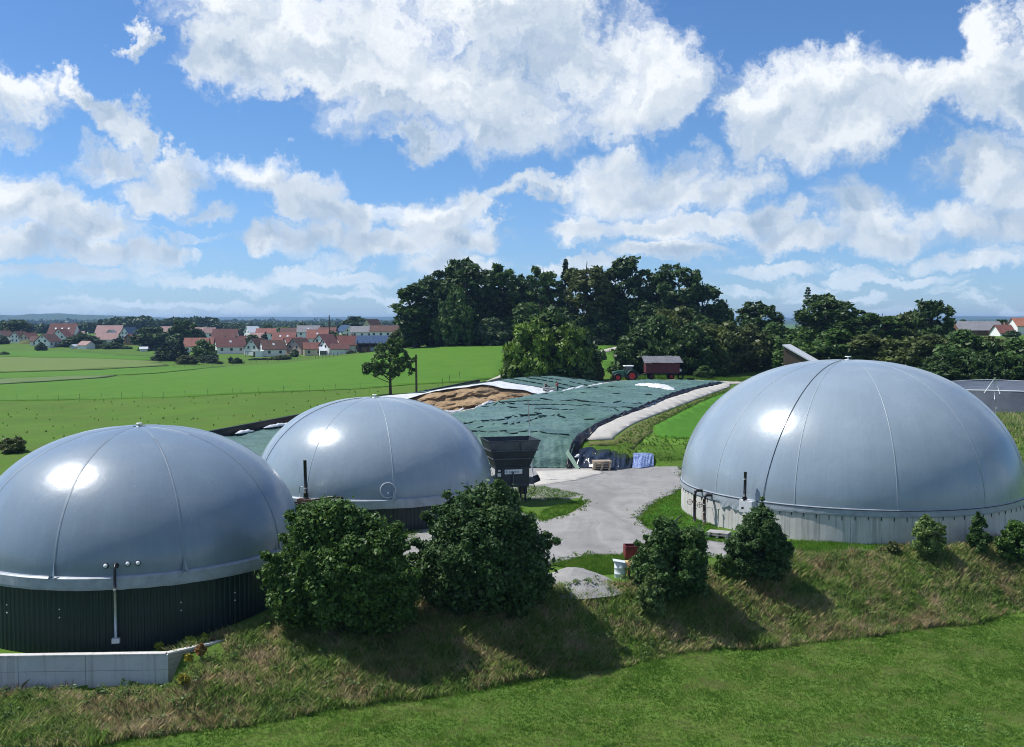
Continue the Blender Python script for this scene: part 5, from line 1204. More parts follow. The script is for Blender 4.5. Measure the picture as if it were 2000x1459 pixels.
# ------------------------------------------------------------------ yard odds and ends
M_HEAP = groundmat('grit_heap', [(.33,.325,.315),(.42,.41,.40),(.24,.235,.23)], [1.5,8], bump=1.0, bscale=22, bdist=.06, weights=[.7,.6])
def heap():
    c = G(1128, 1148, -.1); n, m = 46, 22; V = [(0, 0, .92)]
    for i in range(1, m):
        for k in range(n):
            th = 2*math.pi*k/n; f = i/(m-1); rx = 3.8*(1+.30*(float(fbm(math.cos(th)*2, math.sin(th)*2, 141))-.5)); ry = rx*.72
            z = .92*(1-f**1.35)+.30*(1-f)*(float(fbm(f*6*math.cos(th), f*6*math.sin(th), 145))-.5)
            V.append((f*rx*math.cos(th), f*ry*math.sin(th), z-.45*f))
    F = [(0, 1+k, 1+(k+1) % n, 0) for k in range(n)]
    f3 = [(0, 1+k, 1+(k+1) % n) for k in range(n)]; f4 = [(1+i*n+k, 1+(i+1)*n+k, 1+(i+1)*n+(k+1) % n, 1+i*n+(k+1) % n) for i in range(m-2) for k in range(n)]
    o = MB().add(V, f3+f4, True).build('gravel_heap', M_HEAP, loc=(c[0]-.2, c[1]+1.4, .0)); tag(o, 'low heap of pale grey gravel between the big bush and white barrel', 'gravel heap')
heap()
M_BARREL = pmat('pale_blue_barrel', (.62,.68,.70), .45, .4, var=.1, vscale=3); M_REDBOX = pmat('dark_red_steel', (.16,.025,.028), .55, .35, var=.25, vscale=2); M_STRAW = pmat('straw_yellow', (.52,.43,.20), .9, .1, var=.2, vscale=4); M_ORANGE = pmat('rust_orange', (.20,.10,.05), .8, .2, var=.3, vscale=4)
def yard_bits():
    c = G(1212, 1131, -.05); b = thing('barrel', 'pale blue white barrel with a lid beside the dark red box', 'barrel', (c[0], c[1]+.3, -.1))
    MB().lathe([(0, 0), (.37, 0), (.39, .05), (.39, .36), (.41, .38), (.39, .40), (.39, .76), (.41, .78), (.39, .80), (.39, 1.12), (.36, 1.16)], 24).build('drum', M_BARREL, b)
    MB().box((-.08, -.03, 1.20), (.80, .72, .06), M=Matrix.Rotation(.16, 3, 'Y')).build('lid', M_BARREL, b)
    c2 = G(1236, 1108, .1); r = thing('feed_trough', 'dark red steel box half hidden by the small bush', 'box', (c2[0]+.7, c2[1]+1.2, 0), math.radians(4))
    for nm, p, s in (('front_panel', (0, -.5, 1.02), (2.3, .06, .80)), ('rear_panel', (0, .5, 1.02), (2.3, .06, .80)), ('side_panel', (-1.15, 0, 1.02), (.06, .94, .80)), ('side_panel', (1.15, 0, 1.02), (.06, .94, .80)), ('floor_panel', (0, 0, .58), (2.2, .9, .05))): MB().box(p, s).build(nm, M_REDBOX, r)
    for x in (-1.0, 1.0):
        for y in (-.4, .4): MB().box((x, y, .28), (.1, .1, .6)).build('leg', M_REDBOX, r)
    MB().tube([(.2, .3, 1.3), (.9, .3, 1.9), (2.0, .35, 2.6), (3.0, .4, 3.4)], .05, 6).build('handle_bar', M_TGREY, r)
    s = thing('straw_bale', 'small straw coloured bale under the dark red box', 'bale', (c2[0]-.0, c2[1]+.25, -.03), .1); MB().box((0, 0, .26), (1.25, .62, .52)).build('bale', M_STRAW, s, bevel=.06)
    for x in (-.3, .3): MB().box((x, 0, .26), (.03, .64, .54)).build('twine', M_ORANGE, s)
    k = thing('tray', 'rust coloured tray beside the barrel lid', 'tray', (c[0]+.95, c[1]+.55, .0), .2); MB().box((0, 0, .80), (.85, .62, .06)).build('tray_plate', M_ORANGE, k)
    for x in (-.36, .36): MB().box((x, 0, .39), (.06, .5, .78)).build('leg', M_ORANGE, k)
    # pipe bundle at the left shoulder of the big tank
yard_bits()
M_LINER = pmat('grey_liner', (.075,.085,.105), .38, .5, var=.25, vscale=.5, bump=.7, bscale=1.0)
def basin():
    """lined storage basin at the right edge, behind the big tank"""
    c = P(2035, 790, 157); cx, cy = c[0], c[1]; z0 = Z(cx, cy-9)-.3; R = 15.5; t = thing('storage_basin', 'round grey lined storage basin behind the right side of the largest dome', 'basin', (cx, cy+3, 0))
    n = 30; pm = None
    for k in range(n):
        a0, a1 = 2*math.pi*k/n, 2*math.pi*(k+1)/n; vs = []
        for j in range(5):
            a = a0+(a1-a0)*j/4
            for i in range(7):
                rr = R+.9-.9*i/6+.10*(float(fbm(a*14, i*.7, 151))-.5); vs.append((rr*math.cos(a), rr*math.sin(a), z0+3.4*i/6))
        MB().add(vs, [(j*7+i, j*7+7+i, j*7+8+i, j*7+i+1) for j in range(4) for i in range(6)], True).build('liner_panel', M_LINER, t)
    MB().tube([Vector((R*math.cos(a), R*math.sin(a), z0+3.4+.12*math.sin(a*5))) for a in np.linspace(0, 2*math.pi, 90)], .07, 6, False).build('rim_roll', M_WSHEET, t)
    MB().lathe([(0, z0+3.9), (R*.6, z0+3.7), (R-.05, z0+3.36)], 60).build('basin_cover', M_LINER, t)
    q = thing('tripod_mast', 'small pale tripod mast on the rim of the lined basin', 'mast', (P(1940, 740, 147)[0], 146.5, z0+2.4))
    MB().tube([(0, 0, 0), (0, 0, 3.0)], .04, 6).build('mast', M_STEEL, q); MB().tube([(-1.45, 0, .9), (0, 0, 3.0)], .05, 6).build('stay', M_WHITE, q); MB().tube([(.75, 0, .8), (0, 0, 3.0)], .06, 6).build('stay', M_WHITE, q)
    g = thing('gauge_post', 'thin gauge post standing in front of the lined basin', 'post', (P(1945, 800, 139)[0], 139, Z(P(1945, 800, 139)[0], 139)))
    MB().tube([(0, 0, -.3), (0, 0, 2.7)], .035, 6).build('tube', M_STEEL, g); MB().sphere((.05, 0, 1.4), .09, 8, 6).build('float', M_WHITE, g)
basin()
def lean_shed():
    x0, y0 = P(1556, 690, 205)[0], 205; z = Z(x0, y0)+.9; t = thing('lean_to_shed', 'dark timber shed with steep grey roof showing over the largest dome', 'shed', (x0, y0, z), math.radians(-32))
    prof = [(-1.9, 0), (-1.9, 5.75), (4.6, 2.2), (4.6, 0)]
    for k in range(22):
        x = -1.9+6.5*(k+.5)/22; top = np.interp(x, [-1.9, 4.6], [5.7, 2.15]); MB().box((x, -2.2, top/2), (6.5/22-.02, .05, top)).build('plank', M_WOODD, t)
    for y in (2.2,): MB().add([(-1.9, y, 0), (4.6, y, 0), (4.6, y, 2.15), (-1.9, y, 5.7)], [(0, 1, 2, 3)]).build('rear_wall', M_WOODD, t)
    MB().box((-1.9, 0, 2.8), (.05, 4.4, 5.7)).build('end_wall', M_WOODD, t); MB().box((4.6, 0, 1.07), (.05, 4.4, 2.1)).build('end_wall', M_WOODD, t)
    M = Matrix.Rotation(math.atan2(3.55, 6.5), 3, 'Y')
    for k in range(4): MB().box((1.35, -1.9+1.27*k, 4.08), (7.9, 1.25, .22), M=M).build('roof_sheet', M_GREYBOX, t)
lean_shed()
# ------------------------------------------------------------------ vegetation
M_BARK = pmat('bark', (.075,.058,.042), .9, .1, var=.3, vscale=6, bump=.6, bscale=12)
L_DARK = leafmat('dark_leaves', (0.026,0.056,0.013), (0.066,0.120,0.027), .25)
L_MID = leafmat('mid_leaves', (0.038,0.081,0.016), (0.091,0.164,0.034), .3)
L_LIME = leafmat('lime_leaves', (0.068,0.130,0.015), (0.156,0.246,0.030), .3)
L_OLIVE = leafmat('olive_leaves', (0.059,0.084,0.018), (0.118,0.148,0.041), .3)
L_BLUE = leafmat('grey_green_leaves', (0.044,0.077,0.035), (0.104,0.151,0.073), .35)
L_SPRUCE = leafmat('spruce_needles', (0.015,0.037,0.017), (0.041,0.077,0.031), .4, trans=.08)
L_NEAR = leafmat('near_leaves', (0.034,0.084,0.014), (0.104,0.191,0.037), .8, trans=.24)
L_NEAR2 = leafmat('near_glossy_leaves', (0.029,0.074,0.017), (0.091,0.162,0.043), .8, trans=.20)
L_WILLOW = leafmat('willow_leaves', (0.090,0.152,0.039), (0.189,0.268,0.081), .8, trans=.24)
def unit(a): return a/np.maximum(np.linalg.norm(a, axis=-1, keepdims=True), 1e-9)
def leaves_mesh(name, C, CR, per, leaf, mat, seed, center, out=.55, droop=0.0, aspect=1.7):
    """quads scattered over clumps at C with radii CR"""
    r = np.random.default_rng(seed); n = len(C)*per; ci = np.repeat(np.arange(len(C)), per)
    d = unit(r.normal(size=(n, 3))+.55*unit(C[ci]-center)+np.array([0, 0, .25])); rad = CR[ci]*(.5+.55*r.random(n)**.6+.45*(r.random(n) > .93))
    p = C[ci]+d*rad[:, None]*np.array([1, 1, .8])
    nr = unit(d*out+r.normal(size=(n, 3))*.55+np.array([0, 0, .35])); tg = unit(np.cross(nr, r.normal(size=(n, 3)))); tg[:, 2] -= droop; tg = unit(tg); bt = unit(np.cross(nr, tg))
    s = leaf*(.45+1.15*r.random(n)**1.5)[:, None]; a = tg*s*aspect/2; b = bt*s*.5
    bend = nr*s*.16
    V = np.stack([p-a, p+b*1.0-bend, p+a, p-b*1.0-bend], 1).reshape(-1, 3)
    return mesh_np(name, V, np.arange(4*n).reshape(-1, 4), mat)
def clumps(ells, n, seed, cr, shell=.55):
    """clump centres spread through ellipsoids ((cx,cy,cz),(rx,ry,rz),weight)"""
    r = np.random.default_rng(seed); w = np.array([e[2] for e in ells], float); w /= w.sum(); C = []
    for e, k in zip(ells, r.multinomial(n, w)):
        d = unit(r.normal(size=(k, 3))); f = shell+(1-shell)*r.random(k)**.5
        C.append(np.array(e[0])+d*f[:, None]*np.array(e[1]))
    C = np.concatenate(C); return C, cr*(.65+.7*r.random(len(C)))
def trunk_mesh(name, h, r0, C, nl, seed, lean=(0, 0), fork=.35):
    r = random.Random(seed); mb = MB(); top = Vector((lean[0], lean[1], h)); pts = [Vector((0, 0, -.4))]+[top*k+Vector((r.uniform(-.03, .03)*h*.4, r.uniform(-.03, .03)*h*.4, 0)) for k in (.15, .35, .6, .82)]+[top]
    mb.tube(pts, [r0*1.35, r0, r0*.85, r0*.62, r0*.36, r0*.12], 8)
    idx = list(range(len(C))); r.shuffle(idx)
    for i in idx[:nl]:
        e = Vector(C[i]); k = min(.85, max(fork*.6, (e.z/h)*r.uniform(.45, .75))); b = top*k; m = (b+e)/2+Vector((0, 0, -.06*h*r.random()))
        mb.tube([b, m, e], [r0*.42*(1-k*.6), r0*.25, r0*.06], 6, False)
    return mb.mesh(name, M_BARK)
PROTO = {}
def proto(key, ells, n, cr, per, leaf, mat, h, r0, seed, nl=14, shell=.5, droop=0.0, size=None, fork=.35):
    C, CR = clumps(ells, n, seed, cr, shell); ctr = np.mean(C, 0)
    PROTO[key] = (leaves_mesh('crown', C, CR, per, leaf, mat, seed+1, ctr, droop=droop), trunk_mesh('trunk', h, r0, C, nl, seed, fork=fork), size)
# each prototype is about 1 unit = 1 m; size = (overall width, overall height)
def build_protos():
    proto('oak', [((0,0,13),(6,6,7.5),5),((-3.5,1,9),(4.5,4.5,4.5),2),((3.6,-1,9.5),(4.4,4.4,4.6),2),((1,2,17),(4,4,4),1.5),((0,0,6),(5,5,3.5),1.2)], 150, 1.35, 62, .62, L_DARK, 20, .48, 1, 22, size=(15.5, 22))
    proto('tall', [((0,0,15),(4.5,4.5,8),5),((-2,0,10),(3.6,3.6,5),2),((2.2,1,12),(3.4,3.4,5),2),((0.5,0,21),(2.8,2.8,3.4),1.5),((0,0,6),(3.5,3.5,4),1)], 130, 1.25, 60, .60, L_DARK, 23, .42, 5, 22, size=(11.5, 25))
    proto('airy', [((0,0,15),(4.8,4.8,7.5),4),((-2.6,0,19),(2.6,2.6,3.2),1.5),((2.8,1,17),(2.6,2.6,4),1.5),((1.5,-1,10),(4,4,3.5),1.2)], 74, 1.15, 56, .62, L_MID, 23, .36, 9, 34, shell=.35, size=(12, 25))
    proto('olive', [((0,0,14),(5,5,7.5),4),((-2.2,0,19),(3,3,4),1.6),((2.4,0,17.5),(3,3,4.5),1.6),((0,0,8),(4.4,4.4,4),1.2)], 110, 1.2, 58, .58, L_OLIVE, 23, .40, 13, 26, shell=.4, size=(12, 24.5))
    proto('round', [((0,0,6),(4.4,4.4,5.2),5),((-1.6,0,3.5),(3.6,3.6,3),1),((1.8,0,4),(3.4,3.4,3),1)], 120, .95, 66, .50, L_DARK, 9, .30, 17, 14, size=(10, 12))
    for k, m in (('shrub', L_MID), ('shrub_dark', L_DARK), ('shrub_olive', L_OLIVE), ('shrub_lime', L_LIME), ('shrub_blue', L_BLUE)):
        sd_ = 21+hash(k) % 1 if False else {'shrub': 21, 'shrub_dark': 25, 'shrub_olive': 29, 'shrub_lime': 33, 'shrub_blue': 37}[k]
        r = random.Random(sd_)
        proto(k, [((0,0,3.4),(3.6,3.6,3.6),4),((r.uniform(-2.6,-1.6),.5,2.4),(2.6,2.6,2.6),2),((r.uniform(1.6,2.6),-.5,2.6),(2.7,2.7,2.8),2),((r.uniform(-.8,.8),0,5.6),(1.9,1.9,2.0),1.2)], 120, .85, 60, .42, m, 5.5, .22, sd_, 12, size=(9.2, 8))
    # conifers
    r = np.random.default_rng(41); C = []; CR = []
    for i in range(26):
        z = 2+19*i/25; rad = 3.6*(1-i/26)**.85; k = max(3, int(9*(1-i/27)))
        for j in range(k):
            a = 2*math.pi*(j+.37*i)/k+.3*r.random(); f = rad*(.55+.45*r.random()); C.append((f*math.cos(a), f*math.sin(a), z-.22*f)); CR.append(.30+.18*rad)
    C = np.array(C); CR = np.array(CR); PROTO['spruce'] = (leaves_mesh('crown', C, CR, 46, .42, L_SPRUCE, 42, np.array([0, 0, 11.]), droop=.5), trunk_mesh('trunk', 21, .30, C, 0, 43), (7.4, 22))
    C2 = C*np.array([1.15, 1.15, 1]); PROTO['larch'] = (leaves_mesh('crown', C2, CR*.8, 22, .36, L_BLUE, 44, np.array([0, 0, 11.]), droop=.6), trunk_mesh('trunk', 21, .26, C2, 40, 45), (8.2, 22))
    proto('thuja', [((0,0,3.4),(1.3,1.3,3.4),4),((0,0,1.5),(1.4,1.4,1.6),1)], 60, .55, 46, .34, L_SPRUCE, 6, .15, 47, 0, size=(3.2, 7.2))
build_protos()
def plant(name, label, cat, x, y, w, h, key, rz=None, group=None, z=None, trunk=True):
    cm, tm, (pw, ph) = PROTO[key]; z = Z(x, y) if z is None else z
    t = thing(name, label, cat, (x, y, z-.1), random.uniform(0, 6.28) if rz is None else rz, group)
    s = (w/pw, w/pw, h/ph); t.scale = s
    link('crown', cm, t)
    if trunk: link('trunk', tm, t)
    return t
def tree_px(px, depth, top, wpx, key, label, cat='tree', name='tree', group=None, rz=None):
    x = depth*(px-1000)/FPX; z = Z(x, depth); zt_ = P(px, top, depth)[2]; w = wpx*depth/FPX
    return plant(name, label, cat, x, depth, w, max(1.0, zt_-z), key, rz, group, z)
def grove():
    g = 'tall trees of the grove'
    for a in ((812,300,552,100,'tall','leftmost tree of the grove, sloping down to the green field'),
              (862,316,522,120,'oak','dark tree second from the left end of the grove'),
              (912,308,497,150,'oak','broad dark tree, tallest in the left part of the grove'),
              (888,296,560,80,'shrub','lighter green tree in front of the tallest left grove tree'),
              (975,310,502,105,'airy','loose branched tree right of the broad left grove tree'),
              (1018,318,530,95,'oak','dark tree in the dip left of the grove middle'),
              (1060,308,507,85,'airy','loose tree left of the pointed spruce in the grove'),
              (1104,314,501,50,'spruce','slim pointed spruce in the middle of the grove'),
              (1146,305,499,115,'olive','tall olive green tree right of the pointed spruce'),
              (1214,307,496,100,'tall','tall dark tree right of the olive grove tree'),
              (1268,312,520,110,'oak','dark tree in the right half of the grove, left of the broad one'),
              (1326,303,508,125,'oak','broad dark tree near the right end of the grove'),
              (1372,306,553,95,'tall','drooping tree at the right shoulder of the grove'),
              (1408,314,588,70,'shrub_dark','low tree ending the grove on the right'),):
        tree_px(*a, group=g)
    g = 'undergrowth of the grove'
    for a in ((835,303,610,85,'shrub_dark','dark undergrowth at the left foot of the grove'),(960,296,618,85,'shrub_blue','grey green bush at the field edge under the grove'),(905,300,600,100,'shrub_dark','dark undergrowth below the lighter grove tree'),
              (1035,300,590,110,'shrub','green bush under the dip in the grove'),(1095,303,598,120,'shrub_dark','dark undergrowth below the pointed spruce'),(1180,306,592,120,'shrub_dark','dark undergrowth below the olive grove tree'),
              (1262,300,588,130,'shrub_dark','dark undergrowth in the right half of the grove'),(1345,296,598,120,'shrub_dark','dark undergrowth below the broad right grove tree'),(1158,296,655,32,'shrub_blue','small grey bush at the end of the upper field'),(1185,297,652,36,'shrub_blue','second small grey bush near the pale track'),
              (785,318,640,60,'shrub_olive','olive bush where the grove meets the village'),(1000,325,560,120,'shrub_dark','shaded bush deep inside the grove')):
        tree_px(*a, cat='bush', name='bush', group=g)
    # bushy island by the track
    tree_px(1075,209,603,170,'shrub_dark','large dark bush on the island between track and clamp','bush','bush',rz=.4)
    tree_px(1040,203,612,120,'shrub_lime','lime green bush at the left of the island by the track','bush','bush',rz=2.0)
    tree_px(1016,203,650,70,'shrub_lime','low yellow green bush nearest the track on the island','bush','bush')
    tree_px(1112,204,622,95,'shrub_lime','yellow green bush on the right side of the island by the track','bush','bush')
    tree_px(1068,204,668,150,'shrub_dark','dark lower foliage at the foot of the island by the track','bush','bush')
    tree_px(1147,205,690,32,'shrub','thin sapling right of the bushy island','bush','sapling')
    tree_px(1168,206,700,24,'shrub_olive','thin sapling left of the tractor','bush','sapling')
    # hedgerow behind tractor and big dome
    g = 'hedge behind the clamp and the largest dome'
    for a in ((1245,222,640,110,'shrub_dark','dark hedge bush behind the tractor'),(1290,226,615,120,'shrub','green hedge bush left behind the trailer roof'),(1318,236,592,130,'shrub_olive','high olive hedge bush behind the trailer'),
              (1352,222,632,130,'shrub_dark','dark hedge bush right behind the trailer'),(1408,226,622,120,'shrub_olive','olive hedge bush right of the trailer'),(1452,232,628,120,'shrub_olive','pale olive bush left of the shed roof'),
              (1484,262,583,105,'oak','dark tree rising over the hedge left of the shed'),(1520,236,628,110,'shrub','green hedge bush just left of the shed'),(1577,262,556,62,'larch','pale feathery larch above the largest dome'),
              (1614,256,568,150,'oak','broad dark tree beside the feathery larch'),(1668,250,600,120,'oak','dark tree right of the broad tree above the dome'),(1562,222,640,120,'shrub','leafy hedge bush behind the shed roof'),
              (1625,218,640,150,'shrub','leafy green hedge bush above the largest dome'),(1722,250,603,100,'airy','loose pale tree in the hedge above the dome'),(1765,252,606,100,'shrub_olive','olive bush left of the round dark tree'),
              (1817,250,580,98,'round','round dark tree standing alone above the hedge'),(1695,214,648,140,'shrub_olive','olive hedge bush over the middle of the largest dome'),(1760,212,655,140,'shrub_olive','olive hedge bush right of the dome apex'),
              (1820,206,648,130,'shrub_olive','yellowish hedge bush below the round dark tree'),(1888,196,642,150,'shrub','bright green bush at the right end of the hedge'),(1945,212,652,110,'shrub_olive','brownish hedge bush near the right edge'),
              (1990,192,658,120,'shrub','green bush at the right edge above the basin'),(2060,200,640,140,'shrub','hedge bush beyond the right edge of the basin'),(1930,182,690,90,'shrub_dark','dark low bush behind the basin mast'),(1840,186,690,120,'shrub_dark','dark low bush behind the dome right shoulder'),(1375,208,712,46,'shrub','small low bush on the verge right of the trailer')):
        tree_px(*a, cat='bush' if a[4].startswith('shrub') else 'tree', name='bush' if a[4].startswith('shrub') else 'tree', group=g)
    # lone field tree, meadow bush
    x = 184.5*(762-1000)/FPX; z = Z(x, 184.5)
    C, CR = clumps([((0,0,6.2),(3.2,3.2,3.4),4),((-3.0,0,4.6),(2.0,2.0,1.5),1.4),((2.6,0,5.2),(2.0,2,1.8),1.3),((.6,0,8.6),(1.5,1.5,1.6),.8)], 170, 62, .46, .35)
    t = thing('tree', 'lone young tree with visible trunk above the middle dome', 'tree', (x, 184.5, z-.1)); link('crown', leaves_mesh('crown', C, CR, 56, .23, L_MID, 63, np.array([0, 0, 6.])), t); link('trunk', trunk_mesh('trunk', 8.5, .24, C, 26, 64, fork=.42), t)
    tree_px(22,128,850,62,'shrub_olive','olive bush in the meadow behind the left dome','bush','bush')
grove()
def near_bush(label, px, depth, top, bot, wpx, seed, mat, leaf, n, per, ells, trunk=.2, cat='bush'):
    if depth < 0: depth = float(T(px, bot+depth)[1])
    x = depth*(px-1000)/FPX; z = Z(x, depth); zb = P(px, bot, depth)[2]; ztop_ = P(px, top, depth)[2]; w = wpx*depth/FPX; h = ztop_-zb
    E = [((e[0]*w, e[1]*w, (zb-z)+e[2]*h), (e[3]*w, e[4]*w, e[5]*h), e[6]) for e in ells]
    C, CR = clumps([(e[0], tuple(.93*q for q in e[1]), e[2]) for e in E], n, seed, .085*w, .6); t = thing('bush', label, cat, (x, depth, z))
    r_ = np.random.default_rng(seed+9); k_ = r_.choice(len(C), max(4, n//4)); ctr = np.array([0, 0, (zb-z)+.42*h]); dv = C[k_]-ctr; dv[:, 2] = np.abs(dv[:, 2])*.9+.05*h       # shoots that break the outline
    for s_ in (.16, .27): C = np.concatenate([C, ctr+dv*(1+s_*r_.random((len(k_), 1)))]); CR = np.concatenate([CR, np.full(len(k_), .038*w)])
    link('crown', leaves_mesh('crown', C, CR, per, leaf, mat, seed+1, np.array([0, 0, (zb-z)+.45*h]), out=.5), t)
    # a leafy inner mass keeps the far side of the bush from showing through
    Ci, CRi = clumps([(e[0], tuple(.72*q for q in e[1]), e[2]) for e in E], n//2, seed+5, .13*w, .2)
    link('inner_foliage', leaves_mesh('inner_foliage', Ci, CRi, per//2, leaf*1.6, mat, seed+6, np.array([0, 0, .4*h])), t)
    link('trunk', trunk_mesh('trunk', .75*h, trunk, C, 30, seed), t); return t
FULL = [(0,0,.50,.40,.38,.44,5),(-.24,0,.36,.26,.26,.30,2),(.24,0,.38,.26,.26,.30,2),(.02,0,.78,.22,.22,.20,1.4)]
near_bush('largest dark leafy bush, in front of the left dome', 664, -30, 978, 1258, 272, 71, L_NEAR, .135, 300, 230, [(.03,0,.50,.40,.38,.42,5),(-.28,0,.40,.24,.26,.30,2.2),(.27,0,.38,.24,.26,.32,2.2),(-.10,0,.80,.26,.22,.19,1.6),(.20,0,.66,.22,.22,.2,1)], .25)
near_bush('large round leafy bush beside the gravel heap', 950, -28, 944, 1222, 252, 81, L_NEAR2, .13, 290, 220, [(0,0,.50,.42,.40,.45,5),(-.26,0,.36,.26,.26,.30,2),(.26,0,.40,.26,.26,.30,2),(-.02,0,.80,.26,.24,.19,1.6)], .24)
near_bush('pointed small bush hiding the dark red box', 1312, -16, 1016, 1180, 158, 91, L_NEAR2, .125, 150, 190, [(.02,0,.46,.42,.40,.42,4),(-.20,0,.34,.28,.28,.30,1.5),(.26,0,.36,.26,.26,.26,1.5),(-.06,0,.80,.14,.14,.22,1),(.26,0,.72,.12,.12,.18,.6)], .10)
near_bush('upright small bush in front of the control box of the largest tank', 1485, -14, 986, 1150, 124, 95, L_NEAR2, .115, 140, 190, FULL, .10)
near_bush('round pale willow bush against the concrete tank', 1820, -8, 1000, 1098, 72, 101, L_WILLOW, .10, 80, 150, [(0,0,.52,.44,.42,.46,5),(0,0,.3,.36,.36,.28,1)], .06)
near_bush('narrow dark bush second from the right edge', 1921, -8, 1006, 1096, 52, 105, L_NEAR2, .13, 56, 110, [(0,0,.42,.44,.42,.42,4),(-.05,0,.82,.16,.16,.18,1)], .06)
near_bush('dark bush cut by the right edge below the concrete tank', 1990, -8, 1018, 1108, 82, 109, L_NEAR, .14, 70, 110, FULL, .07)
near_bush('small shrub between the two small bushes below the big tank', 1419, -6, 1080, 1136, 42, 113, L_NEAR, .12, 36, 90, FULL, .04)
near_bush('low tangled shrub at the left foot of the pointed small bush', 1272, -14, 1120, 1215, 66, 117, L_WILLOW, .12, 46, 90, FULL, .04)
near_bush('small dark weed shrub on the verge at the concrete tank', 1750, -5, 1058, 1088, 30, 121, L_OLIVE, .09, 24, 70, FULL, .03)
# flowering goldenrod clumps by the wing wall
L_GOLD = leafmat('goldenrod_flowers', (.22,.20,.015), (.36,.32,.03), 2, trans=.2); L_RUSTY = leafmat('rusty_dock', (.15,.085,.02), (.22,.12,.04), 2, trans=.1); L_YGREEN = leafmat('yellow_green_weed', (.18,.24,.02), (.32,.36,.04), 2, trans=.2)
def weed(label, px, py, w, h, mat, seed):
    q = T(px, py); C, CR = clumps([((0,0,h*.6),(w*.4,w*.4,h*.4),1)], 16, seed, .14*w+.05, .2)
    t = thing('flowering_weed', label, 'plant', q); link('flower_head', leaves_mesh('flower_head', C, CR, 50, .075, mat, seed, np.array([0, 0, h*.4])), t)
    mb = MB(); r = random.Random(seed)
    for k in range(9): a = r.uniform(0, 6.28); mb.tube([(0, 0, -.1), (.15*w*math.cos(a), .15*w*math.sin(a), h*.4), (.35*w*math.cos(a), .35*w*math.sin(a), h*.7)], .012, 4)
    mb.build('stem', L_MID, t)
weed('yellow goldenrod clump on the bank below the wing wall', 361, 1345, .6, .8, L_GOLD, 201); weed('rusty brown dock plant below the end of the wing wall', 393, 1292, .55, 1.1, L_RUSTY, 205); weed('yellow green weed behind the wing wall', 371, 1262, .6, .6, L_YGREEN, 209); weed('small yellow weed where the wing wall meets the retaining wall', 311, 1274, .45, .55, L_YGREEN, 213); weed('small yellow weed right of the larger yellow one behind the wing wall', 401, 1254, .45, .5, L_YGREEN, 217)
weed('tiny yellow flower clump just below the wing wall', 370, 1296, .45, .5, L_GOLD, 221)
# ------------------------------------------------------------------ village
M_WALLW = pmat('white_render', (.80,.80,.78), .8, .2, rnd=.06); M_WALLC = pmat('cream_render', (.62,.54,.38), .8, .2, rnd=.08); M_WALLP = pmat('pinkish_render', (.55,.42,.36), .8, .2); M_TIMBER = pmat('brown_timber', (.14,.075,.045), .85, .15); M_ORTIM = pmat('orange_timber', (.30,.15,.08), .85, .15)
M_ROOF = {'red': pmat('red_tiles', (.20,.085,.068), .8, .2, var=.18, vscale=.6, bump=.4, bscale=4, rnd=.12), 'dark': pmat('dark_red_tiles', (.135,.062,.055), .8, .2, var=.18, vscale=.6, bump=.4, bscale=4, rnd=.12), 'pink': pmat('faded_pink_tiles', (.30,.195,.18), .8, .2, var=.12, vscale=.6, bump=.4, bscale=4, rnd=.08), 'brown': pmat('brown_tiles', (.105,.062,.05), .8, .2, var=.18, vscale=.6, bump=.4, bscale=4, rnd=.12), 'grey': pmat('grey_roof', (.20,.20,.215), .7, .3, var=.12, vscale=.6, rnd=.08), 'orange': pmat('orange_tiles', (.33,.14,.09), .8, .2, var=.15, vscale=.6, rnd=.08), 'solar': pmat('solar_panels', (.05,.075,.12), .15, .6), 'light': pmat('light_metal_roof', (.56,.60,.64), .3, .5)}
M_PANE = pmat('window_pane', (.03,.04,.05), .1, .6); M_FRAME = pmat('window_frame', (.6,.6,.58), .6, .3); M_CHIM = pmat('chimney_brick', (.30,.19,.15), .85, .2)
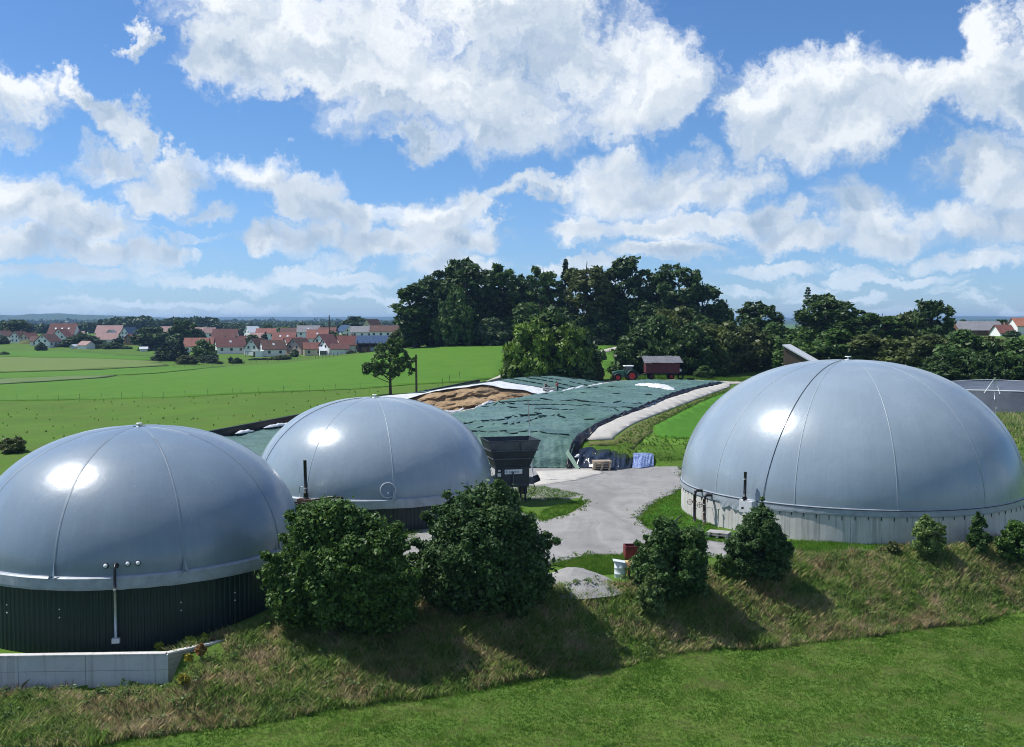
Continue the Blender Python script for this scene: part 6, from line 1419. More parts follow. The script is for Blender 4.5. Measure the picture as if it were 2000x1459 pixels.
def house(label, px, depth, L, D, hw, hr, rot, roof, wall, win=2, sky=0, chim=1, dz=0.0, name='house', cat='house', over=.55, gable_mat=None):
    """ridge along local x (length L), span D; rot 0 shows the long roof side, about 90 shows a gable"""
    x = depth*(px-1000)/FPX; z = Z(x, depth)+dz; t = thing(name, label, cat, (x, depth, z), math.radians(rot))
    wm = wall; rm = M_ROOF[roof]
    wl = MB(); prof = [(-D/2, -1.5), (D/2, -1.5), (D/2, hw), (0, hw+hr), (-D/2, hw)]; vs = [(-L/2, y, q) for y, q in prof]+[(L/2, y, q) for y, q in prof]
    wl.add(vs, [(4, 3, 2, 1, 0), (5, 6, 7, 8, 9), (0, 1, 6, 5), (1, 2, 7, 6), (4, 0, 5, 9)]); w = wl.build('wall', wm, t)
    rf = MB(); sl = math.hypot(D/2, hr); k = over/sl
    ye, ze = D/2*(1+k), hw-hr*k; th = .18
    prof = [(-ye, ze+th), (0, hw+hr+th), (ye, ze+th), (ye, ze), (0, hw+hr+.02), (-ye, ze)]
    vs = [(-L/2-over, y, q) for y, q in prof]+[(L/2+over, y, q) for y, q in prof]
    rf.add(vs, [(0, 1, 7, 6), (1, 2, 8, 7), (2, 3, 9, 8), (5, 0, 6, 11), (3, 4, 10, 9), (4, 5, 11, 10), (0, 5, 4, 1), (1, 4, 3, 2), (6, 7, 10, 11), (7, 8, 9, 10)]); r = rf.build('roof', rm, t)
    def window(c, sx, sz, ax):
        if ax == 'y': f = MB().box(c, (sx+.22, .10, sz+.22)).build('window', M_FRAME, t); MB().box((c[0], c[1]+(-.06 if c[1] < 0 else .06), c[2]), (sx, .06, sz)).build('pane', M_PANE, f)
        else: f = MB().box(c, (.10, sx+.22, sz+.22)).build('window', M_FRAME, t); MB().box((c[0]+(-.06 if c[0] < 0 else .06), c[1], c[2]), (.06, sx, sz)).build('pane', M_PANE, f)
    if win:
        r_ = math.radians(rot); fx = -L/2 if math.sin(r_) > 0 else L/2         # the gable that looks to the camera
        for y in (-D*.2, D*.2):
            window((fx, y, hw+.3), 1.1, 1.3, 'x')
            if hw > 3.6: window((fx, y, hw-2.3), 1.1, 1.4, 'x')
        if hr > 3.2 and win > 1: window((fx, 0, hw+hr*.62), .8, .9, 'x')
        nw = max(1, int(L/4)); fy = -D/2
        for i in range(nw):
            xx = -L/2+L*(i+.5)/nw
            window((xx, fy, hw-1.5), 1.2, 1.3, 'y')
    for i in range(sky):
        f = (i+1)/(sky+1); c = Vector((-L/2+L*f, -D/4, hw+hr/2+.22)); M = Matrix.Rotation(math.atan2(hr, D/2), 3, 'X'); MB().box(c, (1.0, 1.3, .10), M=M).build('skylight', M_ROOF['light'], r)
    if chim: MB().box((L*.2, D*.06, hw+hr+.35), (.7, .7, 1.5)).build('chimney', M_CHIM, r)
    return t
def village():
    g = None; W_, C_, P_, T_ = M_WALLW, M_WALLC, M_WALLP, M_TIMBER
    H = [('pale walled house with brown roof at the far left edge', 8,720,9,9,4.5,3.5,70,'brown',W_,2,0,1),
     ('low brown roofed house second from the left edge', 24,735,10,8,3.2,3.2,10,'dark',W_,1,0,0),
     ('small white gabled house with brown roof near the left edge', 39,715,9,8.5,3.8,3.8,70,'brown',W_,2,0,1),
     ('beige gabled house with brown roof left of the long bungalow', 58,700,10,8,3.4,3.4,70,'dark',C_,1,0,0),
     ('dark roofed bungalow left of the white gabled house', 78,668,10,8,2.6,2.8,14,'brown',W_,1,0,0),
     ('white gabled house with two tall windows left of the big red roof', 95,640,12,10,3.6,4.2,78,'brown',W_,2,0,0),
     ('long red brown roofed building with three skylights', 126,705,17,13,5.5,7.0,2,'dark',W_,1,3,0),
     ('big white gable with many windows in front of the long red roof', 122,672,9,11,4.6,5.2,84,'dark',W_,2,0,0),
     ('low pink roofed annex at the right end of the long red roof', 158,708,5,7,4.5,2.5,0,'pink',W_,0,0,0),
     ('small white shed with two dark windows and pale roof at the field', 169,618,8,6,2.3,2.2,-32,'pink',W_,0,0,0),
     ('tiny grey greenhouse beside the white field shed', 145,622,3.2,2.6,1.5,.9,70,'light',M_GREYBOX,0,0,0),
     ('long pale pink roofed house behind the dark garden tree', 216,735,17,11,4.8,5.0,2,'pink',W_,1,0,0),
     ('pink roofed house in front of the long pale pink roof', 211,668,13,10,3.0,4.0,4,'pink',W_,1,0,0),
     ('grey dormered house attached below the pale pink roof', 219,705,5,7,4.8,2.8,80,'grey',M_GREYBOX,1,0,0),
     ('steep white gable with dark solar roof right of the pink roofs', 254,705,9,8,5.0,4.2,62,'solar',W_,1,0,0),
     ('orange timber clad house beside the steep white gable', 259,655,7,7,4.4,2.4,70,'dark',M_ORTIM,1,0,0),
     ('tiny white round topped field hut under the big round tree', 281,585,3.6,3.2,1.6,.9,15,'light',W_,0,0,0),
     ('pale pink roof seen between two village trees', 328,742,9,10,4.6,4.0,0,'pink',W_,0,0,0),
     ('brown roofed house behind the dark conifers', 334,640,9,9,3.4,4.6,10,'dark',W_,1,0,0),
     ('hipped pink red roof house right of the dark conifers', 385,560,12,10,3.0,4.3,6,'red',W_,1,0,0),
     ('pale flat looking houses far behind on the plain', 398,800,18,9,4.5,2.4,2,'pink',W_,1,0,0),
     ('pale pink gabled house far behind the dark red roof', 410,735,7,8,4.5,3.6,20,'pink',W_,1,0,0),
     ('large dark red roof in the middle of the village', 441,620,14,12,4.0,6.2,4,'dark',W_,1,0,1),
     ('lighter red roof in front of the large dark red one', 431,585,12,9,3.2,3.4,3,'red',W_,0,0,1),
     ('white gabled house with dark red roof and skylight', 449,533,14,9.5,3.6,4.4,24,'dark',W_,1,1,1),
     ('small red gabled house behind the grey green tree', 472,600,6,7,3.2,3.4,50,'red',W_,1,0,0),
     ('pale metal roofed house behind the village tree', 493,735,8,9,5.0,4.0,40,'light',W_,1,0,0),
     ('red roof right of the pale metal roof', 521,725,13,9,4.4,3.2,3,'red',W_,1,0,1),
     ('low faded pink roof between garden trees', 505,640,8,8,4.0,2.6,4,'pink',W_,0,0,0),
     ('white house with steep brown roof, left one of the twin gables', 503,520,9,9,3.6,4.6,62,'brown',W_,2,0,0),
     ('white house with brown roof, right one of the twin gables', 532,514,11,9,3.4,4.2,28,'brown',W_,1,1,0),
     ('red roof with skylights behind the twin gables', 556,585,12,10,4.0,4.0,4,'red',W_,1,2,0),
     ('bright red roof right behind the twin gables', 573,560,9,8,3.4,3.0,30,'red',W_,1,0,0),
     ('pinkish house with brown roof and wide gable', 585,522,9,10,3.4,4.4,60,'brown',P_,2,0,0),
     ('cream house with red roof at the fence', 612,508,9,7.5,3.2,2.9,14,'red',C_,1,0,0),
     ('grey roofed white house in the back row', 603,735,15,10,4.6,4.2,8,'grey',W_,1,1,0),
     ('brown roofed house in the back row left of the grey roof', 565,740,11,9,4.0,3.4,4,'brown',W_,1,0,0),
     ('red roof above the cream house', 621,575,11,11,4.4,4.6,6,'red',W_,0,1,0),
     ('white gable with red roof behind the white house with conservatory', 636,545,9,8,4.2,3.6,55,'dark',W_,1,0,0),
     ('white house with brown roof and glass porch', 648,508,10,8,3.6,3.8,48,'dark',W_,2,0,0),
     ('low brown roof in front of the rightmost red roof', 664,503,8,6,2.6,2.2,8,'dark',W_,0,0,0),
     ('rightmost red roofed house with white gable at the fence', 680,512,11,9,3.8,4.2,30,'red',W_,2,0,1),
     ('white house with solar roof in the back row', 676,690,9,9,4.8,3.8,-48,'solar',W_,1,0,0),
     ('dark red roof behind the large garden trees', 640,690,11,9,4.5,3.0,2,'dark',W_,0,0,0),
     ('tall cream gable left of the white hall', 727,690,12,9,6.0,5.5,62,'brown',C_,1,0,0),
     ('brown roofed house behind the solar barn', 752,600,16,9,4.0,3.2,3,'brown',W_,1,0,0),
     ('grey roofed house left of the tall cream gable', 708,640,13,9,4.0,3.4,4,'grey',W_,1,0,0),
     ('red roofed house right of the grey barn near the right edge', 1957,440,7,7,4.6,3.2,12,'red',W_,0,0,1,-3.2),
     ('orange roofed house at the right edge of the photo', 1994,470,9,8,6.6,3.4,8,'orange',W_,0,0,1,-2.5)]
    for h in H: house(*h)
    house('long white flat hall on the plain beside the grove', 758,900,24,14,5.2,.7,2,'light',W_,0,0,0,name='hall',cat='hall')
    house('long grey roofed barn above the hedge near the right edge', 1906,455,19,11,5.6,3.6,2,'grey',T_,0,0,0,-3.2,name='barn',cat='barn')
    # open barn with solar roof
    x0, y0 = 500*(729-1000)/FPX, 500; z = Z(x0, y0); t = thing('solar_barn', 'open timber barn with solar panel roof at the end of the fence', 'barn', (x0, y0, z), math.radians(4))
    for k in range(6):
        MB().box((-7+2.8*k, -4.5, 2.3), (.3, .3, 4.6)).build('post', M_TIMBER, t)
    MB().box((0, 4.2, 2.3), (15, .15, 5.6)).build('rear_wall', M_TIMBER, t); MB().box((-7.4, 0, 2.6), (.15, 8.6, 5.2)).build('side_wall', M_TIMBER, t); MB().box((7.4, 0, 2.6), (.15, 8.6, 5.2)).build('side_wall', M_TIMBER, t)
    M = Matrix.Rotation(math.radians(20), 3, 'X')
    for i in range(9):
        for j in range(4): MB().box(M @ Vector((-7.3+1.85*i+.05*j, -4.1+2.62*j, 0))+Vector((0, 0, 5.7)), (1.8, 2.56, .12), M=M).build('solar_panel', M_ROOF['solar'], t)
    for k in range(3): MB().box((-4+4*k, 0, .9), (2.6, 3, 1.8)).build('stored_stack', M_ORTIM if k != 1 else M_GREYBOX, t)
    # garage and carport by the twin gables
    x0, y0 = 505*(507-1000)/FPX, 505; t = thing('garage', 'small white garage below the twin gables', 'garage', (x0, y0, Z(x0, y0))); MB().box((0, 0, .9), (3.2, 5, 3.4)).build('wall', M_WALLW, t); MB().box((0, 0, 2.68), (3.5, 5.3, .16)).build('roof', M_ROOF['light'], t); MB().box((0, -2.53, .9), (2.4, .06, 2.2)).build('door', M_WHITE, t)
    x0 = 506*(494-1000)/FPX; t = thing('carport', 'grey flat roofed carport left of the white garage', 'carport', (x0, 506, Z(x0, 506))); MB().box((0, 0, 2.6), (6.5, 5, .22)).build('roof', M_ROOF['grey'], t)
    for x in (-3, 3):
        for y in (-2.2, 2.2): MB().box((x, y, 1.2), (.18, .18, 2.6)).build('post', M_TIMBER, t)
    MB().box((1.2, 1, .9), (2.6, .2, 2.6)).build('rear_wall', M_ORTIM, t)
    # glass porch
    x0 = 503*(630-1000)/FPX; t = thing('glass_porch', 'white glass porch beside the cream house', 'porch', (x0, 503, Z(x0, 503)), .3); MB().box((0, 0, 1.2), (3, 3, 2.6)).build('wall', M_WALLW, t); MB().box((0, -.2, 3.1), (3.4, 4.0, .10), M=Matrix.Rotation(.5, 3, 'X')).build('roof', M_ROOF['light'], t)
    for k in range(3): MB().box((-1+k, -1.53, 1.2), (.8, .05, 1.8)).build('pane', M_PANE, t)
    x0 = 690*(670-1000)/FPX; t = thing('mast', 'slim dark mast rising from the village', 'mast', (640*(643.5-1000)/FPX, 640, Z(640*(643.5-1000)/FPX, 640))); MB().tube([(0, 0, 0), (0, 0, 15.5)], [.5, .3], 6).build('mast_shaft', M_TIMBER, t)
    # bare earth heap and white sheet near the left houses
    q = P(52, 672, 690); mb = MB(); mb.lathe([(6.5, -.5), (4.8, .9), (2.4, 1.9), (0, 2.3)], 16); tag(mb.build('earth_heap', M_WEED, loc=(q[0], 690, Z(q[0], 690))), 'low earth heap in front of the left houses', 'earth heap')
village()
def village_trees():
    g = 'trees among the village houses'
    for a in ((30,760,622,70,'oak','dark tree above the leftmost houses'),(5,690,655,30,'shrub_dark','dark hedge at the left edge below the houses'),(160,640,650,60,'shrub_dark','dark garden tree in front of the long red roof'),(178,650,655,52,'shrub_dark','second dark garden tree left of the pink roofs'),(130,645,668,46,'shrub_dark','low dark hedge below the white gables'),(81,598,668,22,'shrub_dark','small dark tree standing in the left field'),(8,540,686,22,'shrub','small bush at the left field edge'),
              (233,628,655,20,'thuja','dark pointed thuja in front of the pink roofs'),(195,622,672,30,'shrub_dark','garden bush right of the white field shed'),(222,618,668,44,'shrub_dark','garden bush below the pink roof'),(246,616,676,32,'shrub_dark','garden bush at the field left of the round tree'),(210,625,668,30,'shrub','lighter garden bush below the pink roof'),
              (295,600,636,76,'round','big round green tree in the village'),(283,690,632,14,'spruce','small spruce tip left of the big round tree'),(360,590,622,64,'round','tall dark tree left of the village middle'),(352,588,640,54,'shrub_dark','dark lower tree beside the tall dark one'),(385,640,640,44,'shrub_blue','grey green tree right of the tall dark tree'),
              (323,455,668,56,'spruce','left dark conifer at the end of the fence'),(352,462,664,44,'spruce','right dark conifer at the end of the fence'),(398,452,662,62,'shrub','light green tree right of the dark conifers'),(365,425,692,48,'shrub_olive','olive bush at the fence below the conifers'),(408,440,692,44,'shrub_blue','grey bush at the fence'),
              (428,432,705,15,'shrub_dark','tiny bush at the fence'),(450,440,695,10,'thuja','slim dark bush at the fence'),(463,438,698,24,'shrub_dark','dark round bush at the fence'),(493,560,652,46,'shrub_blue','grey green tree left of the twin gables'),(517,590,646,14,'thuja','dark pointed tree behind the twin gables'),
              (540,480,694,30,'shrub','low hedge bush below the twin gables'),(553,476,692,34,'shrub_olive','olive hedge bush below the twin gables'),(575,500,682,22,'shrub_dark','garden bush right of the twin gables'),(520,478,698,40,'shrub_olive','long low hedge left of the olive bush'),(498,476,700,30,'shrub','low hedge at the left below the twin gables'),
              (525,820,632,34,'shrub','round tree in the back row of the village'),(555,800,635,44,'shrub_lime','yellow green tree in the back row'),(590,830,630,40,'shrub_dark','dark tree in the back row'),(480,830,634,40,'shrub_blue','grey tree behind the pale metal roof'),(620,600,652,28,'shrub_dark','dark garden tree right of the grey roof'),(645,590,646,46,'shrub_dark','dark garden tree above the cream house'),(668,585,650,30,'shrub_lime','yellowish garden tree left of the solar barn'),(630,840,634,30,'shrub_blue','grey tree on the plain'),(655,870,634,36,'shrub_blue','grey bush on the plain by the mast'),
              (692,760,615,56,'round','large round tree above the solar barn roof'),(715,900,632,40,'shrub_dark','dark tree left of the white hall'),(690,600,658,36,'shrub_dark','dark garden tree beside the solar barn'),(768,720,640,34,'shrub_blue','grey tree in front of the white hall'),(686,500,684,18,'shrub_dark','bush between the rightmost red roof and the solar barn'),(1957,520,622,38,'round','dark round tree behind the red roof near the right edge'),(1880,500,622,22,'shrub_blue','grey tree in front of the long grey barn'),(1975,420,645,40,'shrub_dark','dark hedge below the orange roof')):
        tree_px(*a, cat='tree', name='tree', group=g)
village_trees()
# far woods as masses
def wood(name, label, pts, depth, thick_, seed, n, cr, leaf, mat, per=24):
    r = np.random.default_rng(seed); px = r.uniform(pts[0][0], pts[-1][0], n); top = np.interp(px, [q[0] for q in pts], [q[1] for q in pts])
    d = depth+thick_*(r.random(n)-.5); X = d*(px-1000)/FPX
    zg = zt(X, d); ztp = np.array([P(a, b, c)[2] for a, b, c in zip(px, top, d)]); C = []; CR = []
    h = np.maximum(ztp-zg, 3)*(1-.28*r.random(n)**2)
    for x, y, z0, hh in zip(X, d, zg, h):
        for k in range(7):
            f = r.random()**.6; C.append((x+r.normal()*cr*.9, y+r.normal()*cr*.9, z0+hh*f)); CR.append(cr*(1.1-.55*f)*(.7+.5*r.random()))
    C = np.array(C); C[:, 2] = np.maximum(C[:, 2]-np.array(CR)*.6, np.repeat(zg, 7)+np.array(CR)*1.0)
    o = link(name, leaves_mesh(name, C, np.array(CR), per, leaf, mat, seed+1, C.mean(0)+np.array([0, 0, -300.]))); tag(o, label, 'wood', kind='stuff')
wood('far_wood', 'dark wood behind the left houses', [(-350,622),(0,628),(40,625),(60,636),(100,634),(190,630),(215,622),(240,617),(290,617),(310,626),(345,621),(410,619),(430,632),(470,634)], 1150, 160, 301, 620, 4.0, 2.4, L_DARK, 20)
wood('far_wood', 'low dark belt of trees on the plain beyond the village', [(420,631),(520,632),(600,634),(700,631),(800,630)], 1900, 320, 305, 420, 6, 3.6, L_DARK, 16)
wood('far_wood', 'blue woods on the distant plain', [(-400,630),(330,629),(500,628.5),(700,628),(860,627)], 3600, 700, 309, 420, 11, 7, L_DARK, 14)
wood('far_wood', 'far trees at the right edge behind the barn', [(1820,634),(1900,632),(1990,634),(2150,632)], 1300, 240, 313, 150, 5, 3, L_DARK, 16)

# ------------------------------------------------------------------ fences
M_POSTW = pmat('weathered_post', (.13,.11,.09), .9, .1, var=.2, vscale=6); M_WIRE = pmat('fence_wire', (.12,.12,.12), .5, .4, metal=.5)
def fence(label, pts, h, n, rad, wires, group=None):
    t = thing('wire_fence', label, 'fence'); pts = [np.array(q) for q in pts]; L = np.concatenate([[0], np.cumsum([np.linalg.norm((b-a)[:2]) for a, b in zip(pts[:-1], pts[1:])])])
    top = []; pm = MB().tube([(0, 0, -.3), (0, 0, h)], rad, 6).mesh('post', M_POSTW)
    for s in np.linspace(0, L[-1], n):
        x = np.interp(s, L, [q[0] for q in pts]); y = np.interp(s, L, [q[1] for q in pts]); z = Z(x, y)
        o = link('post', pm, t); o.location = (x, y, z); o.rotation_euler = (random.uniform(-.04, .04), random.uniform(-.04, .04), 0); top.append(Vector((x, y, z)))
    for k in range(wires): MB().tube([q+Vector((0, 0, h*(k+.6)/wires*.98)) for q in top], .008, 4, False).build('wire', M_WIRE, t)
fence('thin wire fence crossing the left field in front of the bright grass', [T(q, y) for q, y in ((-120,788),(14,784),(200,781),(388,775),(560,768),(752,758))], 1.35, 20, .026, 2)
fence('post fence along the far edge of the bright field', [T(q, y) for q, y in ((340,719),(440,714),(560,706),(700,691),(760,684))], 1.7, 34, .06, 4)
fence('short wire fence beside the pale track near the grove', [T(q, y) for q, y in ((1150,702),(1175,696),(1204,688))], 1.3, 8, .05, 2)
fence('few thin fence stakes in the field left of the track', [T(q, y) for q, y in ((855,764),(868,752),(898,741))], 1.6, 4, .04, 1)
fence('wire fence on the grass behind the lined basin', [P(px, 760, 158) for px in (1900, 1964, 1988, 2040)], 2.2, 5, .05, 3)

# ------------------------------------------------------------------ grass
def grassmat(name, stops, s1, s2):
    m = bpy.data.materials.new(name); m.use_nodes = True; t = NT(m.node_tree); b = t.n['Principled BSDF']; out = t.n['Material Output']; geo = t.new('ShaderNodeNewGeometry')
    k = t.math('ADD', t.math('MULTIPLY', t.noise(geo.outputs['Position'], s1, 3, .6), .68), t.math('MULTIPLY', t.noise(geo.outputs['Position'], s2, 3, .6), .32))
    k = t.math('ADD', k, t.math('MULTIPLY', t.math('SUBTRACT', geo.outputs['Random Per Island'], .5), .16))
    c = t.ramp(k, stops); t.l.new(c, b.inputs['Base Color']); b.inputs['Roughness'].default_value = .7; b.inputs['Specular IOR Level'].default_value = .15
    tr = t.new('ShaderNodeBsdfTranslucent'); t.l.new(c, tr.inputs[0]); mx = t.new('ShaderNodeMixShader'); mx.inputs[0].default_value = .42; t.l.new(b.outputs[0], mx.inputs[1]); t.l.new(tr.outputs[0], mx.inputs[2]); t.l.new(mx.outputs[0], out.inputs[0])
    return m
M_BANKG = grassmat('bank_grass', [(.37,(.120,.225,.045)),(.46,(.225,.325,.082)),(.53,(.33,.37,.13)),(.57,(.43,.39,.20)),(.66,(.54,.44,.28))], .45, 1.5)
M_MEADG = grassmat('meadow_grass', [(.36,(.062,.155,.018)),(.46,(.110,.225,.028)),(.54,(.165,.275,.046)),(.62,(.30,.31,.12))], .30, 1.3)
M_YARDG = grassmat('yard_grass', [(.36,(.065,.16,.018)),(.5,(.105,.225,.024)),(.64,(.165,.24,.042))], .6, 2.0)
def blades(name, X, Y, h, w, lean, seed, mat, per=4, label=None, zoff=0.0, leandir=None, tri=False):
    r = np.random.default_rng(seed); n = len(X); Zb = zt(X, Y)+zoff; N = n*per; i = np.repeat(np.arange(n), per)
    a = r.uniform(0, 2*np.pi, N); rad = .10*r.random(N)*np.sqrt(h[i]/.4); px, py = X[i]+rad*np.cos(a), Y[i]+rad*np.sin(a); hh = h[i]*(.55+.6*r.random(N)); b = r.uniform(0, 2*np.pi, N)
    ld = lean*(.3+r.random(N))*hh; dx, dy = np.cos(a)*ld, np.sin(a)*ld
    if leandir is not None: dx += leandir[0]*hh; dy += leandir[1]*hh
    ww = w*(.6+.8*r.random(N))/2; ox, oy = np.cos(b)*ww, np.sin(b)*ww; z0 = Zb[i]
    V = np.stack([np.stack([px-ox, py-oy, z0-.03], -1), np.stack([px+ox, py+oy, z0-.03], -1), np.stack([px+dx*.45+ox*.8, py+dy*.45+oy*.8, z0+hh*.65], -1), np.stack([px+dx, py+dy, z0+hh], -1), np.stack([px+dx*.45-ox*.8, py+dy*.45-oy*.8, z0+hh*.65], -1)], 1).reshape(-1, 3)
    F = (np.arange(N)*5)[:, None]+np.arange(5)[None, :]
    if tri: V = V.reshape(-1, 5, 3)[:, [0, 1, 3]].reshape(-1, 3); F = np.arange(N*3).reshape(-1, 3)
    o = link(name, mesh_np(name, V, F, mat)); tag(o, label, 'grass', kind='stuff')
def build_grass():
    r = np.random.default_rng(401)
    # tall grass on the bank
    n = 80000; X = r.uniform(-33, 44, n*2); Y = r.uniform(44, 86, n*2); yt = np.interp(X, _toe[:, 0], _toe[:, 1]); yc = np.interp(X, _cr[:, 0], _cr[:, 1]); yw = np.interp(X, [WALL0[0], WALL1[0]], [WALL0[1], WALL1[1]])-.35
    top = np.where(X < WALL1[0]+.1, yw, yc+.8*(fbm(X*.4, X*0, 411)-.2)); edge = yt+1.1*(fbm(X*.25, X*0+5, 413)-.5)*2
    k = (Y > edge) & (Y < top) & ~((X > WALL1[0]-.2) & (X < WALL2[0]+.2) & (np.abs(Y-np.interp(X, [WALL1[0], WALL2[0]], [WALL1[1], WALL2[1]])+.7) < .9)); X, Y = X[k], Y[k]
    den = fbm(X*.5, Y*.5, 415); hgt = (.22+.72*fbm(X*.45, Y*.45, 417))*(.45+.55*smoothstep(.3, .6, den))
    hgt = np.where(X < WALL1[0]+.1, hgt*(.3+.7*smoothstep(.2, 1.8, np.interp(X, [WALL0[0], WALL1[0]], [WALL0[1], WALL1[1]])-Y)), hgt)
    kk = r.choice(len(X), 900); CW = np.stack([X[kk], Y[kk], zt(X[kk], Y[kk])+.12+.25*r.random(900)], -1); o = link('bank_weeds', leaves_mesh('bank_weeds', CW, .16+.22*r.random(900), 34, .085, leafmat('bank_weed_leaves', (.055,.125,.025), (.19,.28,.07), 1.2, trans=.3), 471, CW.mean(0)-np.array([0, 0, 60.]))); tag(o, 'broad leaved weeds scattered through the bank grass', 'weeds', kind='stuff')
    c = zt(X, Y); blades('bank_grass', X, Y, hgt, .042, .9, 403, M_BANKG, 5, 'tall mixed green and straw coloured grass covering the bank')
    # dry stalks in patches
    k = fbm(X*.28, Y*.28, 419) > .54; Xs, Ys = X[k][::3], Y[k][::3]; blades('dry_stalks', Xs, Ys, (.40+.40*r.random(len(Xs))), .035, .8, 405, grassmat('dry_stalks', [(.35,(.30,.24,.12)),(.5,(.40,.32,.18)),(.65,(.26,.22,.10))], .6, 2), 4, 'dry straw coloured stalks standing in patches on the bank')
    # short meadow grass in front
    n = 190000; X = r.uniform(-36, 44, n); Y = r.uniform(43, 73, n); yt = np.interp(X, _toe[:, 0], _toe[:, 1]); k = (Y < yt+.6) & (np.abs(X) < (Y+6)*.55); X, Y = X[k], Y[k]
    blades('meadow_grass', X, Y, (.06+.14*fbm(X*.8, Y*.8, 421)), .045, .7, 407, M_MEADG, 5, 'short green meadow grass in the foreground', tri=True)
    # taller pale tufts left standing in the meadow
    n = 5200; X = r.uniform(-34, 42, n); Y = r.uniform(44, 72, n); yt = np.interp(X, _toe[:, 0], _toe[:, 1]); k = (Y < yt+.9) & ((fbm(X*.35, Y*.35, 427) > .56) | (Y > yt-.5)); X, Y = X[k], Y[k]
    blades('meadow_tufts', X, Y, .14+.20*r.random(len(X)), .035, .9, 429, grassmat('pale_tufts', [(.38,(.10,.20,.03)),(.5,(.17,.26,.05)),(.6,(.28,.29,.10))], .5, 2), 6, 'taller pale grass tufts in the foreground meadow', tri=True)
    # leafy clover like weeds, lower right
    n = 3500; X = r.uniform(4, 30, n); Y = r.uniform(45, 56, n); k = (fbm(X*.3, Y*.3, 423) > .46) & (Y < 45+.42*(X-2)); X, Y = X[k], Y[k]
    blades('meadow_weeds', X, Y, .10+.08*r.random(len(X)), .07, 2.4, 409, grassmat('weed_leaves', [(.4,(.12,.26,.05)),(.6,(.22,.38,.10))], .8, 3), 6, 'lighter leafy weeds in the lower right of the meadow')
    # tufts at grass islands and verges round the yard
    def poly_pts(pix, n):
        q = np.array([T(*a)[:2] for a in pix]); lo, hi = q.min(0), q.max(0); p = lo+(hi-lo)*r.random((n, 2)); ins = np.zeros(n, bool)
        for (x1, y1), (x2, y2) in zip(q, np.roll(q, -1, 0)): ins ^= ((y1 > p[:, 1]) != (y2 > p[:, 1])) & (p[:, 0] < (x2-x1)*(p[:, 1]-y1)/(y2-y1+1e-12)+x1)
        return p[ins, 0], p[ins, 1]
    A = [poly_pts(q, n) for q, n in (([(1346,950),(1302,972),(1264,993),(1252,1012),(1266,1032),(1300,1046),(1390,1058),(1400,1030),(1345,985)], 9000), ([(1062,1018),(1108,1006),(1142,985),(1135,976),(1090,988),(1056,1000)], 2600), ([(1078,1104),(1152,1086),(1234,1085),(1234,1120),(1150,1124)], 4500), ([(1545,1077),(1650,1082),(1790,1080),(1770,1064),(1660,1061),(1546,1057)], 3500), ([(1000,975),(1010,952),(1060,950),(1140,968),(1100,975)], 2600))]
    X = np.concatenate([a for a, b in A]); Y = np.concatenate([b for a, b in A]); blades('verge_grass', X, Y, .12+.20*fbm(X*.7, Y*.7, 431), .05, .7, 433, M_YARDG, 4, 'green grass on the islands and verges round the gravel yard', tri=True)
    X, Y = poly_pts([(1205,862),(1235,836),(1292,808),(1372,778),(1425,758),(1425,766),(1325,808),(1278,833),(1270,850),(1395,860),(1372,905),(1285,912),(1262,890),(1238,886),(1205,885)], 9000); blades('slope_grass', X, Y, (.12+.25*fbm(X*.3, Y*.3, 437)), .08, .6, 439, M_YARDG, 4, 'rough grass on the slope beside the concrete path')
    # weeds creeping in along the edges of the yard
    q = np.array([T(*a)[:2] for a in YARD_PIX]); seg = np.roll(q, -1, 0)-q; L = np.linalg.norm(seg, axis=1); i = r.choice(len(q), 5200, p=L/L.sum()); f = r.random(5200)[:, None]
    p = q[i]+seg[i]*f+r.normal(size=(5200, 2))*.32*(.4+fbm(q[i][:, 0]*.5+9*f[:, 0], q[i][:, 1]*.5, 461)[:, None]*1.6); k = fbm(p[:, 0]*.6, p[:, 1]*.6, 463) > .40; p = p[k]
    blades('yard_edge_weeds', p[:, 0], p[:, 1], .06+.16*r.random(len(p)), .05, 1.0, 465, M_YARDG, 4, 'weeds creeping over the edges of the gravel yard', zoff=.04)
    # scattered docks and tussocks in the rough meadow behind the domes
    n = 260; X = r.uniform(-95, -8, n); Y = r.uniform(118, 205, n); k = (X < x_out(Y)-1.0) & (fbm(X*.06, Y*.06, 441) > .40) & (Y < 212+X*.0); X, Y = X[k], Y[k]
    k = Y < 205; blades('meadow_tussocks', X[k], Y[k], (.12+.32*fbm(X[k]*.4, Y[k]*.4, 443)), .14, .5, 445, grassmat('tussocks', [(.36,(.070,.130,.022)),(.5,(.105,.170,.030)),(.60,(.15,.155,.050)),(.68,(.12,.09,.045))], .12, .8), 3, 'rough tussocks and docks in the meadow behind the left domes')
    # scrub right of the largest dome, below the basin
    X = r.uniform(46, 78, 5000); Y = r.uniform(112, 146, 5000); blades('scrub_grass', X, Y, .4+.6*fbm(X*.25, Y*.25, 447), .14, .5, 449, M_BANKG, 4, 'brown and green scrub below the lined basin', tri=True)
    # verge by the road behind the clamp
    X = r.uniform(20, 75, 3500); Y = r.uniform(204.5, 214, 3500); blades('road_verge_grass', X, Y, .4+.5*fbm(X*.25, Y*.25, 451), .16, .5, 453, M_YARDG, 4, 'green verge along the road behind the clamp', tri=True)
build_grass()

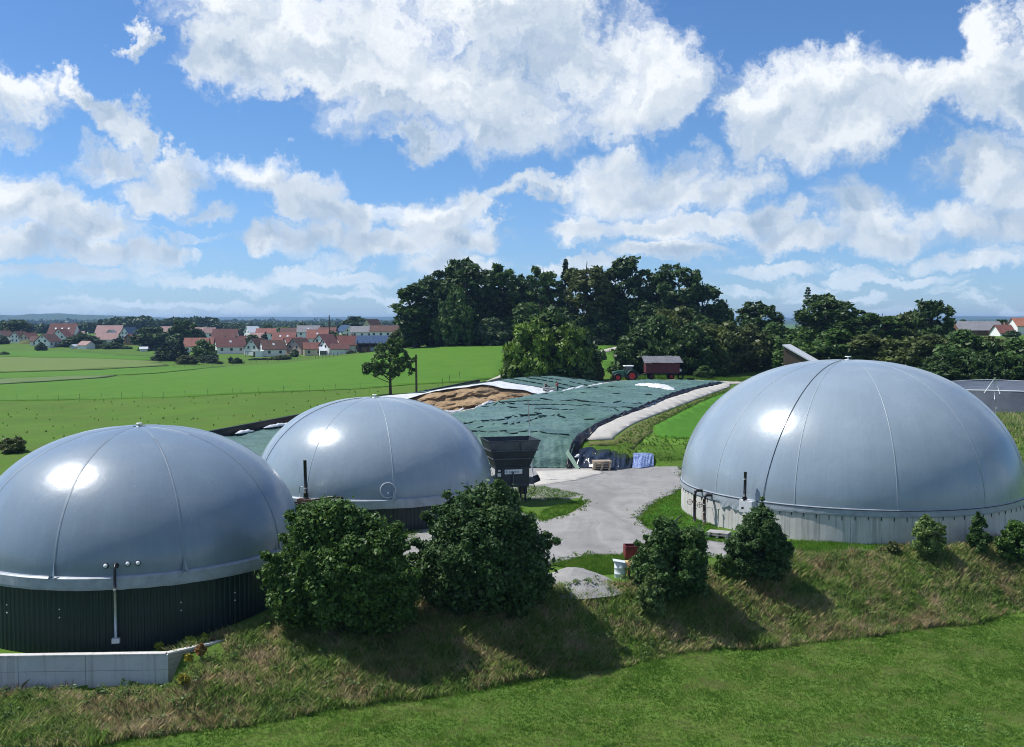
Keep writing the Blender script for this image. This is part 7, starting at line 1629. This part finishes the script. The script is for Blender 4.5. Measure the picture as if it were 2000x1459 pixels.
# ------------------------------------------------------------------ haze
def build_haze():
    o = MB().box((0, 6550, 34.5), (34400, 14200, 83)).build('haze', None)
    m = bpy.data.materials.new('haze'); m.use_nodes = True; t = NT(m.node_tree)
    for n in list(t.n):
        if n.type == 'BSDF_PRINCIPLED': t.n.remove(n)
    v = t.new('ShaderNodeVolumePrincipled'); v.inputs['Color'].default_value = (.36,.60,.98,1); v.inputs['Density'].default_value = HAZE; v.inputs['Anisotropy'].default_value = .2
    t.l.new(v.outputs[0], t.n['Material Output'].inputs['Volume']); o.data.materials.append(m); tag(o, kind='stuff', label='thin blue haze over the plain')
HAZE = 0.85e-4
build_haze()
